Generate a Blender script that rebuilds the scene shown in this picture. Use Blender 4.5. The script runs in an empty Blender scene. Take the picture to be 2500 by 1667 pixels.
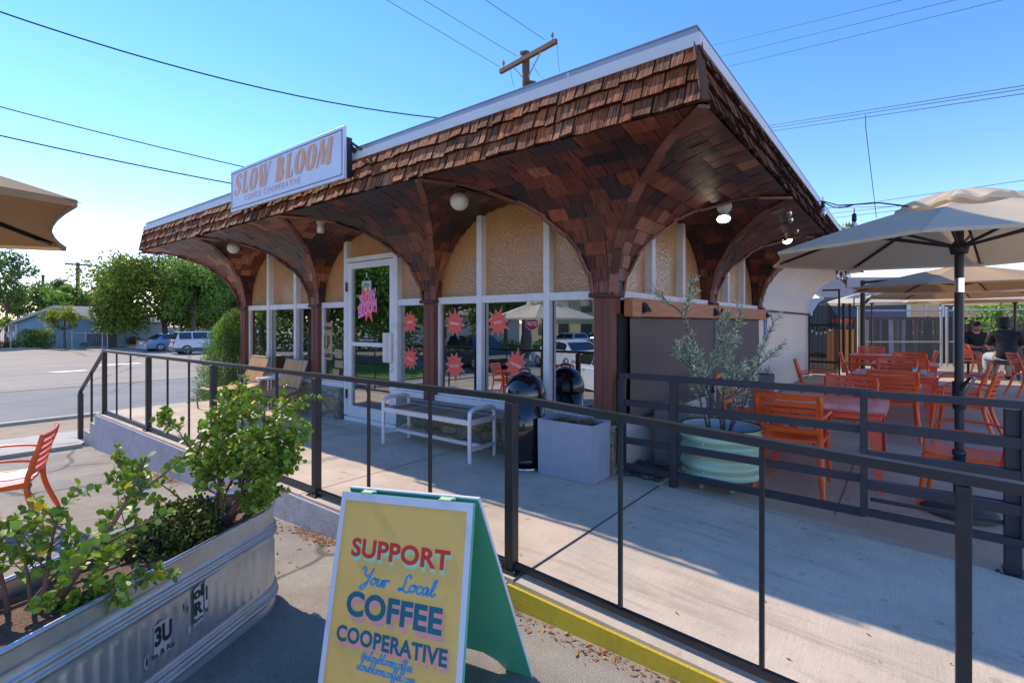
import bpy, bmesh, math, random
from mathutils import Vector, Matrix, noise
random.seed(7)
PI = math.pi
R = math.radians
S = bpy.context.scene
COL = S.collection
# ------------------------------------------------------------------ camera
CAM = (1.956, -3.856, 1.28)
YAW = math.atan2(1233, 1570)
cd = bpy.data.cameras.new("camera")
cd.sensor_width = 36; cd.lens = 36*1233/2500; cd.shift_y = -45.5/2500
cd.clip_start = .05; cd.clip_end = 3000
cam = bpy.data.objects.new("camera", cd); COL.objects.link(cam)
cam.location = CAM; cam.rotation_euler = (PI/2, 0, YAW)
S.camera = cam
# ------------------------------------------------------------------ sky, sun, exposure
SUN_EL = 39.0
W = bpy.data.worlds.new("World"); S.world = W; W.use_nodes = True
nt = W.node_tree; nt.nodes.clear()
sky = nt.nodes.new("ShaderNodeTexSky"); sky.sky_type = 'NISHITA'; sky.sun_disc = False
sky.sun_elevation = R(SUN_EL); sky.sun_rotation = R(-90)
sky.air_density = 1.0; sky.dust_density = .0; sky.ozone_density = 4
hs = nt.nodes.new("ShaderNodeHueSaturation"); hs.inputs['Saturation'].default_value = 1.24
bg = nt.nodes.new("ShaderNodeBackground"); bg.inputs[1].default_value = .15
wo = nt.nodes.new("ShaderNodeOutputWorld")
tn = nt.nodes.new("ShaderNodeMix"); tn.data_type = 'RGBA'; tn.blend_type = 'MULTIPLY'; tn.inputs[0].default_value = 1; tn.inputs[7].default_value = (1.04, .80, .86, 1)
nt.links.new(sky.outputs[0], hs.inputs['Color']); nt.links.new(hs.outputs[0], tn.inputs[6]); nt.links.new(tn.outputs[2], bg.inputs[0]); nt.links.new(bg.outputs[0], wo.inputs[0])
sd = bpy.data.lights.new("sun", 'SUN'); sd.energy = 2.15; sd.angle = R(.53); sd.color = (1, .88, .72)
sun = bpy.data.objects.new("sun", sd); COL.objects.link(sun)
to_sun = Vector((-math.cos(R(SUN_EL)), -.012, math.sin(R(SUN_EL))))
sun.rotation_euler = to_sun.to_track_quat('Z', 'Y').to_euler()
S.view_settings.view_transform = 'Standard'; S.view_settings.look = 'None'
S.view_settings.exposure = 1.29; S.view_settings.gamma = 1
S.cycles.max_bounces = 8; S.cycles.diffuse_bounces = 4; S.cycles.glossy_bounces = 4
S.cycles.transparent_max_bounces = 12; S.cycles.use_denoising = True
S.cycles.caustics_reflective = False; S.cycles.caustics_refractive = False
# ------------------------------------------------------------------ helpers
def rnd(a, b): return a + (b-a)*random.random()
def V(*a): return Vector(a)
CA, SA = math.cos(YAW), math.sin(YAW)
def at(px, py, depth):
    """a point of the place seen at pixel (px, py) of a 2500 px wide view, so many metres in front"""
    r = (px-1250)/1233*depth; u = -(py-788)/1233*depth
    return V(CAM[0]+r*CA-depth*SA, CAM[1]+r*SA+depth*CA, CAM[2]+u)
RIGHT = V(CA, SA, 0); FWD = V(-SA, CA, 0); UP = V(0, 0, 1)
def sstep(a, b, x):
    t = min(1, max(0, (x-a)/(b-a))); return t*t*(3-2*t)
def lin(pts, x):
    if x <= pts[0][0]: return pts[0][1]
    for (a, b), (c, d) in zip(pts, pts[1:]):
        if x <= c: return b+(d-b)*(x-a)/(c-a)
    return pts[-1][1]
def gz(x, y):
    zx = lin([(-60, -.92), (-24, -.9), (-11, -.74), (-9, -.58), (-7, -.5), (.3, -.13), (3, -.13)], x)
    return max(-.95, zx-lin([(-14, .75), (-5, 0)], y))
def pz(x, y):
    return lin([(.41, -.004), (2.6, -.1105), (5, -.1105)], x)*(1-sstep(.8, 5, y))
ORG = {}
class MB:
    """collects shapes, links them as one mesh object"""
    def __init__(s): s.v = []; s.f = []; s.t = []; s.uv = []; s.sm = []; s.mi = []
    def face(s, pts, tint=(1, 1, 1), uv=None, sm=False, mi=0):
        n = len(s.v); s.v += [tuple(p) for p in pts]; s.f.append(list(range(n, n+len(pts))))
        s.t.append(tint); s.uv.append(uv); s.sm.append(sm); s.mi.append(mi)
    def mesh(s, vs, fs, tint=(1, 1, 1), sm=False, mi=0):
        n = len(s.v); s.v += [tuple(p) for p in vs]
        for f in fs:
            s.f.append([n+i for i in f]); s.t.append(tint); s.uv.append(None); s.sm.append(sm); s.mi.append(mi)
    def box(s, a, b, tint=(1, 1, 1), M=None, mi=0):
        x0, y0, z0 = a; x1, y1, z1 = b
        vs = [V(x, y, z) for z in (z0, z1) for x, y in ((x0, y0), (x1, y0), (x1, y1), (x0, y1))]
        if M: vs = [M @ v for v in vs]
        s.mesh(vs, [(3, 2, 1, 0), (4, 5, 6, 7), (0, 1, 5, 4), (1, 2, 6, 5), (2, 3, 7, 6), (3, 0, 4, 7)], tint, mi=mi)
    def bbox(s, a, b, r=.01, tint=(1, 1, 1), M=None, mi=0):
        """bevelled box"""
        bm = bmesh.new(); bmesh.ops.create_cube(bm, size=1)
        c = [(a[i]+b[i])/2 for i in range(3)]; d = [abs(b[i]-a[i]) for i in range(3)]
        for v in bm.verts: v.co = V(*[c[i]+v.co[i]*d[i] for i in range(3)])
        bmesh.ops.bevel(bm, geom=bm.edges[:], offset=min(r, min(d)*.45), segments=2, profile=.5, affect='EDGES')
        s.bm(bm, tint, M, mi=mi)
    def bm(s, bm, tint=(1, 1, 1), M=None, sm=False, mi=0):
        bm.verts.index_update()
        vs = [(M @ v.co if M else v.co.copy()) for v in bm.verts]
        s.mesh(vs, [[v.index for v in f.verts] for f in bm.faces], tint, sm, mi); bm.free()
    def bar(s, p, q, w, h, up=(0, 0, 1), tint=(1, 1, 1), mi=0, ext=0):
        p = V(*p); q = V(*q); d = (q-p).normalized(); p = p-d*ext; q = q+d*ext
        u = V(*up); sd_ = d.cross(u)
        if sd_.length < 1e-5: sd_ = d.cross(V(0, 1, 0))
        sd_.normalize(); u = sd_.cross(d)
        o = [sd_*(a*w/2)+u*(b*h/2) for a, b in ((-1, -1), (1, -1), (1, 1), (-1, 1))]
        vs = [p+k for k in o]+[q+k for k in o]
        s.mesh(vs, [(0, 1, 2, 3), (7, 6, 5, 4), (0, 4, 5, 1), (1, 5, 6, 2), (2, 6, 7, 3), (3, 7, 4, 0)], tint, mi=mi)
    def tube(s, pts, r, n=8, tint=(1, 1, 1), caps=True, mi=0, flat=1.0):
        pts = [V(*p) for p in pts]; m = len(pts)
        rr = r if isinstance(r, (list, tuple)) else [r]*m
        vs = []; prev = None
        for i, p in enumerate(pts):
            d = (pts[min(i+1, m-1)]-pts[max(i-1, 0)]).normalized()
            if prev is None:
                a = d.cross(UP)
                if a.length < 1e-4: a = d.cross(V(0, 1, 0))
            else: a = prev-d*prev.dot(d)
            a.normalize(); prev = a; b = d.cross(a)
            for k in range(n):
                t = 2*PI*k/n
                vs.append(p+(a*math.cos(t)+b*math.sin(t)*flat)*rr[i])
        fs = [(i*n+k, i*n+(k+1) % n, (i+1)*n+(k+1) % n, (i+1)*n+k) for i in range(m-1) for k in range(n)]
        s.mesh(vs, fs, tint, True, mi)
        if caps:
            s.face(vs[:n][::-1], tint, mi=mi); s.face(vs[-n:], tint, mi=mi)
    def lathe(s, prof, c=(0, 0, 0), n=24, tint=(1, 1, 1), M=None, sm=True, mi=0, sx=1, sy=1):
        vs = []
        for r_, z_ in prof:
            for k in range(n):
                t = 2*PI*k/n; p = V(c[0]+r_*math.cos(t)*sx, c[1]+r_*math.sin(t)*sy, c[2]+z_)
                vs.append(M @ p if M else p)
        fs = [(i*n+k, i*n+(k+1) % n, (i+1)*n+(k+1) % n, (i+1)*n+k) for i in range(len(prof)-1) for k in range(n)]
        s.mesh(vs, fs, tint, sm, mi)
    def ball(s, c, r, seg=16, rings=10, sx=1, sy=1, sz=1, tint=(1, 1, 1), mi=0):
        prof = [(r*math.sin(PI*i/rings), -r*sz*math.cos(PI*i/rings)) for i in range(rings+1)]
        prof[0] = (1e-4, prof[0][1]); prof[-1] = (1e-4, prof[-1][1])
        s.lathe(prof, c, seg, tint, mi=mi, sx=sx, sy=sy)
    def prism(s, poly, d, tint=(1, 1, 1), mi=0):
        """polygon (list of points) pushed along vector d"""
        p = [V(*q) for q in poly]; d = V(*d); q = [k+d for k in p]; n = len(p)
        s.face(p[::-1], tint, mi=mi); s.face(q, tint, mi=mi)
        for i in range(n): s.face([p[i], p[(i+1) % n], q[(i+1) % n], q[i]], tint, mi=mi)
    def grid(s, fn, nu, nv, tint=(1, 1, 1), sm=True, mi=0):
        vs = [fn(i/nu, j/nv) for j in range(nv+1) for i in range(nu+1)]
        s.mesh(vs, [(j*(nu+1)+i, j*(nu+1)+i+1, (j+1)*(nu+1)+i+1, (j+1)*(nu+1)+i) for j in range(nv) for i in range(nu)], tint, sm, mi)
    def build(s, name, mat, parent=None, local=False, weld=False):
        o_ = V(0, 0, 0)
        if parent is not None and not local: o_ = ORG.get(parent.name, V(0, 0, 0))
        me = bpy.data.meshes.new(name)
        me.from_pydata([tuple(V(*p)-o_) for p in s.v], [], s.f)
        for m_ in (mat if isinstance(mat, (list, tuple)) else [mat]): me.materials.append(m_)
        me.polygons.foreach_set('use_smooth', s.sm); me.polygons.foreach_set('material_index', s.mi)
        if any(t != (1, 1, 1) for t in s.t):
            a = me.color_attributes.new('tint', 'FLOAT_COLOR', 'CORNER'); buf = []
            for f, t in zip(s.f, s.t): buf += [t[0], t[1], t[2], 1]*len(f)
            a.data.foreach_set('color', buf)
        if any(u for u in s.uv):
            l = me.uv_layers.new(name='uv'); buf = []
            for f, u in zip(s.f, s.uv):
                for k in range(len(f)): buf += list(u[k]) if u else [0, 0]
            l.data.foreach_set('uv', buf)
        me.validate(); me.update()
        o = bpy.data.objects.new(name, me); COL.objects.link(o)
        if parent is not None:
            o.parent = parent; ORG[o.name] = ORG.get(parent.name, V(0, 0, 0))
        return o
def tag(o, label, cat, group=None, kind=None):
    o['label'] = label; o['category'] = cat
    if group: o['group'] = group
    if kind: o['kind'] = kind
    return o
def thing(name, label, cat, loc=(0, 0, 0), group=None):
    o = bpy.data.objects.new(name, None); COL.objects.link(o); o.location = loc
    o.empty_display_size = .1; ORG[o.name] = V(*loc)
    return tag(o, label, cat, group)
def struct(o): o['kind'] = 'structure'; return o
def dup(root, loc, rz, label, group=None):
    r = root.copy(); COL.objects.link(r); r.location = loc; r.rotation_euler = (0, 0, rz); r['label'] = label
    if group: r['group'] = group
    for c in list(root.children):
        k = c.copy(); COL.objects.link(k); k.parent = r
        for g in c.children:
            d = g.copy(); COL.objects.link(d); d.parent = k
    return r
def sag(p, q, s_, n=14):
    p = V(*p); q = V(*q)
    return [p.lerp(q, i/n)-UP*(s_*4*(i/n)*(1-i/n)) for i in range(n+1)]
def crom(P, n=6):
    P = [V(*p) for p in P]; out = []
    for i in range(len(P)-1):
        a = P[max(i-1, 0)]; b = P[i]; c = P[i+1]; d = P[min(i+2, len(P)-1)]
        for k in range(n):
            t = k/n
            out.append(.5*((2*b)+(c-a)*t+(2*a-5*b+4*c-d)*t*t+(3*b-a-3*c+d)*t*t*t))
    out.append(P[-1]); return out
# ------------------------------------------------------------------ materials
def srgb(h):
    h = h.lstrip('#'); c = [int(h[i:i+2], 16)/255 for i in (0, 2, 4)]
    return tuple(x/12.92 if x <= .04045 else ((x+.055)/1.055)**2.4 for x in c)
def mat(name, col, rough=.6, metal=0, var=.15, scale=6, bump=0, bscale=80, tint=False, spec=.5, coat=0,
        stretch=(1, 1, 1), uv=False, stains=0, sscale=1.2, scol=(.5, .46, .42), trans=0, emit=0, detail=6, rvar=0, con=0):
    m = bpy.data.materials.new(name); m.use_nodes = True
    n = m.node_tree.nodes; L = m.node_tree.links; b = n['Principled BSDF']; out = n['Material Output']
    b.inputs['Roughness'].default_value = rough; b.inputs['Metallic'].default_value = metal
    b.inputs['Specular IOR Level'].default_value = spec; b.inputs['Coat Weight'].default_value = coat
    tc = n.new('ShaderNodeTexCoord'); mp = n.new('ShaderNodeMapping'); mp.inputs['Scale'].default_value = stretch
    L.new(tc.outputs['UV' if uv else 'Object'], mp.inputs[0])
    nz = n.new('ShaderNodeTexNoise'); nz.inputs['Scale'].default_value = scale; nz.inputs['Detail'].default_value = detail; nz.inputs['Roughness'].default_value = .65
    L.new(mp.outputs[0], nz.inputs['Vector'])
    mx = n.new('ShaderNodeMix'); mx.data_type = 'RGBA'
    c = col[:3]
    mx.inputs[6].default_value = (*[max(0, k*(1-var*1.6)) for k in c], 1); mx.inputs[7].default_value = (*[min(1, k*(1+var*1.6)) for k in c], 1)
    if con:
        mc = n.new('ShaderNodeMapRange'); mc.inputs[1].default_value = .5-con; mc.inputs[2].default_value = .5+con; L.new(nz.outputs['Fac'], mc.inputs[0]); L.new(mc.outputs[0], mx.inputs[0])
    else: L.new(nz.outputs['Fac'], mx.inputs[0])
    cur = mx.outputs[2]
    if tint:
        at_ = n.new('ShaderNodeAttribute'); at_.attribute_name = 'tint'
        m2 = n.new('ShaderNodeMix'); m2.data_type = 'RGBA'; m2.blend_type = 'MULTIPLY'; m2.inputs[0].default_value = 1
        L.new(cur, m2.inputs[6]); L.new(at_.outputs['Color'], m2.inputs[7]); cur = m2.outputs[2]
    if stains:
        n2 = n.new('ShaderNodeTexNoise'); n2.inputs['Scale'].default_value = sscale; n2.inputs['Detail'].default_value = 8; n2.inputs['Roughness'].default_value = .7
        L.new(tc.outputs['Object'], n2.inputs['Vector'])
        rp = n.new('ShaderNodeValToRGB'); rp.color_ramp.elements[0].position = .48; rp.color_ramp.elements[1].position = .72
        L.new(n2.outputs['Fac'], rp.inputs[0])
        mm = n.new('ShaderNodeMath'); mm.operation = 'MULTIPLY'; mm.inputs[1].default_value = stains; L.new(rp.outputs[0], mm.inputs[0])
        m3 = n.new('ShaderNodeMix'); m3.data_type = 'RGBA'; m3.blend_type = 'MULTIPLY'
        L.new(mm.outputs[0], m3.inputs[0]); L.new(cur, m3.inputs[6]); m3.inputs[7].default_value = (*scol, 1); cur = m3.outputs[2]
    L.new(cur, b.inputs['Base Color'])
    if rvar:
        mr = n.new('ShaderNodeMapRange'); mr.inputs[3].default_value = max(0, rough-rvar); mr.inputs[4].default_value = min(1, rough+rvar)
        L.new(nz.outputs['Fac'], mr.inputs[0]); L.new(mr.outputs[0], b.inputs['Roughness'])
    if bump:
        nb = n.new('ShaderNodeTexNoise'); nb.inputs['Scale'].default_value = bscale; nb.inputs['Detail'].default_value = 5
        L.new(mp.outputs[0], nb.inputs['Vector'])
        bp = n.new('ShaderNodeBump'); bp.inputs['Strength'].default_value = min(1, bump); bp.inputs['Distance'].default_value = .01
        L.new(nb.outputs['Fac'], bp.inputs['Height']); L.new(bp.outputs[0], b.inputs['Normal'])
    if trans:
        tr = n.new('ShaderNodeBsdfTranslucent'); L.new(cur, tr.inputs[0])
        ms = n.new('ShaderNodeMixShader'); ms.inputs[0].default_value = trans
        L.new(b.outputs[0], ms.inputs[1]); L.new(tr.outputs[0], ms.inputs[2]); L.new(ms.outputs[0], out.inputs[0])
    if emit:
        b.inputs['Emission Color'].default_value = (*col[:3], 1); b.inputs['Emission Strength'].default_value = emit
    return m
def glass_mat(name, refl=.55, tint=(.25, .27, .27), rough=.0):
    m = bpy.data.materials.new(name); m.use_nodes = True; n = m.node_tree.nodes; L = m.node_tree.links
    n.remove(n['Principled BSDF'])
    g = n.new('ShaderNodeBsdfGlossy'); g.inputs['Roughness'].default_value = rough; g.inputs[0].default_value = (.95, .97, .97, 1)
    t = n.new('ShaderNodeBsdfTransparent'); t.inputs[0].default_value = (*tint, 1)
    lw = n.new('ShaderNodeLayerWeight'); lw.inputs[0].default_value = .3
    mr = n.new('ShaderNodeMapRange'); mr.inputs[3].default_value = refl; mr.inputs[4].default_value = 1
    L.new(lw.outputs['Fresnel'], mr.inputs[0])
    nz = n.new('ShaderNodeTexNoise'); nz.inputs['Scale'].default_value = 1.5
    bp = n.new('ShaderNodeBump'); bp.inputs['Strength'].default_value = .02; bp.inputs['Distance'].default_value = .02
    L.new(nz.outputs['Fac'], bp.inputs['Height']); L.new(bp.outputs[0], g.inputs['Normal'])
    ms = n.new('ShaderNodeMixShader'); L.new(mr.outputs[0], ms.inputs[0]); L.new(t.outputs[0], ms.inputs[1]); L.new(g.outputs[0], ms.inputs[2])
    L.new(ms.outputs[0], n['Material Output'].inputs[0]); return m
def hammered(name, col):
    m = mat(name, col, .16, var=.22, scale=3)
    n = m.node_tree.nodes; L = m.node_tree.links; b = n['Principled BSDF']
    tc = n.new('ShaderNodeTexCoord'); v = n.new('ShaderNodeTexVoronoi'); v.feature = 'SMOOTH_F1'; v.inputs['Scale'].default_value = 48
    L.new(tc.outputs['Object'], v.inputs['Vector'])
    e = n.new('ShaderNodeTexVoronoi'); e.feature = 'DISTANCE_TO_EDGE'; e.inputs['Scale'].default_value = 48; L.new(tc.outputs['Object'], e.inputs['Vector'])
    mr = n.new('ShaderNodeMapRange'); mr.inputs[2].default_value = .25; mr.inputs[3].default_value = .72; mr.inputs[4].default_value = 1.06; L.new(e.outputs[0], mr.inputs[0])
    sc = n.new('ShaderNodeVectorMath'); sc.operation = 'SCALE'; src = b.inputs['Base Color'].links[0].from_socket; L.new(src, sc.inputs[0]); L.new(mr.outputs[0], sc.inputs['Scale']); L.new(sc.outputs[0], b.inputs['Base Color'])
    bp = n.new('ShaderNodeBump'); bp.inputs['Strength'].default_value = .7; bp.inputs['Distance'].default_value = .01
    L.new(v.outputs['Distance'], bp.inputs['Height']); L.new(bp.outputs[0], b.inputs['Normal'])
    b.inputs['Specular IOR Level'].default_value = .8
    b.inputs['Emission Color'].default_value = (.95, .50, .16, 1); b.inputs['Emission Strength'].default_value = .012   # faint glow added to brighten the panes, no lamp behind them
    return m
def stone_mat():
    m = bpy.data.materials.new('fieldstone'); m.use_nodes = True; n = m.node_tree.nodes; L = m.node_tree.links; b = n['Principled BSDF']
    tc = n.new('ShaderNodeTexCoord'); nz = n.new('ShaderNodeTexNoise'); nz.inputs['Scale'].default_value = 5; nz.inputs['Detail'].default_value = 3
    mp = n.new('ShaderNodeMapping'); mp.inputs['Scale'].default_value = (1, 1, 1.5); L.new(tc.outputs['Object'], mp.inputs[0])
    ad = n.new('ShaderNodeMix'); ad.data_type = 'VECTOR'; ad.inputs[0].default_value = .12; L.new(mp.outputs[0], ad.inputs[4]); L.new(nz.outputs['Color'], ad.inputs[5]); L.new(mp.outputs[0], nz.inputs['Vector'])
    v = n.new('ShaderNodeTexVoronoi'); v.inputs['Scale'].default_value = 4.6; v.inputs['Randomness'].default_value = .95; L.new(ad.outputs[1], v.inputs['Vector'])
    e = n.new('ShaderNodeTexVoronoi'); e.feature = 'DISTANCE_TO_EDGE'; e.inputs['Scale'].default_value = 4.6; e.inputs['Randomness'].default_value = .95; L.new(ad.outputs[1], e.inputs['Vector'])
    sp = n.new('ShaderNodeSeparateColor'); L.new(v.outputs['Color'], sp.inputs[0])
    r = n.new('ShaderNodeValToRGB'); cr = r.color_ramp; cr.interpolation = 'CONSTANT'
    cs = [(.20, .19, .13), (.24, .25, .20), (.30, .22, .13), (.16, .18, .14), (.26, .18, .14), (.34, .29, .19), (.20, .22, .19)]
    while len(cr.elements) < len(cs): cr.elements.new(.5)
    for i, c in enumerate(cs): cr.elements[i].position = i/len(cs); cr.elements[i].color = (*c, 1)
    L.new(sp.outputs[0], r.inputs[0])
    n2 = n.new('ShaderNodeTexNoise'); n2.inputs['Scale'].default_value = 22; n2.inputs['Detail'].default_value = 8; L.new(tc.outputs['Object'], n2.inputs['Vector'])
    m2 = n.new('ShaderNodeMix'); m2.data_type = 'RGBA'; m2.blend_type = 'OVERLAY'; m2.inputs[0].default_value = .7
    L.new(r.outputs[0], m2.inputs[6]); L.new(n2.outputs['Fac'], m2.inputs[7])
    mo = n.new('ShaderNodeMapRange'); mo.inputs[1].default_value = .01; mo.inputs[2].default_value = .05; L.new(e.outputs[0], mo.inputs[0])
    m3 = n.new('ShaderNodeMix'); m3.data_type = 'RGBA'; m3.inputs[6].default_value = (.30, .25, .19, 1); L.new(mo.outputs[0], m3.inputs[0]); L.new(m2.outputs[2], m3.inputs[7])
    L.new(m3.outputs[2], b.inputs['Base Color']); b.inputs['Roughness'].default_value = .8
    mu = n.new('ShaderNodeMath'); mu.operation = 'MULTIPLY_ADD'; mu.inputs[1].default_value = .35; L.new(n2.outputs['Fac'], mu.inputs[0]); L.new(mo.outputs[0], mu.inputs[2])
    bp = n.new('ShaderNodeBump'); bp.inputs['Strength'].default_value = .9; bp.inputs['Distance'].default_value = .03; L.new(mu.outputs[0], bp.inputs['Height']); L.new(bp.outputs[0], b.inputs['Normal'])
    return m
def ground_mat(name, base, dark, scale=3, crack=0, fine=.25, cscale=.55, rough=.85, bump=.35, spots=0, streak=0):
    """pavement: blotches, fine grit, hairline cracks, gum spots"""
    m = bpy.data.materials.new(name); m.use_nodes = True; n = m.node_tree.nodes; L = m.node_tree.links; b = n['Principled BSDF']
    tc = n.new('ShaderNodeTexCoord'); P = tc.outputs['Object']
    a = n.new('ShaderNodeTexNoise'); a.inputs['Scale'].default_value = scale; a.inputs['Detail'].default_value = 8; a.inputs['Roughness'].default_value = .68; a.inputs['Distortion'].default_value = .4; L.new(P, a.inputs['Vector'])
    rp = n.new('ShaderNodeValToRGB'); rp.color_ramp.elements[0].position = .32; rp.color_ramp.elements[1].position = .68
    rp.color_ramp.elements[0].color = (*dark, 1); rp.color_ramp.elements[1].color = (*base, 1); L.new(a.outputs['Fac'], rp.inputs[0]); cur = rp.outputs[0]
    f = n.new('ShaderNodeTexNoise'); f.inputs['Scale'].default_value = 170; f.inputs['Detail'].default_value = 3; L.new(P, f.inputs['Vector'])
    mr = n.new('ShaderNodeMapRange'); mr.inputs[1].default_value = .3; mr.inputs[2].default_value = .7; mr.inputs[3].default_value = 1-fine; mr.inputs[4].default_value = 1+fine; L.new(f.outputs['Fac'], mr.inputs[0])
    mx = n.new('ShaderNodeVectorMath'); mx.operation = 'SCALE'; L.new(cur, mx.inputs[0]); L.new(mr.outputs[0], mx.inputs['Scale']); cur = mx.outputs[0]
    hgt = f.outputs['Fac']
    if crack:
        d = n.new('ShaderNodeTexNoise'); d.inputs['Scale'].default_value = 1.3; d.inputs['Detail'].default_value = 5; L.new(P, d.inputs['Vector'])
        ad = n.new('ShaderNodeMix'); ad.data_type = 'VECTOR'; ad.inputs[0].default_value = .3; L.new(P, ad.inputs[4]); L.new(d.outputs['Color'], ad.inputs[5])
        v = n.new('ShaderNodeTexVoronoi'); v.feature = 'DISTANCE_TO_EDGE'; v.inputs['Scale'].default_value = cscale; L.new(ad.outputs[1], v.inputs['Vector'])
        m1 = n.new('ShaderNodeMapRange'); m1.inputs[1].default_value = .002; m1.inputs[2].default_value = .009; m1.inputs[3].default_value = 1-crack; m1.inputs[4].default_value = 1; L.new(v.outputs[0], m1.inputs[0])
        s2 = n.new('ShaderNodeVectorMath'); s2.operation = 'SCALE'; L.new(cur, s2.inputs[0]); L.new(m1.outputs[0], s2.inputs['Scale']); cur = s2.outputs[0]
    if spots:
        v = n.new('ShaderNodeTexVoronoi'); v.inputs['Scale'].default_value = 5.5; L.new(P, v.inputs['Vector'])
        dn = n.new('ShaderNodeTexNoise'); dn.inputs['Scale'].default_value = 60; L.new(P, dn.inputs['Vector'])
        ma = n.new('ShaderNodeMath'); ma.operation = 'MULTIPLY_ADD'; ma.inputs[1].default_value = .16; L.new(dn.outputs['Fac'], ma.inputs[0]); L.new(v.outputs['Distance'], ma.inputs[2])
        m1 = n.new('ShaderNodeMapRange'); m1.inputs[1].default_value = .16; m1.inputs[2].default_value = .21; m1.inputs[3].default_value = 1-spots; m1.inputs[4].default_value = 1; L.new(ma.outputs[0], m1.inputs[0])
        s2 = n.new('ShaderNodeVectorMath'); s2.operation = 'SCALE'; L.new(cur, s2.inputs[0]); L.new(m1.outputs[0], s2.inputs['Scale']); cur = s2.outputs[0]
    if streak:
        mp = n.new('ShaderNodeMapping'); mp.inputs['Scale'].default_value = (.55, 5.5, 1); L.new(P, mp.inputs[0])
        s1 = n.new('ShaderNodeTexNoise'); s1.inputs['Scale'].default_value = 1.6; s1.inputs['Detail'].default_value = 9; s1.inputs['Roughness'].default_value = .72; s1.inputs['Distortion'].default_value = .6; L.new(mp.outputs[0], s1.inputs['Vector'])
        m1 = n.new('ShaderNodeMapRange'); m1.inputs[1].default_value = .52; m1.inputs[2].default_value = .66; m1.inputs[3].default_value = 1; m1.inputs[4].default_value = 1-streak; L.new(s1.outputs['Fac'], m1.inputs[0])
        mp2 = n.new('ShaderNodeMapping'); mp2.inputs['Scale'].default_value = (160, 6, 1); L.new(P, mp2.inputs[0])
        br = n.new('ShaderNodeTexNoise'); br.inputs['Scale'].default_value = 1; br.inputs['Detail'].default_value = 2; L.new(mp2.outputs[0], br.inputs['Vector'])
        m2 = n.new('ShaderNodeMapRange'); m2.inputs[1].default_value = .3; m2.inputs[2].default_value = .7; m2.inputs[3].default_value = .93; m2.inputs[4].default_value = 1.05; L.new(br.outputs['Fac'], m2.inputs[0])
        mm = n.new('ShaderNodeMath'); mm.operation = 'MULTIPLY'; L.new(m1.outputs[0], mm.inputs[0]); L.new(m2.outputs[0], mm.inputs[1])
        s2 = n.new('ShaderNodeVectorMath'); s2.operation = 'SCALE'; L.new(cur, s2.inputs[0]); L.new(mm.outputs[0], s2.inputs['Scale']); cur = s2.outputs[0]
    L.new(cur, b.inputs['Base Color']); b.inputs['Roughness'].default_value = rough; b.inputs['Specular IOR Level'].default_value = .3
    bp = n.new('ShaderNodeBump'); bp.inputs['Strength'].default_value = bump; bp.inputs['Distance'].default_value = .008; L.new(hgt, bp.inputs['Height']); L.new(bp.outputs[0], b.inputs['Normal'])
    return m
M = {}
M['shake'] = mat('weathered_shake', (1, 1, 1), .85, var=.5, scale=1, tint=True, uv=True, stretch=(80, 4, 1), bump=.9, bscale=1, spec=.2, detail=5, con=.11)
M['shingle'] = mat('stained_shingle', (1, 1, 1), .40, var=.45, scale=1, tint=True, uv=True, stretch=(55, 6, 1), bump=.5, bscale=1, spec=.5, detail=4, con=.18)
M['darkwood'] = mat('dark_stained_wood', (.07, .027, .018), .6, var=.4, scale=2, stretch=(25, 25, 2), bump=.4, bscale=3)
M['postwood'] = mat('post_wood', (.17, .055, .033), .6, var=.4, scale=2, stretch=(22, 22, 1.2), bump=.4, bscale=3)
M['beamwood'] = mat('orange_beam_wood', (.52, .20, .075), .55, var=.35, scale=2, stretch=(20, 1.2, 20), bump=.3, bscale=3)
M['whitepaint'] = mat('white_frame_paint', (.78, .77, .75), .45, var=.08, scale=9, stains=.25, sscale=4)
M['trim'] = mat('galvanised_trim', (.72, .72, .70), .5, metal=.0, var=.08, scale=5, stains=.3, sscale=2.5)
M['trimgrey'] = mat('grey_flashing', (.33, .35, .39), .4, metal=.3, var=.1, scale=4, stains=.3, sscale=3)
M['plaster'] = mat('cream_stucco', (.90, .79, .66), .85, var=.06, scale=2, bump=.35, bscale=140, stains=.2, sscale=.9, scol=(.7, .62, .52))
M['whitewall'] = mat('white_stucco', (.80, .78, .76), .85, var=.05, bump=.35, bscale=140, stains=.2, sscale=2)
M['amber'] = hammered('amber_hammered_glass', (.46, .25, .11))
M['glass'] = glass_mat('window_glass', .52, (.42, .44, .43))
M['doorglass'] = glass_mat('door_glass', .42, (.5, .52, .52))
M['stone'] = stone_mat()
M['ledge'] = mat('concrete_ledge', (.30, .28, .26), .85, var=.2, scale=10, bump=.3, stains=.4)
M['black'] = mat('black_powder_coat', (.016, .018, .024), .38, var=.2, scale=12, rvar=.12, stains=.0)
M['railblack'] = mat('black_rail_paint', (.022, .022, .025), .42, var=.35, scale=14, rvar=.15, bump=.08, bscale=60)
M['charcoal'] = mat('charcoal_paint', (.028, .031, .042), .42, var=.2, scale=10, rvar=.1)
M['blind'] = mat('grey_mesh_blind', (.15, .115, .10), .8, var=.06, scale=3, bump=.1, bscale=300)
M['void'] = mat('dark_interior', (.01, .01, .01), .9)
M['interior'] = mat('interior_wall', (.22, .18, .14), .8)
M['roof'] = mat('roof_gravel', (.35, .34, .33), .9, bump=.5, bscale=90)
M['signwhite'] = mat('sign_white', (.72, .74, .80), .4, var=.04, scale=3, stains=.08, sscale=5)
M['signorange'] = mat('sign_orange', (.86, .38, .17), .5, var=.08)
M['signgrey'] = mat('sign_grey', (.09, .10, .13), .5)
M['signpink'] = mat('sign_pale_orange', (.72, .33, .22), .5)
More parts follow.
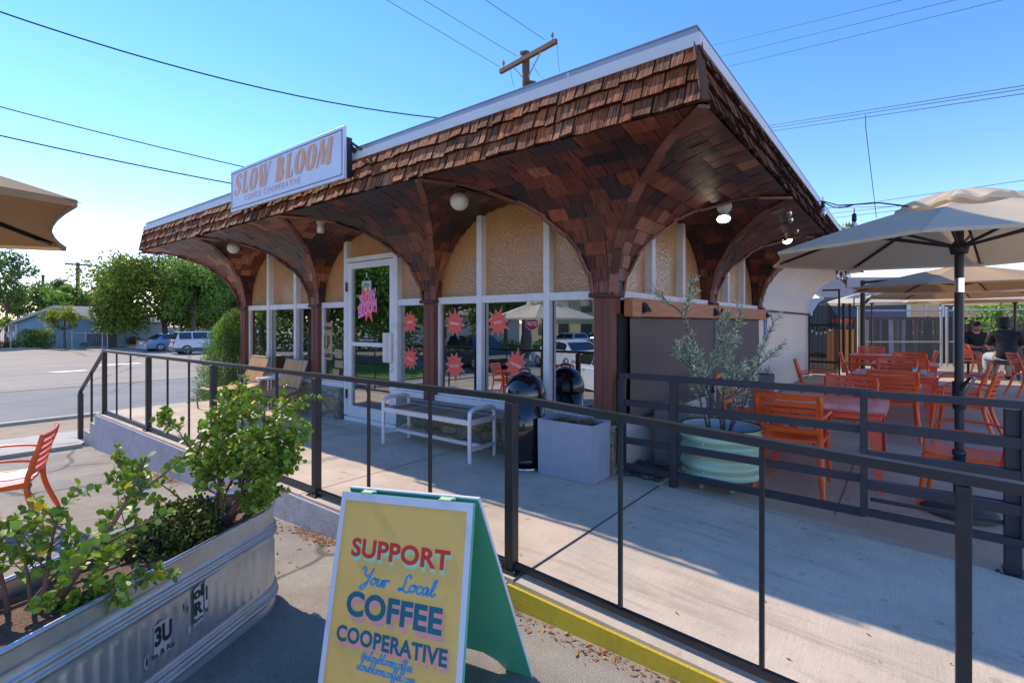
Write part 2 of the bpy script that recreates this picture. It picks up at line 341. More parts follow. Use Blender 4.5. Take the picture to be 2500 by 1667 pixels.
M['milk'] = mat('ribbed_milk_glass', (.85, .83, .74), .15, var=.08, scale=3, stretch=(40, 40, 1), bump=.5, bscale=1, trans=.25, coat=.5)
M['white'] = mat('white_enamel', (.75, .75, .73), .4, var=.05)
M['lampwarm'] = mat('lit_lamp', (1, .86, .62), .3, emit=9)
M['alu'] = mat('brushed_aluminium', (.76, .76, .77), .4, metal=.3, var=.08, scale=4)
M['steel'] = mat('galvanised_steel', (.54, .56, .57), .34, metal=.8, var=.18, scale=9, rvar=.12, bump=.05, bscale=20)
M['steelrim'] = mat('bright_steel', (.62, .65, .69), .24, metal=.9, var=.1, scale=10)
M['bulbglass'] = glass_mat('bulb_glass', .25, (.9, .85, .75))
M['filament'] = mat('filament', (.8, .5, .2), .4, metal=.8)
M['burst'] = mat('red_vinyl', (.90, .12, .075), .45, var=.05)
M['burstedge'] = mat('pink_vinyl', (.75, .45, .48), .45, var=.05)
M['pink'] = mat('magenta_vinyl', (.90, .30, .62), .45, var=.04)
M['vinylwhite'] = mat('white_vinyl', (.82, .80, .80), .5)
M['teal'] = mat('teal_sign', (.20, .48, .50), .5)
M['cream'] = mat('cream_card', (.70, .68, .50), .6, var=.06)
M['tealdark'] = mat('dark_teal_ink', (.01, .10, .13), .5)
M['poster'] = mat('tan_poster', (.42, .31, .16), .8)
M['ink'] = mat('black_ink', (.02, .02, .02), .7)
M['bluesign'] = mat('blue_sign', (.02, .09, .42), .45)
M['yellowsign'] = mat('mustard_paint', (.95, .56, .14), .55, var=.07, scale=3, bump=.1, bscale=200, stains=.12, sscale=4, scol=(.7, .65, .55))
M['mint'] = mat('green_board', (.09, .47, .28), .5, var=.07, scale=4, stains=.12, sscale=4)
M['mintink'] = mat('mint_ink', (.50, .74, .42), .6)
M['redink'] = mat('red_ink', (.75, .04, .02), .55, var=.1)
M['blueink'] = mat('blue_ink', (.05, .33, .60), .55, var=.06)
M['tealink'] = mat('teal_ink', (.003, .14, .18), .5, var=.08)
M['pinkink'] = mat('salmon_ink', (.90, .38, .30), .6, var=.06)
M['chair'] = mat('red_orange_plastic', (.95, .125, .022), .38, var=.1, scale=5, rvar=.1)
M['table'] = mat('red_table_paint', (.86, .12, .06), .34, var=.1, scale=6, rvar=.08, coat=.08)
M['teak'] = mat('teak_slats', (.62, .33, .13), .6, var=.25, scale=3, stretch=(15, 15, 1.5), tint=True)
M['greywood'] = mat('weathered_slats', (.32, .215, .16), .75, var=.3, scale=3, stretch=(2, 18, 18), bump=.2, bscale=4, tint=True)
M['bluegrey'] = mat('blue_grey_fibre_clay', (.35, .365, .43), .6, var=.12, scale=7, bump=.1, bscale=60, stains=.35, sscale=4, scol=(.6, .6, .66))
M['trash'] = mat('glossy_black_steel', (.008, .009, .011), .14, var=.1, coat=.6)
M['soil'] = mat('potting_soil', (.035, .024, .017), .95, var=.4, scale=60, bump=1, bscale=90)
M['mulch'] = mat('tan_mulch', (.20, .12, .075), .95, var=.45, scale=90, bump=1, bscale=110)
M['greenplanter'] = mat('sage_enamel', (.42, .58, .38), .35, var=.06, scale=4, coat=.2)
M['plwhite'] = mat('pale_blue_liner', (.60, .66, .74), .5)
M['greybox'] = mat('grey_concrete_box', (.26, .24, .235), .8, var=.12, scale=7, bump=.15)
M['rubber'] = mat('grey_rubber', (.30, .30, .30), .6)
M['pebble'] = mat('river_pebble', (.055, .056, .066), .5, var=.3, scale=8, tint=True)
M['canvas'] = mat('tan_canvas', (.84, .72, .54), .85, var=.05, scale=3, bump=.12, bscale=260, trans=.42)
M['canvasdark'] = mat('ochre_canvas', (.72, .50, .29), .85, var=.05, scale=3, bump=.12, bscale=260, trans=.42)
M['canvascream'] = mat('cream_canvas', (.80, .72, .55), .85, var=.05, scale=3, bump=.12, bscale=260, trans=.35)
M['bronze'] = mat('bronze_pole', (.028, .022, .019), .4, var=.1)
M['chrome'] = mat('chrome', (.7, .7, .7), .12, metal=1, var=.02)
M['stem'] = mat('brown_stem', (.22, .11, .08), .7, var=.3, scale=20, bump=.4, bscale=60)
M['leafjade'] = mat('jade_leaf', (.36, .50, .085), .45, var=.3, scale=14, tint=True, trans=.38, spec=.3)
M['leaf'] = mat('tree_leaf', (.19, .27, .045), .5, var=.3, scale=2, tint=True, trans=.42)
M['olive'] = mat('olive_leaf', (.55, .60, .42), .5, var=.2, scale=9, tint=True, trans=.25)
M['bark'] = mat('grey_bark', (.13, .10, .08), .9, var=.3, scale=10, bump=.8, bscale=25)
M['drygrass'] = mat('dry_twig', (.30, .20, .12), .9, var=.3, tint=True)
M['skin'] = mat('skin', (.40, .22, .15), .5, var=.06)
M['hair'] = mat('black_hair', (.010, .008, .007), .5, var=.3, scale=60, bump=.6, bscale=120)
M['tee'] = mat('black_cotton', (.012, .012, .014), .85, var=.1)
M['denim'] = mat('blue_denim', (.085, .13, .20), .85, var=.15, scale=20)
M['paledenim'] = mat('pale_jeans', (.33, .40, .45), .85, var=.12, scale=20)
M['brownwood'] = mat('brown_stool_wood', (.045, .028, .022), .6, var=.2)
M['housegreyblue'] = mat('blue_siding', (.22, .38, .48), .75, var=.06, scale=1, stretch=(.3, .3, 9))
M['shinglegrey'] = mat('grey_roofing', (.24, .22, .22), .9, var=.2, scale=8)
M['trimwhite'] = mat('pale_trim', (.52, .50, .47), .7)
M['fencewood'] = mat('fence_boards', (1, 1, 1), .85, var=.35, scale=2, stretch=(14, 14, 1.2), tint=True, bump=.4, bscale=3)
M['film'] = mat('sticker_film', (.52, .54, .57), .5, metal=.4, var=.15)
M['basecast'] = mat('dark_cast_base', (.06, .05, .045), .7, var=.15)
M['wiremesh'] = mat('wire_mesh', (.16, .17, .17), .5, metal=.4)
M['canvasbrown'] = mat('brown_tan_canvas', (.46, .31, .16), .85, var=.05, scale=3, bump=.12, bscale=260, trans=.40)
M['darksteel'] = mat('grey_brown_steel', (.22, .20, .19), .4, metal=.3)
M['galv'] = mat('galvanised_pipe', (.42, .43, .42), .45, metal=.5, var=.12)
M['polewood'] = mat('pole_wood', (.13, .075, .045), .85, var=.3, scale=4, stretch=(10, 10, 1), bump=.3, bscale=6)
M['wire'] = mat('black_cable', (.02, .022, .028), .6)
M['porcelain'] = mat('insulator', (.25, .24, .25), .3)
M['carwhite'] = mat('white_car_paint', (.70, .71, .73), .2, var=.02, coat=1)
M['carblue'] = mat('blue_car_paint', (.16, .27, .42), .22, metal=.3, var=.02, coat=1)
M['cardark'] = mat('navy_car_paint', (.02, .028, .05), .2, metal=.3, var=.02, coat=1)
M['cargrey'] = mat('grey_cladding', (.10, .10, .11), .6)
M['carglass'] = mat('car_glass', (.02, .025, .03), .06, var=.1, spec=.9)
M['tyre'] = mat('tyre', (.018, .018, .018), .8)
M['alloy'] = mat('alloy_wheel', (.5, .5, .52), .3, metal=.8)
M['redlens'] = mat('red_lens', (.55, .02, .015), .2)
M['headlens'] = mat('clear_lens', (.75, .78, .8), .1)
M['orangecab'] = mat('orange_cabinet', (.62, .26, .03), .55, var=.15, scale=4)
M['tanwall'] = mat('tan_stucco_wall', (.50, .40, .22), .85, var=.05)
M['yellowkerb'] = mat('worn_yellow_paint', (.66, .46, .03), .7, var=.12, scale=30, bump=.5, bscale=120, stains=.25, sscale=9)
M['purple'] = mat('lilac_grey_paint', (.48, .45, .50), .8, var=.1, scale=7, bump=.7, bscale=60, stains=.6, sscale=4, scol=(.6, .56, .52))
M['silverpaint'] = mat('flaking_silver_paint', (.52, .50, .50), .6, var=.3, scale=14, bump=1, bscale=45, stains=.4, sscale=8)
M['dumpster'] = mat('dark_bin', (.05, .05, .065), .6)
# ground
M['walk'] = ground_mat('walkway_concrete', (.76, .60, .45), (.53, .415, .31), 1.7, crack=.0, fine=.14, spots=.28, streak=.14)
M['ramp'] = ground_mat('ramp_concrete', (.77, .615, .46), (.56, .45, .34), 1.5, crack=.0, fine=.10, spots=.24, streak=.26)
M['patio'] = ground_mat('patio_concrete', (.60, .45, .33), (.46, .345, .255), 1.1, fine=.08, spots=.12, streak=.10)
M['asphalt'] = ground_mat('worn_asphalt', (.40, .345, .275), (.23, .195, .155), 1.3, crack=.6, fine=.32, cscale=.42, bump=.6)
M['street'] = ground_mat('street_asphalt', (.25, .24, .22), (.19, .18, .165), .5, crack=.4, fine=.3, cscale=.2)
M['lot'] = ground_mat('lot_concrete', (.38, .315, .24), (.30, .25, .19), .5, crack=.5, fine=.1, cscale=.16)
M['dirt'] = ground_mat('dry_dirt', (.48, .37, .25), (.34, .25, .16), 1.6, fine=.35, bump=1)
M['kerb'] = ground_mat('kerb_concrete', (.55, .50, .42), (.43, .38, .32), 3, fine=.15)
M['lawn'] = ground_mat('lawn', (.13, .23, .025), (.06, .12, .015), 2.5, fine=.5, bump=1)
M['grout'] = mat('dark_joint', (.06, .05, .045), .95)
# ------------------------------------------------------------------ ground
def cuts(a, b, step):
    n = max(1, int(round((b-a)/step))); return [a+(b-a)*i/n for i in range(n+1)]
def sheet(name, x0, x1, y0, y1, off, m, step=.5, zf=gz, skirt=0):
    xs = cuts(x0, x1, step); ys = cuts(y0, y1, step); mb = MB()
    vs = [V(x, y, zf(x, y)+off) for y in ys for x in xs]; nx = len(xs)
    mb.mesh(vs, [(j*nx+i, j*nx+i+1, (j+1)*nx+i+1, (j+1)*nx+i) for j in range(len(ys)-1) for i in range(nx-1)], sm=True)
    return struct(mb.build(name, M[m]))
gx = [-1600, -500, -150]+cuts(-60, 24, 1.5)+[60, 200, 600, 1600]
gy = [-1600, -500, -150, -60, -40]+cuts(-30, 30, 1.5)+[60, 150, 500, 1600]
mb = MB(); nx = len(gx)
mb.mesh([V(x, y, gz(x, y)-.04) for y in gy for x in gx], [(j*nx+i, j*nx+i+1, (j+1)*nx+i+1, (j+1)*nx+i) for j in range(len(gy)-1) for i in range(nx-1)], sm=True)
struct(mb.build('ground', M['dirt']))
sheet('driveway', -7.42, 9, -12.5, -1.86, 0, 'asphalt', .5)
sheet('sidewalk', -9.6, -7.8, -12.5, 20, .012, 'kerb', .6)
sheet('dirt_verge', -12.0, -9.6, -12.5, 40, .0, 'dirt', .6)
sheet('street', -20, -12.2, -13, 60, -.01, 'street', 2)
sheet('driveway_apron', -27, -20, -13, 60, .0, 'lot', 2)
sheet('parking_lot', -56, -27, -13, 70, .004, 'lot', 3)
def kerb(name, x0, x1, y0, y1, h, m='kerb', step=1.5, along='y'):
    mb = MB(); n = max(1, int(abs((y1-y0) if along == 'y' else (x1-x0))/step))
    for i in range(n):
        if along == 'y':
            a, b = y0+(y1-y0)*i/n, y0+(y1-y0)*(i+1)/n; P = [(x0, a), (x1, a), (x1, b), (x0, b)]
        else:
            a, b = x0+(x1-x0)*i/n, x0+(x1-x0)*(i+1)/n; P = [(a, y0), (b, y0), (b, y1), (a, y1)]
        t = [V(x, y, gz(x, y)+h) for x, y in P]; bt = [V(x, y, gz(x, y)-.1) for x, y in P]
        mb.face(t)
        for k in range(4): mb.face([bt[k], bt[(k+1) % 4], t[(k+1) % 4], t[k]])
    return struct(mb.build(name, M[m]))
kerb('kerb', -7.72, -7.42, -12.5, -1.95, .055)
kerb('kerb', -12.2, -12.0, -12.5, 60, .06)
kerb('kerb', -56.3, -55.9, -13, 70, .12)
mb = MB()                                                            # painted arrow and a traffic island in the lot
mb.face([V(-27.9, 1.0, gz(-27.9, 1)+.012), V(-27.3, 1.2, gz(-27.3, 1)+.012), V(-27.35, 2.4, gz(-27, 2)+.012), V(-27.9, 2.2, gz(-27.9, 2)+.012)])
mb.face([V(-31, 3.4, -.888), V(-30.2, 3.4, -.888), V(-30.2, 5.2, -.888), V(-31, 5.2, -.888)])
struct(mb.build('road_marking', M['vinylwhite']))
mb = MB(); mb.lathe([(0.01, .14), (1.2, .14), (1.3, .1), (1.32, -.1)], (-22.3, -2.6, gz(-22, -2)), 24); struct(mb.build('kerb', M['kerb']))
# the platform in front of the shop, ramp, patio
mb = MB()
def slab(mb, P, zt, zb, mi=0):
    t = [V(x, y, z) for (x, y), z in zip(P, zt)]; b = [V(x, y, zb) for x, y in P]
    mb.face(t, mi=mi)
    for k in range(len(P)): mb.face([b[k], b[(k+1) % len(P)], t[(k+1) % len(P)], t[k]], mi=mi)
slab(mb, [(-7.1, -1.87), (.405, -1.87), (.405, .2), (-7.1, .2)], [0]*4, -.7)
struct(mb.build('walkway', M['walk']))
RZ = lambda x: -.005-.0485*(x-.41)
mb = MB(); slab(mb, [(.411, -1.87), (2.6, -1.87), (2.6, .02), (.411, .02)], [RZ(.411), RZ(2.6), RZ(2.6), RZ(.411)], -.4)
slab(mb, [(2.6, -1.87), (9, -1.87), (9, .02), (2.6, .02)], [RZ(2.6)]*4, -.4)
struct(mb.build('ramp', M['ramp']))
mb = MB(); slab(mb, [(-7.1, -1.885), (.37, -1.885), (.37, -1.871), (-7.1, -1.871)], [-.02]*4, -.75)
lc = mb.build('retaining_wall', M['purple']); tag(lc, 'low lilac grey painted retaining wall under the walkway railing', 'wall')
mb = MB()
slab(mb, [(.373, -1.888), (2.9, -1.888), (2.9, -1.871), (.373, -1.871)], [RZ(.41)-.02, RZ(2.6)-.012, RZ(2.6)-.012, RZ(.41)-.02], -.4)
yk = mb.build('painted_kerb', M['yellowkerb']); tag(yk, 'worn yellow painted kerb face along the foot of the ramp', 'kerb'); 
mb = MB(); mb.box((-2.2, -1.8865, -.26), (.37, -1.8855, -.03)); 
sp_ = mb.build('paint_patch', M['silverpaint']); sp_.parent = lc
sheet('patio', .1, 9, .021, 16, 0, 'patio', .4, zf=pz)
mb = MB()
for x, y0, y1 in ((.408, -1.87, .0), (-1.62, -1.87, 0), (-3.55, -1.87, 0), (-5.5, -1.87, 0)): mb.box((x-.0025, y0, -.02), (x+.0025, y1, .0015))
for x, y0, y1 in ((1.55, .3, 12), (3.1, .3, 12)):
    for k in range(24):
        a, b = y0+(y1-y0)*k/24, y0+(y1-y0)*(k+1)/24
        mb.face([V(x-.003, a, pz(x, a)+.003), V(x+.003, a, pz(x, a)+.003), V(x+.003, b, pz(x, b)+.003), V(x-.003, b, pz(x, b)+.004)])
for y in (3.0, 5.6): mb.face([V(.2, y, pz(.2, y)+.004), V(5, y, pz(5, y)+.004), V(5, y+.01, pz(5, y)+.004), V(.2, y+.01, pz(.2, y)+.004)])
struct(mb.build('expansion_joint', M['grout']))
mb = MB()                                                           # two steps at the far end of the walkway
mb.box((-7.42, -1.87, -.8), (-7.1, .2, -.17)); mb.box((-7.75, -1.87, -.8), (-7.42, .2, -.33))
struct(mb.build('steps', M['kerb']))
# leaf litter along the foot of the wall: nobody could count it
mb = MB(); rs = random.Random(3)
for k in range(1500):
    x = rs.choice([rs.uniform(-7, 2.4), rs.uniform(-.3, 1.6), rs.gauss(-1.25, .18), rs.gauss(-4.2, .2)]); y = -1.90-abs(rs.gauss(0, .05)) if rs.random() < .85 else rs.uniform(-3.3, -1.9)
    z = gz(x, y)+.004; a = rs.uniform(0, 2*PI); l = rs.uniform(.006, .022); w = l*rs.uniform(.15, .45); c = V(x, y, z)
    d = V(math.cos(a), math.sin(a), rs.uniform(-.2, .5))*l; e = V(-math.sin(a), math.cos(a), rs.uniform(-.2, .4))*w
    t = rs.choice([(1.3, .75, .45), (1, .8, .6), (.7, .5, .35), (1.5, 1.2, .9)]); mb.face([c-d, c+e, c+d, c-e], t)
for k in range(60):
    x = rs.uniform(-4, 2.4); y = rs.uniform(-1.8, .9); z = (0 if x < .4 else RZ(x) if y < 0 else pz(x, y))+.004; a = rs.uniform(0, 6.3); l = rs.uniform(.005, .014); c = V(x, y, z)
    d = V(math.cos(a), math.sin(a), .1)*l; e = V(-math.sin(a), math.cos(a), .2)*l*.4; mb.face([c-d, c+e, c+d, c-e], (.8, .45, .3))
tag(mb.build('leaf_litter', M['drygrass']), 'dry leaves and debris scattered along the foot of the wall', 'leaf litter', kind='stuff')
# ------------------------------------------------------------------ the shop
B = thing('coffee_shop', 'low coffee shop with flared brown shingle eaves over arched amber windows', 'building')
Z0, ZE, EV, XL, YB = 1.53, 2.46, 1.09, -6.9, 10.6
def prof(t): return EV*(1-math.cos(t*PI/2)), Z0+(ZE-Z0)*math.sin(t*PI/2)
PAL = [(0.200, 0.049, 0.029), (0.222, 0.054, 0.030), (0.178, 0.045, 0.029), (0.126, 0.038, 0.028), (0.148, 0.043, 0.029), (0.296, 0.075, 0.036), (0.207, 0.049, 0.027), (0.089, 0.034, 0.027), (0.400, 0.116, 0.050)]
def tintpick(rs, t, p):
    g = noise.noise(p*1.5)+.6*noise.noise(p*3.7+V(9, 3, 1)); w = 1.25*g+rs.gauss(0, .30)+.30*(.45-t)  # last term puts the vault's shade into the tint, darker toward the eave
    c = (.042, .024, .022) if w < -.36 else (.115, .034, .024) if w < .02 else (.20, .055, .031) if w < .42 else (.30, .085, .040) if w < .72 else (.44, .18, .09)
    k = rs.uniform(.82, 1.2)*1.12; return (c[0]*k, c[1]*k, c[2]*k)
def shingled(mb, F, rng, rows, rs, nrm, wid=(.11, .21), flip=False):
    """F(u,t)->point; rng(t)->(u0,u1); rows of butt-jointed shingles lapping downwards"""
    for i in range(rows):
        t0, t1 = i/rows, min(1, (i+1)/rows+.012)
        a0, b0 = rng(t0+1e-4); a1, b1 = rng(t1)
        u = min(a0, a1)-rs.uniform(0, .1); lo, hi = min(a0, a1), max(b0, b1)
        while u < hi:
            w = rs.uniform(*wid); p, q = u+.0025, u+w-.0025; u += w
            c0, d0 = max(p, a0), min(q, b0); c1, d1 = max(p, a1), min(q, b1)
            if c0 >= d0: c0 = d0 = min(max((p+q)/2, a0), b0)
            if c1 >= d1: c1 = d1 = min(max((p+q)/2, a1), b1)
            if d0-c0 < .004 and d1-c1 < .004: continue
            n = nrm((c0+d0)/2, (t0+t1)/2); e = rs.uniform(.015, .023); j = rs.uniform(-.004, .004)
            A, Bp, Cc, D = F(c0, t0)+n*e, F(d0, t0)+n*(e+rs.uniform(-.002, .002)), F(d1, t1)+n*.001, F(c1, t1)+n*.001
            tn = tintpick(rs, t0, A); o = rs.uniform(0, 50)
            L_ = (D-A).length
            uv = [(o+c0, o), (o+d0, o), (o+d1, o+L_), (o+c1, o+L_)]
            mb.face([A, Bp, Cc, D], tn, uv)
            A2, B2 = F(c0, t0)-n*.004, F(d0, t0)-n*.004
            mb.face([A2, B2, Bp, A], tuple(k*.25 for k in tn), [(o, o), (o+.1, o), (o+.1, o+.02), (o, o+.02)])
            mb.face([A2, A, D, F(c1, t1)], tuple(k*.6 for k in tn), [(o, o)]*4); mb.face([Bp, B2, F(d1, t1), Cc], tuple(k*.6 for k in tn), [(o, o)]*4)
ROWS = 13
fcol = [(-6.9, -6.71), (-4.695, -4.505), (-2.355, -2.165), (-.19, 0.0)]
scol = [(0.0, .19), (2.655, 2.845), (5.305, 5.495)]
rs = random.Random(11); mb = MB()
def Nc(t): a = t*PI/2; return V(0, -math.cos(a)*(ZE-Z0), -math.sin(a)*EV).normalized() if False else None
def nfront(u, t):
    a = t*PI/2; d = V(0, -EV*math.sin(a), (ZE-Z0)*math.cos(a)); return V(0, -d.z, d.y).normalized()
def nside(u, t):
    n = nfront(u, t); return V(-n.y, 0, n.z)
# coves along the front (between the diagonal creases) and along the side
for i, (a, b) in enumerate(fcol):
    hl = EV if i == 0 else (a-fcol[i-1][1])/2; hr = EV if i == 3 else (fcol[i+1][0]-b)/2
    rg = lambda t, a=a, b=b, hl=hl, hr=hr: (a-hl*(1-math.cos(t*PI/2)), b+hr*(1-math.cos(t*PI/2)))
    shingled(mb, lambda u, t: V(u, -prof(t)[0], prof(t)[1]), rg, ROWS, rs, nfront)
for i, (a, b) in enumerate(scol):
    hl = EV if i == 0 else (a-scol[i-1][1])/2; hr = 0.0 if i == 2 else (scol[i+1][0]-b)/2
    rg = lambda t, a=a, b=b, hl=hl, hr=hr: (a-hl*(1-math.cos(t*PI/2)), b+hr*(1-math.cos(t*PI/2)))
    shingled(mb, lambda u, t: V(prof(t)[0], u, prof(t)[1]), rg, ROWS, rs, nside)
# left end: plain cove
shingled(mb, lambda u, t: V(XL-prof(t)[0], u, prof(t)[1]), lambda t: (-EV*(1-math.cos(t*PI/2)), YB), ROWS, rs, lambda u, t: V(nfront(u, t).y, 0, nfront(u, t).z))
# barrel tunnels running in to the arched windows
WY = .09
def tunnel(x0, hw, sgn, horiz):
    def F(u, t):
        o = hw*(1-math.cos(t*PI/2))*sgn; z = Z0+(ZE-Z0)*math.sin(t*PI/2)
        return V(x0+o, -u, z) if horiz else V(u, x0+o, z)
    def N(u, t):
        a = t*PI/2; n = V((ZE-Z0)*math.cos(a)*sgn, 0, -hw*math.sin(a)).normalized()
        return n if horiz else V(0, n.x, n.z)
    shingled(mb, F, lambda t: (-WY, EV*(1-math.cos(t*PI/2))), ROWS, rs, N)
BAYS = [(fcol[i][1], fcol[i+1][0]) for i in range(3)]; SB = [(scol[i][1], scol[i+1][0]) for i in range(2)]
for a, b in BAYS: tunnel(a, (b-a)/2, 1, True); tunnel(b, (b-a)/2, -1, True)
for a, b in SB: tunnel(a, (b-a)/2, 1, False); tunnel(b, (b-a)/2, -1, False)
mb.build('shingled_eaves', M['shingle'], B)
# backing so that no light leaks between shingles
mb = MB()
mb.box((XL-EV+.02, -EV+.02, ZE+.03), (EV-.02, YB, ZE+.06)); mb.build('soffit_deck', M['void'], B)
# trim boards on the creases
M['rib'] = mat('rib_board', (.15, .06, .04), .6, var=.4, scale=3, stretch=(8, 8, 8), bump=.3, tint=True)
mb = MB(); rs = random.Random(5)
def rib(p0, dx, dy, w=.055, th=.02, n=8):
    mb = MB()
    P = [V(p0[0]+dx*(1-math.cos(k/n*PI/2)), p0[1]+dy*(1-math.cos(k/n*PI/2)), Z0+(ZE-Z0)*math.sin(k/n*PI/2)) for k in range(n+1)]
    out = V(dx, dy, 0).normalized()
    for k in range(n):
        d = (P[k+1]-P[k]).normalized(); up = d.cross(V(-out.y, out.x, 0)); 
        if up.dot(out) < 0 and up.z > 0: up = -up
        nn = V(out.x*d.z, out.y*d.z, -(d.x*out.x+d.y*out.y)).normalized()
        o = nn*(.010+.016*(k % 2))
        mb.bar(P[k]+o-d*.01, P[k+1]+o+d*.01, w*rs.uniform(.9, 1.1), th, nn, tint=(rs.uniform(.5, 1.9),)*3)
    mb.build('crease_trim', M['rib'], B)
for i, (a, b) in enumerate(fcol):
    if i > 0: rib((a+.01, 0), -(a-fcol[i-1][1])/2, -EV)
    if i < 3: rib((b-.01, 0), (fcol[i+1][0]-b)/2, -EV)
rib((0, 0), EV, -EV, .07); rib((XL, 0), -EV, -EV, .07)
for i, (a, b) in enumerate(scol):
    if i > 0: rib((0, a+.01), EV, -(a-scol[i-1][1])/2, .04)
    if i < 2: rib((0, b-.01), EV, (scol[i+1][0]-b)/2, .04)
# shake mansard
AP = [(0.482, 0.158, 0.064), (0.443, 0.152, 0.064), (0.523, 0.173, 0.068), (0.415, 0.168, 0.081), (0.443, 0.200, 0.102), (0.388, 0.152, 0.073), (0.482, 0.158, 0.060), (0.362, 0.152, 0.076), (0.482, 0.231, 0.119)]
mb = MB(); rs = random.Random(21)
TL = (.06, .36)                                         # run, rise of the shake face
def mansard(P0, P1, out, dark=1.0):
    """P0,P1 ends of the lower eave edge; out = outward unit vector"""
    P0 = V(*P0); P1 = V(*P1); d = (P1-P0); Lh = d.length; d.normalize()
    sl = (UP*TL[1]-out*TL[0]).normalized(); n = (out*TL[1]+UP*TL[0]).normalized(); SL = math.hypot(*TL)
    rows = 3; ex = SL/2.95
    for r in range(rows):
        s0 = ex*r-.004
        if s0 > SL-.02: break
        u = -rs.uniform(0, .1); i0 = TL[0]*max(0, s0)/SL
        while u < Lh:
            w = rs.choice([rs.uniform(.04, .07), rs.uniform(.065, .10), rs.uniform(.08, .125), rs.uniform(.11, .15)]); p = max(u, i0*.8)+.003; q = min(u+w, Lh-i0*.8)-.003; u += w
            if q-p < .012: continue
            b0 = s0+rs.uniform(-.014, .012); s1 = min(SL+.01, s0+ex*1.15); th = rs.uniform(.016, .030); cu = rs.uniform(-.002, .012)
            sk = rs.uniform(-.005, .005)
            A = P0+d*p+sl*(b0+sk)+n*(th+.012+cu); Bq = P0+d*q+sl*(b0-sk)+n*(th+.012+rs.uniform(-.003, .003)+cu); C_ = P0+d*q+sl*s1+n*.010; D = P0+d*p+sl*s1+n*.010
            mid0 = A.lerp(D, .45)-n*cu*.6; mid1 = Bq.lerp(C_, .45)-n*cu*.6
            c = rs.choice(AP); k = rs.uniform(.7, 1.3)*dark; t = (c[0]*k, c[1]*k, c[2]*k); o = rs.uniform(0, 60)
            mb.face([A, Bq, mid1, mid0], t, [(o+p, o), (o+q, o), (o+q, o+.06), (o+p, o+.06)]); mb.face([mid0, mid1, C_, D], t, [(o+p, o+.06), (o+q, o+.06), (o+q, o+.14), (o+p, o+.14)])
            dk = tuple(x*.3 for x in t); z4 = [(o, o), (o+.1, o), (o+.1, o+.01), (o, o+.01)]
            A2, B2 = A-n*(th+.004), Bq-n*(th+.004)
            mb.face([A2, B2, Bq, A], dk, z4); mb.face([A2, A, D, D-n*.012], dk, z4); mb.face([Bq, B2, C_-n*.012, C_], dk, z4)
CO = EV
mansard((XL-CO, -CO, ZE), (CO, -CO, ZE), V(0, -1, 0))
mansard((CO, -CO, ZE), (CO, YB, ZE), V(1, 0, 0), .55)  # side away from the sun: its shade is put into the shake tint
mansard((XL-CO, YB, ZE), (XL-CO, -CO, ZE), V(-1, 0, 0))
mb.build('shake_mansard', M['shake'], B)
# hip boards, backing, metal edge
mb = MB()
zt = ZE+TL[1]; ii = CO-TL[0]
mb.mesh([V(XL-CO+.01, -CO+.01, ZE), V(CO-.01, -CO+.01, ZE), V(CO-.01, YB, ZE), V(XL-CO+.01, YB, ZE), V(XL-ii+.005, -ii+.005, zt), V(ii-.005, -ii+.005, zt), V(ii-.005, YB, zt), V(XL-ii+.005, YB, zt)],
        [(0, 1, 5, 4), (1, 2, 6, 5), (3, 0, 4, 7), (2, 3, 7, 6)])
mb.build('mansard_backing', M['void'], B)
mb = MB()
for sx, x0, x1 in ((1, CO, ii), (-1, XL-CO, XL-ii)):
    mb = MB(); mb.bar((x0+sx*.012, -CO-.012, ZE+.005), (x1+sx*.012, -ii-.012, zt), .05, .018, (sx, -1, 0), tint=(.22, .12, .08)); mb.build('hip_board', M['shake'], B)
mb = MB()
def band(o, z0, z1, th, mi):
    mb.bar((XL-ii-o, -ii-o+th/2, (z0+z1)/2), (ii+o, -ii-o+th/2, (z0+z1)/2), th, z1-z0, mi=mi)
    mb.bar((ii+o-th/2, -ii-o+th+.001, (z0+z1)/2), (ii+o-th/2, YB, (z0+z1)/2), th, z1-z0, mi=mi)
    mb.bar((XL-ii-o+th/2, -ii-o+th+.001, (z0+z1)/2), (XL-ii-o+th/2, YB, (z0+z1)/2), th, z1-z0, mi=mi)
band(.034, zt-.025, zt+.045, .05, 0)
band(-.004, zt+.0452, zt+.05, .04, 1)
band(.004, zt+.0502, zt+.095, .04, 1)
band(.010, zt+.0952, zt+.102, .06, 1)
for x in (-.35, -1.55, -3.4, -5.6): mb.box((x, -ii-.0365, zt-.02), (x+.05, -ii-.0345, zt+.043), mi=0)
for x in (-2.0, -4.9, .2): mb.box((x, -ii-.006, zt+.052), (x+.012, -ii-.0045, zt+.093), mi=0)
mb.build('metal_roof_edge', [M['trim'], M['trimgrey']], B)
mb = MB(); mb.box((XL-ii+.05, -ii+.05, zt+.04), (ii-.05, YB, zt+.06)); mb.build('roof', M['roof'], B)
# posts
for (a, b) in fcol:
    mb = MB(); c = (a+b)/2; mb.bbox((a+.01, .002, .0), (b-.01, .18, Z0-.03), .006); mb.box((c-.004, -.002, .0), (c+.004, .0015, Z0-.05))
    p = mb.build('post', M['postwood'], B); mb = MB(); mb.bbox((a-.025, -.03, Z0-.035), (b+.025, .18, Z0+.005), .006); mb.build('cap', M['darkwood'], p)
for (a, b) in scol[1:]:
    mb = MB(); mb.bbox((-.15, a+.01, .0), (-.004, b-.01, Z0-.03), .006); p = mb.build('post', M['postwood'], B)
    mb = MB(); mb.bbox((-.15, a-.025, Z0-.035), (.05, b+.025, Z0+.005), .006); mb.build('cap', M['darkwood'], p)
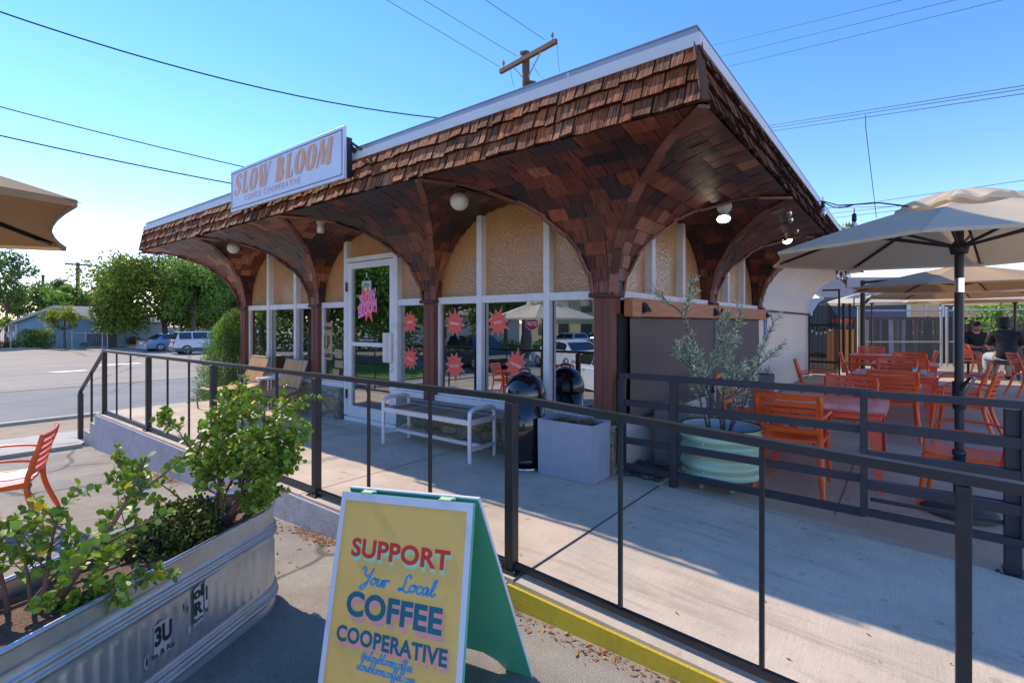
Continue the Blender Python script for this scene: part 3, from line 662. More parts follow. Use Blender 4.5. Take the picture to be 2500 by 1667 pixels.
# windows
def arch_z(x, a, b):
    h = (b-a)/2; o = min(x-a, b-x); c = 1-max(0, min(o, h))/h
    return Z0+(ZE-Z0)*math.sqrt(max(0, 1-c*c))
def pane_poly(x0, x1, a, b, z0):
    n = 14; top = [(x0+(x1-x0)*k/n, arch_z(x0+(x1-x0)*k/n, a, b)) for k in range(n+1)]
    return [(x0, z0), (x1, z0)]+top[::-1]
SILL = .47
def front(x, z, y=WY): return V(x, y, z)
def sidep(y, z, x=-WY): return V(x, y, z)
for bi, (a, b) in enumerate(BAYS):
    mul = {2: [-1.533, -.694], 0: [-6.0, -5.18], 1: [-3.90, -2.87]}[bi]
    e = [a]+mul+[b]
    for k in range(3):
        z0 = Z0 if not (bi == 1 and k == 1) else 2.12
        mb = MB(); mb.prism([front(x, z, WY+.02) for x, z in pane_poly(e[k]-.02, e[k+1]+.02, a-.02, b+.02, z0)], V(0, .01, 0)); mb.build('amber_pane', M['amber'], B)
        if bi == 1 and k == 1: continue
        mb = MB(); mb.face([front(e[k]-.05, SILL), front(e[k+1]+.05, SILL), front(e[k+1]+.05, Z0), front(e[k]-.05, Z0)]); mb.build('window_pane', M['glass'], B)
    mb = MB()
    for m_ in mul:
        zt_ = arch_z(m_, a, b)-.01
        mb.bbox((m_-.033, WY-.06, SILL-.4 if bi == 1 else SILL), (m_+.033, WY+.04, zt_), .004); mb.box((m_-.007, WY-.063, SILL), (m_+.009, WY-.059, zt_-.02))
    segs = [(a-.04, b+.04)] if bi != 1 else [(a-.04, mul[0]-.034), (mul[1]+.034, b+.04)]
    for p, q in segs:
        mb.bbox((p, WY-.045, Z0-.045), (q, WY+.045, Z0+.03), .004)
        mb.bbox((p, WY-.075, SILL-.05), (q, WY+.05, SILL+.012), .004); mb.bbox((p, WY-.03, SILL+.013), (q, WY+.03, SILL+.045), .004)
    for x in (a-.0, b+.0): mb.bbox((x-.025, WY-.025, SILL), (x+.025, WY+.03, Z0-.04), .004)
    if bi == 1: mb.bbox((mul[0]+.034, WY-.055, 2.07), (mul[1]-.034, WY+.03, 2.13), .004)
    mb.build('window_frame', M['whitepaint'], B)
    # bright bead along the arch
    mb = MB(); P = [front(x, z, WY-.004) for x, z in [(a+(b-a)*(1-math.cos(PI*k/40))/2, arch_z(a+(b-a)*(1-math.cos(PI*k/40))/2, a, b)-.004) for k in range(41)]]
    mb.tube(P, .007, 5); mb.build('arch_bead', M['beamwood'], B)
for bi, (a, b) in enumerate(SB):
    mul = [a+(b-a)*.31, a+(b-a)*.66]; e = [a]+mul+[b]
    for k in range(3):
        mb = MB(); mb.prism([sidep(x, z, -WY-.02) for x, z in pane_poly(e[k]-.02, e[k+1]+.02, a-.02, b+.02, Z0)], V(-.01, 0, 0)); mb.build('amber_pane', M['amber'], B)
    mb = MB()
    for m_ in mul: mb.bbox((-WY-.04, m_-.04, Z0-.03), (-WY+.06, m_+.04, arch_z(m_, a, b)-.01), .004); mb.box((-WY+.061, m_-.008, Z0), (-WY+.063, m_+.008, arch_z(m_, a, b)-.03))
    mb.bbox((-WY-.04, a-.04, Z0-.05), (-WY+.07, b+.04, Z0+.03), .004)
    mb.build('window_frame', M['whitepaint'], B)
# door
D0, D1 = -3.866, -2.904
mb = MB()
for x in (D0+.045, D1-.045): mb.bbox((x-.045, WY-.05, .06), (x+.045, WY, 2.06), .004)
mb.bbox((D0+.09, WY-.049, 1.98), (D1-.09, WY-.001, 2.06), .004); mb.bbox((D0+.09, WY-.049, .06), (D1-.09, WY-.001, .2), .004); mb.bbox((D0+.09, WY-.049, .98), (D1-.09, WY-.001, 1.03), .004)
dr = mb.build('door', M['whitepaint'], B)
mb = MB(); mb.face([front(D0+.08, .18, WY-.02), front(D1-.08, .18, WY-.02), front(D1-.08, 2.0, WY-.02), front(D0+.08, 2.0, WY-.02)]); mb.build('door_glass', M['doorglass'], dr)
mb = MB()
mb.bbox((D1-.16, WY-.10, .80), (D1-.02, WY-.052, 1.16), .008)
for k in range(3): mb.bbox((D1-.10+k*.022, WY-.108, .81), (D1-.088+k*.022, WY-.1005, 1.15), .003)
mb.build('handle_guard', M['alu'], dr)
mb = MB(); mb.lathe([(.03, 0), (.03, .012), (.018, .02), (.001, .022)], n=16, M=Matrix.Translation((D1-.045, WY-.051, .72)) @ Matrix.Rotation(PI/2, 4, 'X')); mb.build('lock', M['alu'], dr)
mb = MB()
for z in (.35, 1.75): mb.bbox((D0-.012, WY-.075, z-.06), (D0+.014, WY-.051, z+.06), .004)
mb.build('hinge', M['bronze'], dr)
mb = MB(); mb.bbox((D1-.02, WY-.09, 1.22), (D1+.09, WY-.063, 1.27), .004); mb.build('latch', M['alu'], dr)
mb = MB(); mb.bbox((D0-.06, WY-.06, .0), (D1+.06, WY+.1, .055), .006); mb.build('threshold', M['whitepaint'], B)
# stone plinth with its ledge
def plinth(x0, x1):
    mb = MB(); mb.bbox((x0, -.02, -.05), (x1, .1, .395), .012); p = mb.build('stone_plinth', M['stone'], B)
    mb = MB(); mb.bbox((x0-.01, -.035, .396), (x1+.01, .04, .42), .006); mb.build('ledge', M['ledge'], p)
plinth(-6.92, -3.98); plinth(-2.80, .012)
mb = MB(); mb.box((-6.9, .045, .42), (-3.95, .14, SILL-.05)); mb.box((-2.82, .045, .42), (0, .14, SILL-.05)); mb.build('sill_board', M['whitepaint'], B)
# side wall below the transom, cream stucco beyond
mb = MB(); mb.box((-.12, .1, -.1), (0, 5.5, .46)); mb.build('side_wall', M['whitewall'], B)
mb = MB(); mb.box((-.12, 5.497, -.1), (.003, YB, 1.47)); mb.box((-.12, 5.2, -.1), (.001, 5.496, 1.47))
n = 18
for k in range(n):
    (d0, z0), (d1, z1) = prof(k/n), prof((k+1)/n)
    mb.mesh([V(d0, 5.50, z0), V(d0, YB, z0), V(d1, YB, z1), V(d1, 5.50, z1)], [(0, 1, 2, 3)], sm=True)
mb.prism([V(0, YB, Z0)]+[V(prof(k/n)[0], YB, prof(k/n)[1]) for k in range(n+1)]+[V(0, YB, ZE)], V(0, -.05, 0))
mb.prism([V(-.1, 5.5, Z0)]+[V(prof(k/n)[0], 5.5, prof(k/n)[1]) for k in range(n+1)]+[V(-.1, 5.5, ZE)], V(0, .02, 0))
mb.box((-.12, 5.5, 1.5), (.0, YB, ZE))
mb.build('stucco_wall', M['plaster'], B)
mb = MB(); mb.bbox((-.02, 5.56, 1.472), (.045, YB, 1.505), .006); mb.build('ledge_board', M['darkwood'], B)
mb = MB()
for k in range(16): y = 3.9+k*.1; mb.box((.86, y, ZE-.05), (1.06, y+.045, ZE-.012))
mb.build('soffit_vent', M['black'], B)
# orange beams over the blinds
for y0, y1, zb in ((.205, 2.72, 1.335), (2.765, 5.56, 1.335)):
    mb = MB(); mb.bbox((.004, y0, zb), (.075, y1, 1.497), .006); mb.build('beam', M['beamwood'], B)
mb = MB(); mb.bbox((.076, .205, 1.33), (.09, .40, 1.4975), .004); mb.build('beam_end', M['beamwood'], B)
# interior
mb = MB(); mb.box((-6.85, 3.4, -.0), (-.15, 3.45, 2.7)); mb.box((-6.88, .2, 0), (-6.84, 3.4, 2.7)); mb.build('inner_wall', M['interior'], B)
mb = MB(); mb.box((-6.85, .13, -.02), (-.13, 3.4, .02)); mb.build('inner_floor', M['brownwood'], B)
mb = MB(); mb.box((-5.9, 2.0, .02), (-1.0, 2.5, .95)); mb.build('service_counter', M['postwood'], B)
mb = MB(); mb.box((-.14, .13, 0), (-.125, 5.4, 1.5)); mb.build('inner_side_wall', M['void'], B)
mb = MB(); mb.box((-.1, .1, .46), (-.003, .3, 1.36)); mb.build('dark_opening', M['void'], B)
mb = MB(); mb.box((XL-.02, .15, -.6), (XL+.05, YB, Z0)); mb.box((XL, YB-.05, -.6), (0, YB-.001, ZE)); mb.build('end_wall', M['plaster'], B)
# ------------------------------------------------------------------ lettering
KD = 2500/2352
def onp(px, py, ax, val):
    """point where the view through display pixel (2352 wide) meets the plane ax = val"""
    r = (px*KD-1250)/1233; u = -(py*KD-788)/1233
    d = V(r*CA-SA, r*SA+CA, u); i = 'xyz'.index(ax); t = (val-CAM[i])/d[i]
    return V(*CAM)+d*t
XA, ZA = V(1, 0, 0), V(0, 0, 1)
def text(mb, body, O, X=XA, Y=ZA, w=None, h=None, bold=0, shear=0, space=1, lift=0, depth=0, line=1.0):
    cu = bpy.data.curves.new('t', 'FONT'); cu.body = body; cu.size = 1; cu.align_x = 'CENTER'; cu.offset = bold; cu.shear = shear
    cu.space_character = space; cu.space_line = line; cu.resolution_u = 4; cu.extrude = 0
    ob = bpy.data.objects.new('t', cu); COL.objects.link(ob); bpy.context.view_layer.update()
    me = bpy.data.meshes.new_from_object(ob.evaluated_get(bpy.context.evaluated_depsgraph_get()))
    bpy.data.objects.remove(ob); bpy.data.curves.remove(cu)
    vs = [v.co.copy() for v in me.vertices]; fs = [list(p.vertices) for p in me.polygons]; bpy.data.meshes.remove(me)
    if not vs: return
    x0, x1 = min(v.x for v in vs), max(v.x for v in vs); y0, y1 = min(v.y for v in vs), max(v.y for v in vs)
    sx = (w/(x1-x0)) if w else None; sy = (h/(y1-y0)) if h else None
    sx = sx or sy; sy = sy or sx; N = X.cross(Y).normalized()
    P = [O+X*((v.x-(x0+x1)/2)*sx)+Y*((v.y-(y0+y1)/2)*sy)+N*lift for v in vs]
    mb.mesh(P, fs)
    if depth:
        bm = bmesh.new(); 
        for p in P: bm.verts.new(p)
        bm.free()
def ribbon(mb, pts, wid, O, X, Y, sc, shear=0, lift=0, caps=True, sy=None):
    sy = sy or sc; N = X.cross(Y).normalized(); n = len(pts); L_ = []; R_ = []
    for i, (x, y) in enumerate(pts):
        a = pts[max(i-1, 0)]; b = pts[min(i+1, n-1)]; dx, dy = b[0]-a[0], b[1]-a[1]; l = math.hypot(dx, dy) or 1
        nx, ny = -dy/l, dx/l; w = (wid[i] if isinstance(wid, list) else wid)/2
        for s_, lst in ((1, L_), (-1, R_)):
            qx, qy = x+nx*w*s_, y+ny*w*s_; lst.append(O+X*((qx+shear*qy)*sc)+Y*(qy*sy)+N*lift)
    mb.mesh(L_+R_, [(i, n+i, n+i+1, i+1) for i in range(n-1)])
def cr2(P, n=7):
    return [(p.x, p.y) for p in crom([(a, b, 0) for a, b in P], n)]
def wcr(ws, n=7):
    return [p.x for p in crom([(w, 0, 0) for w in ws], n)]
def heavy(mb, word, O, X, Y, sc, sp=.06, shear=.22, lift=0):
    """fat italic poster letters drawn as strokes of changing width"""
    adv = {'S': .78, 'L': .74, 'O': .84, 'W': 1.2, 'B': .86, 'M': 1.16, ' ': .32}
    x = 0; k = 0
    for ch in word:
        G = []
        if ch == 'S': G = [(cr2([(.66, .74), (.66, .9), (.47, .97), (.24, .8), (.36, .58), (.56, .42), (.6, .2), (.38, .03), (.15, .1), (.14, .26)]), wcr([.2, .1, .06, .2, .3, .3, .2, .06, .1, .2]))]
        if ch == 'L': G = [([(.26, 1), (.26, .5), (.26, 0)], [.3]*3), ([(.3, .035), (.6, .035)], [.07]*2), ([(.45, .03), (.62, .06), (.68, .32)], [.05, .14, .02]), ([(.06, .97), (.46, .97)], [.06]*2)]
        if ch == 'O': G = [([(.42+.27*math.cos(2*PI*i/36), .5+.46*math.sin(2*PI*i/36)) for i in range(37)], [.05+.25*abs(math.cos(2*PI*i/36)) for i in range(37)])]
        if ch == 'W': G = [([(.16, 1), (.36, 0)], [.27]*2), ([(.4, 0), (.62, .95)], [.05]*2), ([(.56, 1), (.76, 0)], [.27]*2), ([(.8, 0), (1.08, 1)], [.05, .06]), ([(.98, .97), (1.18, .97)], [.05]*2)]
        if ch == 'B': G = [([(.26, 1), (.26, 0)], [.29]*2), ([(.26+.36*math.sin(PI*i/16), .985-.225*(1-math.cos(PI*i/16))) for i in range(17)], [.04+.2*math.sin(PI*i/16) for i in range(17)]),
                            ([(.26+.44*math.sin(PI*i/16), .535-.26*(1-math.cos(PI*i/16))) for i in range(17)], [.04+.24*math.sin(PI*i/16) for i in range(17)])]
        if ch == 'M': G = [([(.08, 0), (.24, 1)], [.14, .04]), ([(.28, 1), (.5, .1)], [.29, .25]), ([(.52, .12), (.84, .98)], [.05]*2), ([(.9, 1), (.9, 0)], [.3]*2)]
        for P, w in G:
            k += 1; ribbon(mb, [(x+a, b) for a, b in P], list(w), O, X, Y, sc, shear, lift+.0001*k)
        x += adv[ch]+sp
    return x*sc
def width_heavy(word, sp=.06):
    adv = {'S': .78, 'L': .74, 'O': .84, 'W': 1.2, 'B': .86, 'M': 1.16, ' ': .32}; return sum(adv[c]+sp for c in word)
CUR = {  # joined hand lettering, one stroke list per letter: (points, advance)
 'Y': ([[(-.15, 1.0), (-.05, 1.15), (.1, 1.0), (.12, .7), (.3, .55), (.5, .7), (.62, 1.1)], [(.62, 1.1), (.5, .5), (.36, -.1), (.15, -.42), (0, -.3), (.14, -.08), (.45, .15)]], .62),
 'o': ([[(.3, .5), (.12, .42), (.05, .2), (.18, .02), (.36, .15), (.38, .4), (.24, .5), (.4, .42), (.56, .42)]], .46),
 'u': ([[(.0, .3), (.12, .5), (.08, .12), (.2, .0), (.36, .2), (.42, .5), (.38, .12), (.48, .0), (.6, .18)]], .52),
 'r': ([[(-.04, .2), (.10, .52), (.10, .0)], [(.10, .25), (.19, .47), (.34, .46)]], .42),
 'L': ([[(.62, .92), (.5, 1.12), (.32, .95), (.32, .5), (.2, .08), (.0, .0), (.02, .14), (.25, .1), (.5, -.06), (.72, .05)]], .66),
 'c': ([[(.4, .42), (.28, .5), (.1, .38), (.08, .12), (.22, .0), (.4, .08), (.5, .2)]], .42),
 'a': ([[(.38, .44), (.22, .5), (.06, .3), (.1, .04), (.24, .04), (.4, .45), (.36, .1), (.46, .0), (.58, .16)]], .5),
 'l': ([[(0, .1), (.22, .5), (.3, 1.0), (.2, 1.02), (.12, .5), (.14, .06), (.26, .0), (.4, .16)]], .34),
 's': ([[(0, .1), (.2, .5), (.26, .3), (.3, .08), (.16, .0), (.06, .06)], [(.16, .0), (.3, .02), (.42, .16)]], .36),
 'w': ([[(0, .35), (.08, .5), (.08, .12), (.18, .0), (.3, .2), (.34, .45), (.34, .1), (.46, .0), (.58, .25), (.56, .5), (.66, .42)]], .6),
 'b': ([[(0, .1), (.2, .55), (.26, 1.0), (.16, 1.0), (.1, .4), (.14, .04), (.3, .02), (.4, .25), (.34, .45), (.5, .4)]], .44),
 'm': ([[(0, .3), (.08, .5), (.08, .0)], [(.08, .2), (.2, .5), (.28, .4), (.28, .0)], [(.28, .2), (.4, .5), (.5, .4), (.5, .06), (.6, .0), (.7, .15)]], .64),
 'f': ([[(0, .1), (.2, .6), (.28, 1.0), (.16, 1.0), (.12, .3), (.08, -.4), (.2, -.38), (.2, .0), (.38, .16)]], .34),
 'e': ([[(0, .15), (.26, .28), (.3, .46), (.16, .5), (.06, .25), (.14, .02), (.28, .02), (.42, .16)]], .36),
 '.': ([[(.1, .0), (.1, .06)]], .22), ' ': ([], .34),
 '@': ([[(.45, .4), (.3, .5), (.2, .3), (.3, .12), (.42, .3), (.46, .5), (.44, .18), (.56, .14), (.66, .4), (.5, .72), (.2, .7), (.0, .35), (.14, -.05), (.5, -.08)]], .74)}
def cursive(mb, word, O, X, Y, sc, wid=.11, shear=.18, lift=0, rise=0):
    x = 0
    tot = sum(CUR[c][1] for c in word); k = 0
    for ch in word:
        G, a = CUR[ch]
        for P in G:
            k += 1; Q = cr2([(x+p-tot/2, q) for p, q in P], 5); ribbon(mb, Q, wid, O, X, Y, sc, shear, lift+.0001*(k % 9))
            for e in (Q[0], Q[-1]): ribbon(mb, [(e[0]-wid*.5, e[1]), (e[0]-wid*.2, e[1]), (e[0]+wid*.2, e[1]), (e[0]+wid*.5, e[1])], [wid*.3, wid, wid, wid*.3], O, X, Y, sc, shear, lift+.00005)
        x += a
    return tot*sc
# ------------------------------------------------------------------ roof sign
SX0, SX1, SZ0, SZ1, SY = -4.40, -2.08, 2.595, 3.075, -1.19
t = thing('roof_sign', 'long white hand lettered board reading SLOW BLOOM COFFEE COOPERATIVE on the front eave', 'sign', (-3.24, SY, SZ0))
mb = MB(); mb.bbox((SX0, SY, SZ0), (SX1, SY+.03, SZ1), .003); bd = mb.build('board', M['signwhite'], t)
mb = MB(); w = SX1-SX0; h = SZ1-SZ0; fy = SY-.002
for a, b in (((SX0+.03, SZ0+.035), (SX1-.03, SZ0+.035)), ((SX1-.03, SZ0+.035), (SX1-.03, SZ1-.035)), ((SX1-.03, SZ1-.035), (SX0+.03, SZ1-.035)), ((SX0+.03, SZ1-.035), (SX0+.03, SZ0+.035))):
    mb.bar((a[0], fy, a[1]), (b[0], fy, b[1]), .003, .008, (0, 0, 1) if a[1] == b[1] else (1, 0, 0), ext=.004)
mb.build('painted_border', M['signgrey'], bd)
mb = MB(); sc = .245; tw = width_heavy('SLOW BLOOM')*sc; s2 = 2.06/tw
heavy(mb, 'SLOW BLOOM', V(SX0+.075, SY-.0025, SZ0+.175), XA*s2, ZA, sc); mb.build('shop_name', M['signorange'], bd)
mb = MB(); text(mb, 'COFFEE COOPERATIVE', V(SX0+.97, SY-.0025, SZ0+.115), w=1.22, h=.062, bold=-.003, shear=.18, space=1.15); mb.build('tagline', M['signpink'], bd)
mb = MB()
for f in (.06, .35, .62, .97): mb.ball((SX0+w*f, SY-.003, SZ0+h*.72 if f in (.35, .62) else SZ0+.02), .006, 8, 6)
mb.build('screw', M['alu'], bd)
for x in (SX0+.2, SX1-.015):
    mb = MB(); mb.bar((x, SY+.055, SZ0+.02), (x, SY+.055, SZ1-.1), .05, .05); mb.bar((x, SY+.05, SZ0+.33), (x, -.95, SZ0+.20), .03, .03)
    mb.bar((x, SY+.05, SZ0+.07), (x, -1.02, SZ0+.07), .03, .03)
    if x > SX0+1: mb.bar((x, SY+.05, SZ1-.12), (x+.22, -.95, SZ1-.32), .022, .022)
    mb.build('bracket', M['black'], t)
# ------------------------------------------------------------------ lamps
def globe(x, y, label):
    t = thing('globe_lamp', label, 'lamp', (x, y, 2.46), 'globe lamps under the front eave')
    mb = MB(); mb.lathe([(.001, 0), (.055, 0), (.06, -.015), (.04, -.03), (.038, -.04)], (x, y, 2.46), 20); mb.build('fitting', M['darkwood'], t)
    mb = MB(); mb.ball((x, y, 2.355), .083, 28, 18, sz=.97); mb.build('globe', M['milk'], t)
globe(-1.18, -.62, 'round ribbed glass globe lamp hanging over the window with the MATCHA sticker')
globe(-5.68, -.62, 'round ribbed glass globe lamp hanging over the two wooden lounge chairs')
t = thing('ceiling_lamp', 'small white cylinder lamp hanging under the eave in front of the shop door', 'lamp', (-3.41, -.62, 2.46))
mb = MB(); mb.lathe([(.001, 0), (.046, 0), (.046, -.028), (.038, -.03)], (-3.41, -.62, 2.46), 20); mb.build('fitting', M['white'], t)
mb = MB(); mb.lathe([(.036, -.03), (.041, -.12), (.036, -.14), (.001, -.142)], (-3.41, -.62, 2.46), 20); mb.build('shade', M['milk'], t)
def flood(loc, heads, label):
    t = thing('flood_light', label, 'flood light', loc, 'flood lights under the side eave'); L0 = V(*loc)
    mb = MB(); mb.lathe([(.001, 0), (.05, 0), (.05, -.02), (.001, -.022)], loc, 16); mb.build('mount', M['black'], t)
    for off, aim, lit in heads:
        p = L0+V(*off); q = V(*aim).normalized().to_track_quat('Z', 'Y').to_matrix().to_4x4(); q.translation = p
        mb = MB(); mb.lathe([(.012, -.07), (.03, -.05), (.062, .0), (.066, .02), (.06, .024), (.056, .018)], n=24, M=q); mb.tube([L0-UP*.02, p-q.to_3x3() @ V(0, 0, .06)], .01, 8)
        hd = mb.build('lamp_head', M['alu'], t)
        mb = MB(); mb.lathe([(.056, .016), (.03, .024), (.001, .027)], n=24, M=q); mb.build('lens', M['lampwarm' if lit else 'milk'], hd)
tocam = V(CAM[0], CAM[1], 1.6)
flood((.60, 1.12, 2.46), [((.0, -.04, -.095), (.5, -1, -.5), False), ((.0, -.06, -.2), (.15, -.5, -1), True)], 'twin head flood light under the side eave nearest the corner post')
flood((.62, 3.85, 2.47), [((.05, -.08, -.07), (.35, -1, -.55), True)], 'single lit flood light under the side eave deeper by the cream wall')
# wedge lights on the beams
wl = [(.47, 'small black wedge light on the beam, nearest the corner post'), (2.60, 'small black wedge light at the far end of the nearer beam'), (2.90, 'small black wedge light at the near end of the farther beam'), (5.50, 'small black wedge light at the far tip of the beam above the blue sign')]
for y, lb in wl:
    t = thing('wedge_light', lb, 'wall light', (.075, y, 1.42), 'wedge lights on the orange beams')
    mb = MB(); mb.prism([V(.0765, y-.05, 1.465), V(.0765, y-.05, 1.36), V(.13, y-.05, 1.385)], V(0, .1, 0)); mb.build('housing', M['black'], t)
    mb = MB(); mb.face([V(.082, y-.042, 1.3605), V(.127, y-.042, 1.3815), V(.127, y+.042, 1.3815), V(.082, y+.042, 1.3605)]); mb.build('diffuser', M['milk'], t)
# blinds
for y0, y1, zb, lb in ((.27, 2.70, .42, 'long grey roller blind by the corner post, drawn down lower'), (2.73, 5.16, .60, 'grey roller blind beside the cream wall, hanging a little higher')):
    t = thing('roller_blind', lb, 'blind', (.03, (y0+y1)/2, 1.36), 'grey roller blinds under the beams')
    mb = MB(); mb.grid(lambda u, v: V(.030+.006*math.sin(v*3+u*2), y0+(y1-y0)*u, zb+(1.36-zb)*v), 12, 8); mb.build('fabric', M['blind'], t)
    mb = MB(); mb.tube([(.032, y0, zb), (.032, y1, zb)], .017, 10); mb.build('bottom_bar', M['bronze'], t)
    mb = MB(); mb.tube([(.036, y0, 1.352), (.036, y1, 1.352)], .03, 10); mb.build('roller', M['bronze'], t)
mb = MB(); mb.tube([(.065, 2.58, 1.34), (.068, 2.58, .75)], .003, 5); mb.tube([(.065, 2.63, 1.34), (.068, 2.62, .9)], .003, 5); mb.ball((.068, 2.62, .88), .012, 8, 6)
tag(mb.build('blind_cord', M['trimwhite']), 'thin pale pull cords hanging between the two roller blinds', 'cord')
# accessibility sign
t = thing('accessibility_sign', 'narrow blue wheelchair sign with white symbol on the cream wall', 'sign', (.006, 5.72, .94))
mb = MB(); mb.bbox((.0045, 5.60, .945), (.012, 5.83, 1.36), .002); b_ = mb.build('panel', M['bluesign'], t)
mb = MB(); yx = V(0, 1, 0); O = V(.0135, 5.63, 1.12)
mb.ball((.0135, 5.69, 1.325), .012, 10, 6, sx=.1)
for P, w_ in (([(.055, .18), (.06, .10), (.12, .10), (.15, .02), (.17, .03)], .018), ([(.06, .14), (.11, .14)], .016)): ribbon(mb, P, w_, O, yx, ZA, 1)
ribbon(mb, [(.075+.055*math.cos(R(110+i*22)), .055+.055*math.sin(R(110+i*22))) for i in range(13)], .014, O, yx, ZA, 1)
for z_, w_ in ((1.075, .10), (1.05, .10)): mb.box((.0125, 5.715-w_/2, z_-.008), (.0135, 5.715+w_/2, z_+.006))
ribbon(mb, [(.03, -.125), (.12, -.125)], .014, O, yx, ZA, 1); ribbon(mb, [(.04, -.10), (.02, -.125), (.04, -.15)], .012, O, yx, ZA, 1, lift=.0004)
mb.build('symbol', M['vinylwhite'], b_)
# ------------------------------------------------------------------ stickers on the glass
def star(n, R0, R1, rot, rs):
    P = []
    for i in range(2*n):
        r = (R1*rs.uniform(.86, 1.12)) if i % 2 == 0 else R0*rs.uniform(.93, 1.07); a = rot+PI*i/n; P.append((r*math.cos(a), r*math.sin(a)))
    return P
def burst(word, px, py, rad, rot, lb, lh=.05):
    c = onp(px, py, 'y', WY-.004); rs = random.Random(hash(word) % 97 if False else sum(map(ord, word)))
    P = star(11, rad*.56, rad, rs.uniform(0, .5), rs)
    t = thing('starburst_sticker', lb, 'sticker', (c.x, c.y, c.z), 'red starburst stickers on the shop windows')
    mb = MB(); mb.prism([c+V(x*1.07, 0, y*1.07) for x, y in P], V(0, .0012, 0)); mb.build('border', M['burstedge'], t)
    mb = MB(); mb.prism([c+V(x, -.0022, y) for x, y in P], V(0, .001, 0)); mb.build('star', M['burst'], t)
    mb = MB(); X = V(math.cos(rot), 0, math.sin(rot)); Y = V(-math.sin(rot), 0, math.cos(rot))
    text(mb, word, c+V(0, -.0032, 0), X, Y, w=rad*(.72 if len(word) < 8 else .88), h=rad*.19, bold=.01); mb.build('lettering', M['vinylwhite'], t)
burst('COFFEE', 941, 740, .135, .12, 'red starburst sticker reading COFFEE beside the door')
burst('CAPPUCCINO', 942, 824, .140, -.25, 'red starburst sticker reading CAPPUCCINO below the COFFEE one')
burst('ESPRESSO', 1045, 743, .150, -.12, 'red starburst sticker reading ESPRESSO')
burst('POUR OVER', 1044, 840, .150, .06, 'red starburst sticker reading POUR OVER')
burst('MATCHA', 1144, 740, .145, .12, 'red starburst sticker reading MATCHA')
burst('PASTRIES', 1185, 838, .150, -.3, 'red starburst sticker reading PASTRIES above the black bin')
c = onp(843, 697, 'y', WY-.026); rs = random.Random(4)
t = thing('door_sticker', 'large red burst sticker with fat pink SLOW BLOOM lettering on the door glass', 'sticker', tuple(c))
mb = MB(); P = star(10, .13, .235, .2, rs); mb.prism([c+V(x*.95, 0, y*1.12) for x, y in P], V(0, .0012, 0)); mb.build('burst', M['burst'], t)
mb = MB(); X = V(.965, 0, .26); Y = V(-.12, 0, .99)
text(mb, 'SLOW', c+V(.02, -.002, .075), X, Y, w=.36, h=.155, bold=.045, shear=.12, space=1.0); text(mb, 'BLOOM', c+V(.01, -.003, -.065), X, Y, w=.41, h=.155, bold=.045, shear=.12, space=1.0)
mb.build('bubble_lettering', M['pink'], t)
c = onp(843, 660, 'y', WY+.01)
t = thing('open_sign', 'small teal framed OPEN card hanging inside the door glass', 'sign', tuple(c))
c = onp(842, 660, 'y', WY-.023)
mb = MB(); mb.bbox((c.x-.10, WY-.0245, c.z-.085), (c.x+.10, WY-.0222, c.z+.085), .001); mb.build('frame', M['teal'], t)
mb = MB(); mb.box((c.x-.085, WY-.0257, c.z-.07), (c.x+.085, WY-.0247, c.z+.07)); k_ = mb.build('card', M['cream'], t)
mb = MB(); text(mb, 'OPEN', V(c.x, WY-.0262, c.z+.025), w=.145, h=.06, bold=.03, shear=.2); mb.build('lettering', M['tealdark'], k_)
mb = MB(); mb.tube([(c.x-.07, WY-.023, c.z+.085), (c.x, WY-.023, c.z+.14), (c.x+.07, WY-.023, c.z+.085)], .002, 4); mb.tube([(c.x, WY-.023, c.z+.13), (c.x, WY-.023, c.z+.19)], .006, 6); mb.build('string', M['vinylwhite'], t)
c = onp(841, 775, 'y', WY-.022)
mb = MB(); text(mb, 'DAILY', c+V(0, 0, .045), w=.06, h=.022, bold=.01); text(mb, '6:00-5PM', c+V(0, 0, .01), w=.09, h=.024, bold=.01); text(mb, 'PLEASE FORM LINE ALONG RAMP', c+V(0, 0, -.032), w=.31, h=.022, bold=.01)
mb.box((c.x-.04, c.y, c.z-.068), (c.x+.03, c.y+.0005, c.z-.063)); mb.prism([c+V(.03, 0, -.075), c+V(.05, 0, -.0655), c+V(.03, 0, -.056)], V(0, .0005, 0))
tag(mb.build('hours_lettering', M['vinylwhite']), 'small white opening hours lettering on the door glass', 'lettering')
# poster and papers inside the pane left of the door
c = onp(752, 785, 'y', WY-.003)
t = thing('poster', 'tan SHUT DOWN ADELANTO poster inside the pane left of the door', 'poster', tuple(c))
mb = MB(); mb.box((c.x-.17, WY-.0035, c.z-.25), (c.x+.12, WY-.002, c.z+.27)); mb.build('sheet', M['poster'], t)
mb = MB(); text(mb, 'SHUT DOWN', c+V(-.025, -.0042, .19), w=.26, h=.05, bold=.03); text(mb, 'ADELANTO', c+V(-.025, -.0042, -.19), w=.25, h=.06, bold=.03)
for s_ in (-1, 1):
    for k in range(4): ribbon(mb, [(s_*.02, -.1), (s_*(.03+.02*k), 0), (s_*(.02+.015*k), .09)], .007, c+V(-.025, -.0042, 0), XA, ZA, 1)
mb.build('print', M['ink'], t)
t = thing('paper_notice', 'stack of small paper notices low inside the pane left of the door', 'notice', (-4.05, WY, .7))
for i, (x, z, w_, h_) in enumerate(((-4.14, .86, .17, .12), (-4.13, .72, .2, .1), (-4.2, .6, .15, .1))):
    mb = MB(); mb.box((x-w_/2, WY-.0035+.0001*i, z-h_/2), (x+w_/2, WY-.002, z+h_/2)); mb.build('sheet', M['poster'], t)
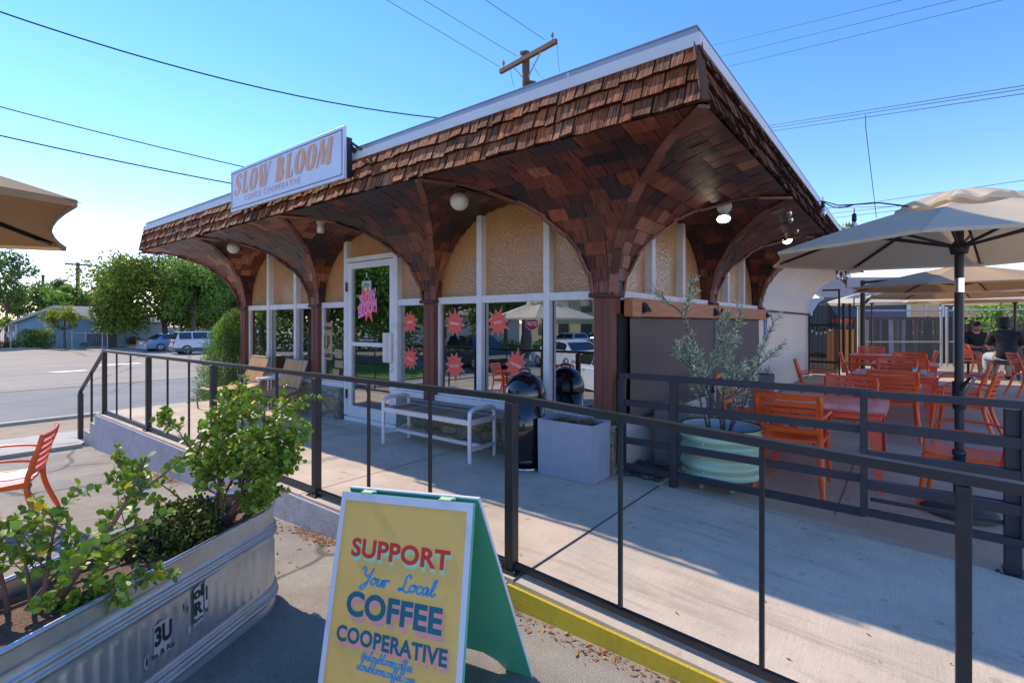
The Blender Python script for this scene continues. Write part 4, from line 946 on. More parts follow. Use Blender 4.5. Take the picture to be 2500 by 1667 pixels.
# string lights
def strings(label, wires, bulbs, group):
    t = thing('string_lights', label, 'string lights', tuple(wires[0][0]), group)
    mb = MB()
    for w_ in wires: mb.tube(w_, .006, 5)
    mb.build('cable', M['wire'], t)
    for p in bulbs:
        mb = MB(); mb.lathe([(.004, .03), (.016, .02), (.018, -.03), (.013, -.045)], p, 10); mb.tube([V(*p)+UP*.02, V(*p)+UP*.07], .004, 5); so = mb.build('socket', M['wire'], t)
        mb = MB(); mb.lathe([(.012, -.045), (.026, -.075), (.028, -.10), (.016, -.13), (.001, -.137)], p, 12); mb.build('bulb', M['bulbglass'], so)
        mb = MB(); mb.tube([V(*p)-UP*.045, V(*p)+V(.006, 0, -.10), V(*p)+V(-.006, 0, -.06)], .003, 4); mb.build('filament', M['filament'], so)
a = onp(1790, 437, 'x', 1.03); b = onp(1812, 470, 'x', .98); d_ = onp(1870, 568, 'x', .62)
pb = [onp(1812, 468, 'x', .98), onp(1815, 484, 'x', .95), onp(1829, 512, 'x', .86), onp(1854, 545, 'x', .66), onp(1866, 552, 'x', .66)]
w1 = [a, b, onp(1828, 498, 'x', .86), onp(1843, 525, 'x', .74), d_]
e_ = onp(1890, 462, 'x', 1.12)
strings('black string of clear bulbs drooping under the side eave to the cream wall', [w1, [b, e_], sag(d_, onp(1905, 545, 'x', .75), .03, 6)], pb, 'string lights on the patio')
f1 = at(1962*KD, 470*KD, 4.2); f2 = at(2085*KD, 474*KD, 3.6)
strings('black string of bulbs running from the eave to the nearest patio umbrella', [[e_, at(1925*KD, 472*KD, 4.8), f1, at(2020*KD, 466*KD, 4), f2], sag(e_, f1, .05, 8)], [f1-UP*.10, at(1890*KD, 468*KD, 5.2)], 'string lights on the patio')
g0 = at(1912*KD, 612*KD, 8.8); g1 = at(1955*KD, 612*KD, 7.5)
strings('short cluster of clear bulbs hanging on the cream wall behind the umbrella tip', [sag(g0, g1, .03, 8)], [at(x*KD, y*KD, 8.2) for x, y in ((1922, 622), (1932, 628), (1943, 622), (1951, 618))], 'string lights on the patio')
g0 = onp(1860, 742, 'y', 10.4); g1 = onp(1912, 742, 'y', 10.4)
strings('droopy string of white bulbs hung across the black slatted gate', [sag(g0, g1, .06, 8)], [onp(x, y, 'y', 10.38) for x, y in ((1866, 752), (1876, 757), (1886, 757), (1895, 755), (1905, 750))], 'string lights on the patio')
# ------------------------------------------------------------------ front railing
RY = -1.8
def rt(x): return .893 if x <= .338 else .893-.0485*(x-.338)
def rb(x): return .035 if x <= .338 else .035-.0485*(x-.338)
t = thing('railing', 'long dark metal handrail with square posts and thin balusters along the walkway and ramp', 'railing', (-1.5, RY, 0))
mb = MB()
mb.bar((-6.98, RY, .883), (.338, RY, .893), .042, .032); mb.bar((.338, RY, .893), (4.5, RY, rt(4.5)), .042, .032); mb.bar((-6.98, RY, .883), (-8.32, RY, .185), .042, .032, ext=.01)
mb.bar((-8.32, RY, .19), (-8.38, RY, .10), .042, .032)
mb.build('handrail', M['railblack'], t)
mb = MB(); mb.bar((-6.96, RY, .035), (.338, RY, .035), .028, .028); mb.bar((.338, RY, .035), (4.5, RY, rb(4.5)), .028, .028); mb.build('bottom_rail', M['railblack'], t)
for x in (-6.98, -5.16, -3.33, -1.507, .338, 2.087, 3.9):
    mb = MB(); b0 = 0 if x < .4 else RZ(x); w_ = .019 if x > 1 else .0265; mb.bbox((x-w_, RY-w_, b0), (x+w_, RY+w_, rt(x)-.022), .003); p = mb.build('post', M['railblack'], t)
    mb = MB(); mb.box((x-.06, RY-.05, b0), (x+.06, RY+.05, b0+.008))
    for q in (-.045, .045): mb.ball((x+q, RY-.035, b0+.012), .008, 6, 4)
    mb.build('base_plate', M['railblack'], p)
for x in (-6.41, -5.83, -4.54, -3.93, -2.72, -2.1, -.872, -.276, .952, 1.526, 2.7, 3.3):
    mb = MB(); mb.box((x-.0085, RY-.0085, rb(x)+.016), (x+.0085, RY+.0085, rt(x)-.022)); mb.build('baluster', M['railblack'], t)
mb = MB(); mb.bbox((-8.29-.032, RY-.032, gz(-8.29, RY)), (-8.29+.032, RY+.032, .18), .003); mb.build('post', M['railblack'], t)
mb = MB(); mb.box((-7.66, RY-.013, -.33), (-7.634, RY+.013, .515)); mb.build('baluster', M['railblack'], t)
# ------------------------------------------------------------------ patio fence and gate
FY = .06
t = thing('patio_fence', 'charcoal horizontal bar fence fixed beside the corner post in front of the green tub', 'fence', (.8, FY, 0))
mb = MB(); mb.bar((.06, FY, .838), (1.76, FY, .838), .04, .045, ext=.02); mb.build('top_rail', M['charcoal'], t)
for z in (.615, .30, .085):
    mb = MB(); mb.bar((.08, FY, z), (1.74, FY, z-.012), .03, .05); mb.build('cross_bar', M['charcoal'], t)
for x, zb in ((.058, .085), (.50, -.02)):
    mb = MB(); mb.bbox((x-.028, FY-.028, zb), (x+.028, FY+.028, .815), .003); mb.build('post', M['charcoal'], t)
t = thing('patio_gate', 'charcoal bar gate hinged on a thick end post in front of the patio umbrella pole', 'gate', (2.1, FY, 0), None)
GX0, GX1, GY = 1.735, 2.455, FY-.05
mb = MB(); mb.bar((GX0-.02, GY, .835), (GX1+.02, GY, .835), .035, .042); mb.bar((GX0-.02, GY, .095), (GX1+.02, GY, .085), .035, .042)
for x in (GX0, GX1): mb.bbox((x-.02, GY-.0176, .108 if x < 2 else .108), (x+.02, GY+.0176, .8138), .003)
mb.build('gate_frame', M['charcoal'], t)
for z in (.635, .455, .27):
    mb = MB(); mb.bar((GX0+.021, GY, z), (GX1-.021, GY, z-.01), .026, .06); mb.build('cross_bar', M['charcoal'], t)
for z in (.605, .43, .245, .13):
    mb = MB(); mb.bar((GX0+.03, FY+.02, z+.03), (GX1-.08, FY+.02, z+.03), .02, .022); mb.build('rear_bar', M['charcoal'], t)
mb = MB(); zb = pz(2.41, .06)-.01; mb.bbox((2.375, FY-.03, zb), (2.445, FY+.04, .80), .004); pp = mb.build('post', M['charcoal'], t)
mb = MB(); mb.box((2.33, FY-.07, zb), (2.49, FY+.08, zb+.012)); mb.ball((2.345, FY-.05, zb+.016), .012, 8, 6); mb.ball((2.475, FY-.05, zb+.016), .012, 8, 6); mb.build('base_plate', M['charcoal'], pp)
mb = MB(); mb.bbox((2.478, GY-.02, .56), (2.495, GY+.02, .66), .003); mb.bbox((2.478, GY-.02, .2), (2.495, GY+.02, .29), .003); mb.build('hinge', M['charcoal'], t)
# ------------------------------------------------------------------ red patio chairs
def make_chair(label, group):
    t = thing('patio_chair', label, 'chair', (0, 0, 0), group); L = True
    def seat(u, v):
        x = (u-.5)*(.45-.03*abs(v-.5)); y = -.2+.43*v; return V(x, y, .405+.016*math.cos((u-.5)*PI)*-1+.010-.014*math.sin(v*PI)+(.008 if v > .85 else 0))
    mb = MB(); mb.grid(seat, 10, 10); mb.grid(lambda u, v: seat(1-u, v)-UP*.022, 10, 10)
    E_ = [[seat(k/10, 0) for k in range(11)], [seat(1, k/10) for k in range(11)], [seat(1-k/10, 1) for k in range(11)], [seat(0, 1-k/10) for k in range(11)]]
    for e in E_:
        for k in range(10): mb.face([e[k]-UP*.022, e[k+1]-UP*.022, e[k+1], e[k]], sm=True)
    mb.bar((-.205, -.19, .385), (-.225, .22, .385), .03, .035); mb.bar((.205, -.19, .385), (.225, .22, .385), .03, .035)
    mb.build('seat', M['chair'], t, L)
    def bk(x, s): return V(x*(1+.05*s), -.215-.085*s-.028*(1-(x/.22)**2)*1.0, .42+.345*s)
    mb = MB()
    for s0, s1 in ((.12, .235), (.305, .385), (.45, .53), (.595, .675), (.74, .82), (.885, 1.0)):
        xs = [-.205+.41*k/10 for k in range(11)]
        for k in range(10):
            a, b = xs[k], xs[k+1]; q = [bk(a, s0), bk(b, s0), bk(b, s1), bk(a, s1)]; o = V(0, .016, .004)
            mb.face([p+o for p in q], sm=True); mb.face([p-V(0, .002, 0) for p in q[::-1]], sm=True); mb.face([q[0], q[1], q[1]+o, q[0]+o]); mb.face([q[3]+o, q[2]+o, q[2], q[3]])
    for sx in (-1, 1):
        for k in range(6):
            a, b = sorted((sx*.186, sx*.214)); q = [bk(a, .12+.88*k/6), bk(b, .12+.88*k/6), bk(b, .12+.88*(k+1)/6), bk(a, .12+.88*(k+1)/6)]; o = V(0, .018, .004); i_ = V(0, .003, 0)
            mb.face([p+o for p in q], sm=True); mb.face([p-i_ for p in q[::-1]], sm=True); mb.face([q[1], q[1]+o, q[2]+o, q[2]]); mb.face([q[0], q[3], q[3]+o, q[0]+o])
    mb.build('backrest', M['chair'], t, L)
    for sx in (-1, 1):
        mb = MB(); mb.tube(crom([(sx*.243, -.315, 0), (sx*.222, -.225, .25), (sx*.215, -.205, .40), (sx*.213, -.235, .55), (sx*.222, -.285, .70), (sx*.212, -.302, .755)], 4), [.018]*2+[.023]*9+[.02]*6+[.017]*4, 8, flat=.8); mb.build('rear_leg', M['chair'], t, L)
        mb = MB(); mb.tube([(sx*.250, .255, 0), (sx*.232, .225, .25), (sx*.226, .215, .40)], [.015, .02, .024], 8); mb.build('front_leg', M['chair'], t, L)
        mb = MB(); mb.tube(crom([(sx*.214, -.225, .575), (sx*.245, -.12, .595), (sx*.262, .06, .60), (sx*.262, .17, .58), (sx*.25, .215, .52), (sx*.23, .218, .41)], 5), [.014]*12+[.013]*14, 8, flat=.7); mb.build('armrest', M['chair'], t, L)
    return t
CH = 'red orange slatted patio chairs'
c0 = make_chair('red orange slatted armchair alone on the driveway at the left, behind the planter branches', CH)
c0.location = (-3.62, -3.22, gz(-3.62, -3.1)-.01); c0.rotation_euler = (0, R(-2.5), R(180-21))
def chair(x, y, deg, label, tilt=0): return dup(c0, (x, y, pz(x, y)), R(deg), label, CH)
# rotation 0 faces +y (away from the viewer)
for a in ((1.2, 0.86, 2, 'red orange chair, back to the railing, at the near side of the nearest table'),
          (0.72, 1.62, -88, 'red orange chair at the wall side of the nearest table by the green tub'),
          (1.47, 2.2, 178, 'red orange chair at the far side of the nearest table, only its top rails showing'),
          (1.8, 3.48, 3, 'red orange chair with its back to us, pulled up to the second table'),
          (2.3, 1.22, 82, 'red orange chair seen from the side behind the gate, next to the umbrella pole'),
          (2.44, 3.8, 78, 'bright orange chair at the open side of the second table, right of the umbrella pole'),
          (2.46, 4.85, 84, 'red chair with thin curved arms at the open side of the third table'),
          (0.98, 4.35, -82, 'red chair at the wall side of the second table, facing it'),
          (1.8, 5.02, 176, 'bright orange chair on the far side of the second table, sunlit back'),
          (1.93, 5.72, 4, 'dark red chair with its back to us at the third table'),
          (1.34, 6.45, -86, 'dark red chair at the wall side of the third table'),
          (1.3, 9.35, 178, 'small red chair behind the farthest table'),
          (1.96, 7.05, 178, 'red chair at the far side of the third table'),
          (2.05, 8.1, 92, 'red chair at the open end of the farthest table'),
          (3.65, 8.45, -78, 'red chair at the right edge of the view behind the brown stool'),
          (3.2, 12.2, -60, 'red chair the man in denim shorts is sitting on')): chair(*a)
# tables
def make_table(label):
    t = thing('patio_table', label, 'table', (0, 0, 0), 'red metal patio tables'); L = True
    mb = MB(); mb.bbox((-.42, -.45, .615), (.42, .45, .64), .01); mb.bbox((-.39, -.42, .57), (.39, .42, .614), .006); mb.build('tabletop', M['table'], t, L)
    for sx in (-1, 1):
        for sy in (-1, 1):
            mb = MB(); T = V(sx*.38, sy*.41, .57); F_ = V(sx*.40, sy*.44, 0)
            for ax in (V(-sx, 0, 0), V(0, -sy, 0)):
                o = V(0, -sy*.006, 0) if ax.x else V(-sx*.006, 0, 0)
                q = [T, T+ax*.095, F_+ax*.03, F_]; mb.face(q); mb.face([p+o for p in q[::-1]]); mb.face([q[1], q[1]+o, q[2]+o, q[2]]); mb.face([q[3], q[2], q[2]+o, q[3]+o])
            mb.build('leg', M['table'], t, L)
    return t
T0 = make_table('red metal table nearest the railing, its glossy top seen through the bars'); T0.location = (1.40, 1.50, pz(1.42, 1.5)-.02)
for x, y, l in ((1.79, 4.33, 'red metal table, second from the railing, with a blue cup on it'), (1.90, 6.3, 'red metal table, third from the railing, with an orange pot on it'), (1.42, 8.7, 'red metal table farthest back, beside the brown umbrella mast')):
    dup(T0, (x, y, pz(x, y)), 0, l)
t = thing('cup', 'small clear cup with a blue band on the second red table', 'cup', (2.0, 4.2, .64))
mb = MB(); mb.lathe([(.001, 0), (.03, 0), (.033, .03)], (2.0, 4.2, .641), 14); mb.build('band', M['bluesign'], t)
mb = MB(); mb.lathe([(.0335, .03), (.038, .085), (.036, .085), (.031, .03)], (2.0, 4.2, .641), 14); mb.build('clear_rim', M['bulbglass'], t)
mb = MB(); mb.bbox((2.07, 4.17, .641), (2.13, 4.24, .70), .004); tag(mb.build('napkin_box', M['trimwhite']), 'small white napkin box beside the blue cup', 'box')
mb = MB(); mb.lathe([(.001, 0), (.05, 0), (.065, .08), (.06, .08), (.05, .02), (.001, .02)], (1.86, 6.25, .641), 16); tag(mb.build('flower_pot', M['orangecab']), 'small orange pot on the third red table', 'pot')
# ------------------------------------------------------------------ umbrellas
def umbrella(label, c, n, Rr, zr, zt, ph, m='canvas', pole=True, vent=True, zb=None, pm='bronze', r=.021, crank=False, ribs=True, mast=None, group='cloth patio umbrellas', sagk=.03):
    c = V(*c); zb = c.z if zb is None else zb
    t = thing('patio_umbrella', label, 'umbrella', (c.x, c.y, zb), group); mb = MB()
    tip = [V(c.x+Rr*math.cos(ph+2*PI*k/n), c.y+Rr*math.sin(ph+2*PI*k/n), zr) for k in range(n)]; ap = V(c.x, c.y, zt)
    def pan(k, th=0):
        a, b = tip[k], tip[(k+1) % n]; mid = (a+b)/2; inn = V(c.x, c.y, zr)
        def f(u, v):
            e = a.lerp(b, u)+(inn-mid)*(sagk*4*u*(1-u)); p = ap.lerp(e, v); p.z += .012*Rr*math.sin(v*PI)-.022*math.sin(PI*u)*math.sin(v*PI); return p-UP*th
        return f
    for k in range(n): mb.grid(pan(k), 8, 8); mb.grid(lambda u, v, f=pan(k, .004): f(1-u, v), 8, 8)
    for k in range(n):
        f = pan(k)
        for i in range(8): mb.face([f(i/8, 1), f((i+1)/8, 1), f((i+1)/8, 1)-UP*.022, f(i/8, 1)-UP*.022], sm=True)
        q = tip[k]; d = (c-q); d.z = 0; d.normalize(); s_ = V(-d.y, d.x, 0)
        mb.face([q+s_*.03-UP*.004, q-s_*.03-UP*.004, q-s_*.025+d*.13+UP*.012, q+s_*.025+d*.13+UP*.012])
    cn = mb.build('canopy', M[m], t)
    if vent:
        mb = MB(); vr = .30*Rr
        vt = [V(c.x+vr*math.cos(ph+2*PI*k/n), c.y+vr*math.sin(ph+2*PI*k/n), zt-(zt-zr)*.23+.02) for k in range(n)]
        for k in range(n):
            a, b = vt[k], vt[(k+1) % n]
            mb.grid(lambda u, v: (ap+UP*.05).lerp(a.lerp(b, u)+UP*(.018*math.sin(u*PI*3)), v)+UP*(.015*math.sin(v*PI)), 8, 4)
            for i in range(8):
                p, q = (a.lerp(b, i/8)+UP*(.018*math.sin(i/8*PI*3))), (a.lerp(b, (i+1)/8)+UP*(.018*math.sin((i+1)/8*PI*3))); mb.face([p, q, q-UP*.022, p-UP*.022])
        mb.build('vent_cap', M[m], cn)
    hubz = zr+.02 if pole else zr+.1
    if ribs:
        for k in range(n):
            mb = MB(); q = tip[k]; i_ = ap.lerp(q, .12)-UP*.03; mid = ap.lerp(q, .5)+UP*(.012*Rr-.022); mb.bar(i_, mid, .014, .02); mb.bar(mid, q.lerp(ap, .05)-UP*.012, .014, .02); mb.bar(V(c.x, c.y, hubz), mid, .012, .018); mb.build('rib', M[pm], t)
    if pole:
        mb = MB(); mb.tube([V(c.x, c.y, zb), V(c.x, c.y, zt-.01)], r, 14); p_ = mb.build('pole', M[pm], t)
        mb = MB(); mb.lathe([(r, -.05), (r+.022, -.045), (r+.03, .0), (r+.014, .03), (r, .05)], (c.x, c.y, hubz), 16); mb.build('hub', M[pm], t)
        return t, p_
    return t, None
UC = V(2.242, .985, pz(2.24, .98))
def ang(deg): return YAW+R(deg)
u1, p1 = umbrella('big pale tan umbrella on a dark pole nearest the railing, its cap billowing', UC, 8, 1.27, 1.80, 2.19, ang(-3), 'canvas', zb=UC.z, r=.027, pm='charcoal')
mb = MB(); mb.tube([V(UC.x, UC.y, 1.50), V(UC.x, UC.y, 1.60)], .0285, 14); mb.build('silver_collar', M['chrome'], p1)
mb = MB(); mb.tube([V(UC.x, UC.y, .74), V(UC.x, UC.y, .86)], .04, 12); mb.bar((UC.x, UC.y-.04, .80), (UC.x+.055, UC.y-.08, .90), .014, .016); mb.tube([V(UC.x, UC.y, .66), V(UC.x, UC.y, .74)], [.036, .045], 12); mb.build('crank', M['black'], p1)
mb = MB(); mb.tube([V(UC.x+.04, UC.y-.07, .79), V(UC.x+.075, UC.y-.10, .90)], .01, 8); mb.build('crank_handle', M['chrome'], p1)
t = thing('umbrella_base', 'round dark umbrella base on the patio floor behind the gate', 'umbrella base', tuple(UC))
mb = MB(); mb.lathe([(.215, .0), (.215, .03), (.20, .045), (.05, .065), (.001, .066)], UC, 36); mb.build('disc', M['basecast'], t)
mb = MB(); mb.lathe([(.034, .06), (.034, .42), (.040, .425), (.040, .46), (.028, .465)], UC, 14); mb.build('sleeve', M['charcoal'], t)
c2 = at(2345, 788, 7.3); umbrella('second umbrella back, orange tan underside, half hidden by the nearest umbrella', (c2.x, c2.y, 0), 8, 1.38, 1.80, 2.12, ang(-10), 'canvasdark', zb=pz(c2.x, c2.y), vent=False)
c3 = at(2330, 788, 9.6); t3, _ = umbrella('third umbrella back carried by a thick brown mast, tan underside', (c3.x, c3.y, 0), 8, 1.45, 1.80, 2.13, ang(-6), 'canvasdark', pole=False, vent=False, zb=.02)
m0 = at(2106, 788, 11.6); mb = MB(); mb.tube([V(m0.x, m0.y, .02), V(m0.x, m0.y, 2.25)], .05, 14); mb.tube([V(m0.x, m0.y, 2.2), V(c3.x, c3.y, 2.2)], .03, 8); mb.build('mast', M['bronze'], t3)
mb = MB(); mb.tube([V(m0.x-.08, m0.y-.03, 1.86), V(m0.x-.16, m0.y-.06, 1.86), V(m0.x-.16, m0.y-.06, 1.62), V(m0.x-.08, m0.y-.03, 1.60)], .014, 6); mb.bar((m0.x, m0.y, 1.7), (m0.x+.2, m0.y+.05, 1.9), .03, .06); mb.build('handle', M['bronze'], t3)
c4 = at(2345, 788, 12.2); umbrella('fourth umbrella back, sunlit cream top, in front of the wire fence', (c4.x, c4.y, 0), 8, 1.35, 1.80, 2.08, ang(4), 'canvas', zb=.02, vent=False)
c5 = at(2128, 788, 13.6); umbrella('small sunlit cream umbrella on a thin dark pole beside the black gate', (c5.x, c5.y, 0), 8, 1.22, 1.80, 2.16, ang(8), 'canvascream', zb=.02, vent=False, r=.018)
c6 = at(2478, 788, 12.4); umbrella('tan umbrella at the right edge over the two seated people, slanting brown pole', (c6.x, c6.y, 0), 8, 1.45, 1.78, 2.06, ang(12), 'canvas', zb=.02, vent=False, r=.03)
# umbrella over the viewer's left, only a corner in view; and one by the street seen in the glass
h6 = V(-.98, -4.49, 0); umbrella('tan umbrella corner with a black rib hanging in at the top left', (h6.x, h6.y, gz(-.98, -4.49)), 6, 1.35, 1.67, 2.05, math.atan2(1.27, -.48), 'canvasbrown', zb=gz(-.98, -4.49), pm='black', sagk=.05)
hr = V(-4.5, -5.3, gz(-4.5, -5.3)); umbrella('cream umbrella standing on the driveway, mirrored in the shop windows', hr, 8, 1.22, 1.38, 1.80, .3, 'canvascream', zb=hr.z, pm='bronze')
dup(c0, (-3.7, -5.0, gz(-3.7, -5.0)), R(160), 'red orange chair under the cream umbrella, mirrored in the shop windows', CH)
dup(c0, (-5.4, -5.1, gz(-5.4, -5.1)), R(-100), 'second red orange chair under the cream umbrella, mirrored in the windows', CH)
# ------------------------------------------------------------------ bench
t = thing('bench', 'pale metal bench with weathered wooden slats below the red sticker windows', 'bench', (-1.81, -.29, 0))
X0, X1, Y0, Y1 = -2.44, -1.19, -.475, -.125
for x in (X0, X1):
    mb = MB(); mb.tube(crom([(x, Y0, 0), (x, Y0, .40), (x, Y0+.02, .465), (x, Y0+.08, .485), (x, Y1-.08, .485), (x, Y1-.02, .465), (x, Y1, .40), (x, Y1, 0)], 5), .02, 10); mb.build('end_frame', M['alu'], t)
mb = MB()
for y in (Y0, Y1): mb.bar((X0, y, .365), (X1, y, .365), .03, .045)
mb.bar((X0, Y0, .365), (X0, Y1, .365), .03, .045); mb.bar((X1, Y0, .365), (X1, Y1, .365), .03, .045)
mb.bar((X0, Y0, .12), (X0, Y1, .12), .025, .035); mb.bar((X1, Y0, .12), (X1, Y1, .12), .025, .035); mb.bar((X0, -.3, .12), (X1, -.3, .12), .025, .035); mb.build('frame', M['alu'], t)
mb = MB(); rs = random.Random(2)
for k in range(21):
    x = X0+.035+k*(X1-X0-.09)/20; c = rs.uniform(.7, 1.3); mb.bbox((x-.001, Y0+.02, .378), (x+.046, Y1-.02, .392), .003, (c, c*.96, c*.92))
mb.build('slats', M['greywood'], t)
# ------------------------------------------------------------------ lounge chairs
def lounger(x, y, label):
    t = thing('lounge_chair', label, 'lounge chair', (x, y, 0), 'low wooden slatted lounge chairs')
    Q = lambda a, b, c: V(x-b, y+a, c)                              # faces the street, back leans to the wall
    mb = MB()
    for s in (-.29, .29):
        mb.tube(crom([Q(-.30, s, .30), Q(-.1, s, .275), Q(.2, s, .30), Q(.32, s, .36), Q(.46, s, .74)], 5), .014, 8)
        mb.tube(crom([Q(-.33, s, 0), Q(-.34, s, .18), Q(-.26, s, .30), Q(-.05, s, .29), Q(.22, s, .17), Q(.43, s, .0)], 6), .016, 8, flat=.7)
    for a, c in ((-.30, .30), (.46, .745), (.3, .345)): mb.tube([Q(a, -.29, c), Q(a, .29, c)], .013, 8)
    mb.build('frame', M['darksteel'], t); mb = MB()
    rs = random.Random(int(x*10))
    for k in range(12):
        yy = -.26+.52*k/11; c = rs.uniform(.85, 1.2)
        for P in ([(-.28, .305), (-.1, .288), (.18, .308), (.28, .335)],): 
            for (a, z), (b, w) in zip(P, P[1:]): mb.bar(Q(a, yy, z), Q(b, yy, w), .038, .012, tint=(c, c, c))
    mb.build('seat_slats', M['teak'], t); mb = MB()
    for k in range(12):
        yy = -.26+.52*k/11; c = rs.uniform(.85, 1.2); mb.bar(Q(.315, yy, .375), Q(.455, yy, .735), .038, .012, (0, -1, 0), tint=(c, c, c))
    mb.build('back_slats', M['teak'], t)
lounger(-6.10, -.49, 'wooden slatted lounge chair farther from the door, by the leafy bush')
lounger(-5.0, -.49, 'wooden slatted lounge chair nearer the shop door')
t = thing('side_table', 'small metal side table with slatted top between the two lounge chairs', 'table', (-5.55, -.16, 0))
mb = MB(); mb.tube([V(-5.55+.2*math.cos(a*PI/12), -.16+.2*math.sin(a*PI/12)*.8, .46) for a in range(25)], .01, 6)
for k in range(7): mb.box((-5.725+k*.052, -.30, .452), (-5.685+k*.052, -.02, .462))
mb.build('top', M['alu'], t); mb = MB()
for a, b in ((-.15, -.1), (.15, -.1), (-.15, .1), (.15, .1)): mb.tube([V(-5.55+a, -.16+b, 0), V(-5.55+a*.9, -.16+b*.9, .455)], .009, 6)
mb.build('legs', M['alu'], t)
# ------------------------------------------------------------------ bin, blue planter
t = thing('waste_bin', 'tall glossy black dome topped waste bin between bench and blue planter', 'bin', (-.73, -.25, 0))
mb = MB(); mb.lathe([(.001, .0), (.178, .0), (.178, .60), (.17, .605)], (-.73, -.25, 0), 40); mb.build('body', M['trash'], t)
mb = MB(); mb.lathe([(.186, .60), (.19, .61), (.187, .63)]+[(.187*math.cos(a*PI/20), .64+.21*math.sin(a*PI/20)) for a in range(10)]+[(.001, .85)], (-.73, -.25, 0), 40); d_ = mb.build('dome', M['trash'], t)
mb = MB(); mb.tube(crom([(-.73-.055, -.25, .842), (-.73-.045, -.25, .868), (-.73+.045, -.25, .868), (-.73+.055, -.25, .842)], 4), .008, 8); mb.build('handle', M['trash'], d_)
mb = MB(); mb.lathe([(.186, .0), (.19, .006), (.184, .014), (.19, .022), (.186, .032), (.18, .034)], (-.73, -.25, 0), 40); mb.build('chrome_foot', M['chrome'], t)
t = thing('rectangular_planter', 'blue grey rectangular planter with dry twigs at the corner post', 'planter', (-.26, -.18, 0))
mb = MB(); bx = (-.53, -.345, 0, .005, -.035, .475)
bm = bmesh.new(); bmesh.ops.create_cube(bm, size=1)
for v in bm.verts:
    k = .985 if v.co.z < 0 else 1
    v.co = V((bx[0]+bx[3])/2+v.co.x*(bx[3]-bx[0])*k, (bx[1]+bx[4])/2+v.co.y*(bx[4]-bx[1])*k, bx[2]+(v.co.z+.5)*bx[5])
tf = [f for f in bm.faces if f.normal.z > .9]; bmesh.ops.recalc_face_normals(bm, faces=bm.faces[:]); tf = [f for f in bm.faces if f.calc_center_median().z > .45]
r_ = bmesh.ops.inset_region(bm, faces=tf, thickness=.032); 
for v in tf[0].verts: v.co.z -= .05
bmesh.ops.bevel(bm, geom=[e for e in bm.edges], offset=.008, segments=2, affect='EDGES'); mb.bm(bm); mb.build('box', M['bluegrey'], t)
mb = MB(); mb.box((-.49, -.305, .40), (-.035, -.075, .435)); mb.build('soil', M['soil'], t)
mb = MB(); rs = random.Random(8)
for k in range(420):
    cx_ = rs.choice([-.38, -.34, -.17, -.14, -.1]); p = V(cx_+rs.gauss(0, .03), -.19+rs.gauss(0, .05), .43); q = p+V(rs.gauss(0, .035), rs.gauss(0, .03), rs.uniform(.02, .085)); s_ = V(rs.gauss(0, 1), rs.gauss(0, 1), 0).normalized()*.0018
    k_ = rs.uniform(.5, 1.2); mb.face([p-s_, p+s_, q+s_*.4, q-s_*.4], (k_, k_*.95, k_*.85))
    for j in range(3):
        a = p.lerp(q, rs.uniform(.4, 1)); b = a+V(rs.gauss(0, .012), rs.gauss(0, .012), rs.uniform(0, .015)); mb.face([a-s_*.7, a+s_*.7, b], (k_, k_, k_*.8))
tag(mb.build('dry_plant', M['drygrass']), 'dried out brown twiggy plants in the blue grey planter', 'plant')
# ------------------------------------------------------------------ pebbles, grey boxes
mb = MB(); rs = random.Random(6); pts = []
for k in range(400):
    x, y = rs.uniform(.04, .36), rs.uniform(.06, .50)
    if all((x-a)**2+(y-b)**2 > .0016 for a, b in pts): pts.append((x, y))
for x, y in pts:
    r_ = rs.uniform(.024, .036); k_ = rs.uniform(.6, 1.6); mb.ball((x, y, .012+rs.uniform(0, .012)), r_, 10, 7, sx=rs.uniform(.9, 1.3), sy=rs.uniform(.8, 1.1), sz=.6, tint=(k_, k_, k_))
tag(mb.build('pebbles', M['pebble']), 'bed of dark river pebbles at the foot of the wall beside the fence', 'pebbles', kind='stuff')
def leafquad(mb, p, d, l, w, rs, tint, fold=0):
    d = d.normalized(); s = d.cross(V(rs.gauss(0, 1), rs.gauss(0, 1), rs.gauss(0, 1)))
    if s.length < 1e-3: s = V(1, 0, 0)
    s.normalize(); mb.face([p, p+d*l*.4+s*w/2, p+d*l, p+d*l*.4-s*w/2], tint)
def herbbox(x0, x1, y0, y1, h, label, hl, n=160, hh=.16):
    z = pz(x0, y0); t = thing('box_planter', label, 'planter', ((x0+x1)/2, (y0+y1)/2, z), 'grey box planters along the side wall')
    mb = MB(); w = .02
    mb.box((x0, y0, z), (x1, y0+w, h)); mb.box((x0, y1-w, z), (x1, y1, h)); mb.box((x0, y0+w, z), (x0+w, y1-w, h)); mb.box((x1-w, y0+w, z), (x1, y1-w, h)); mb.build('box', M['greybox'], t)
    mb = MB(); mb.box((x0+w, y0+w, h-.08), (x1-w, y1-w, h-.05)); mb.build('soil', M['soil'], t)
    mb = MB(); rs = random.Random(int(y0*100))
    for k in range(n):
        p = V(rs.uniform(x0+.04, x1-.04), rs.uniform(y0+.04, y1-.04), h-.05); q = p+V(rs.gauss(0, .04), rs.gauss(0, .04), rs.uniform(.4, 1)*hh); s_ = V(.0018, .001, 0); mb.face([p-s_, p+s_, q], (.7, .6, .4))
        for j in range(9): leafquad(mb, p.lerp(q, rs.uniform(.2, 1)), V(rs.gauss(0, 1), rs.gauss(0, 1), .6), .022, .006, rs, (rs.uniform(.4, 1),)*3)
    f = mb.build('herb_plant', M['olive']); tag(f, hl, 'plant', 'herbs in the grey boxes')
herbbox(.10, .42, .65, 1.02, .47, 'low grey box planter behind the green tub', 'green rosemary growing in the low grey box behind the green tub', 120, .14)
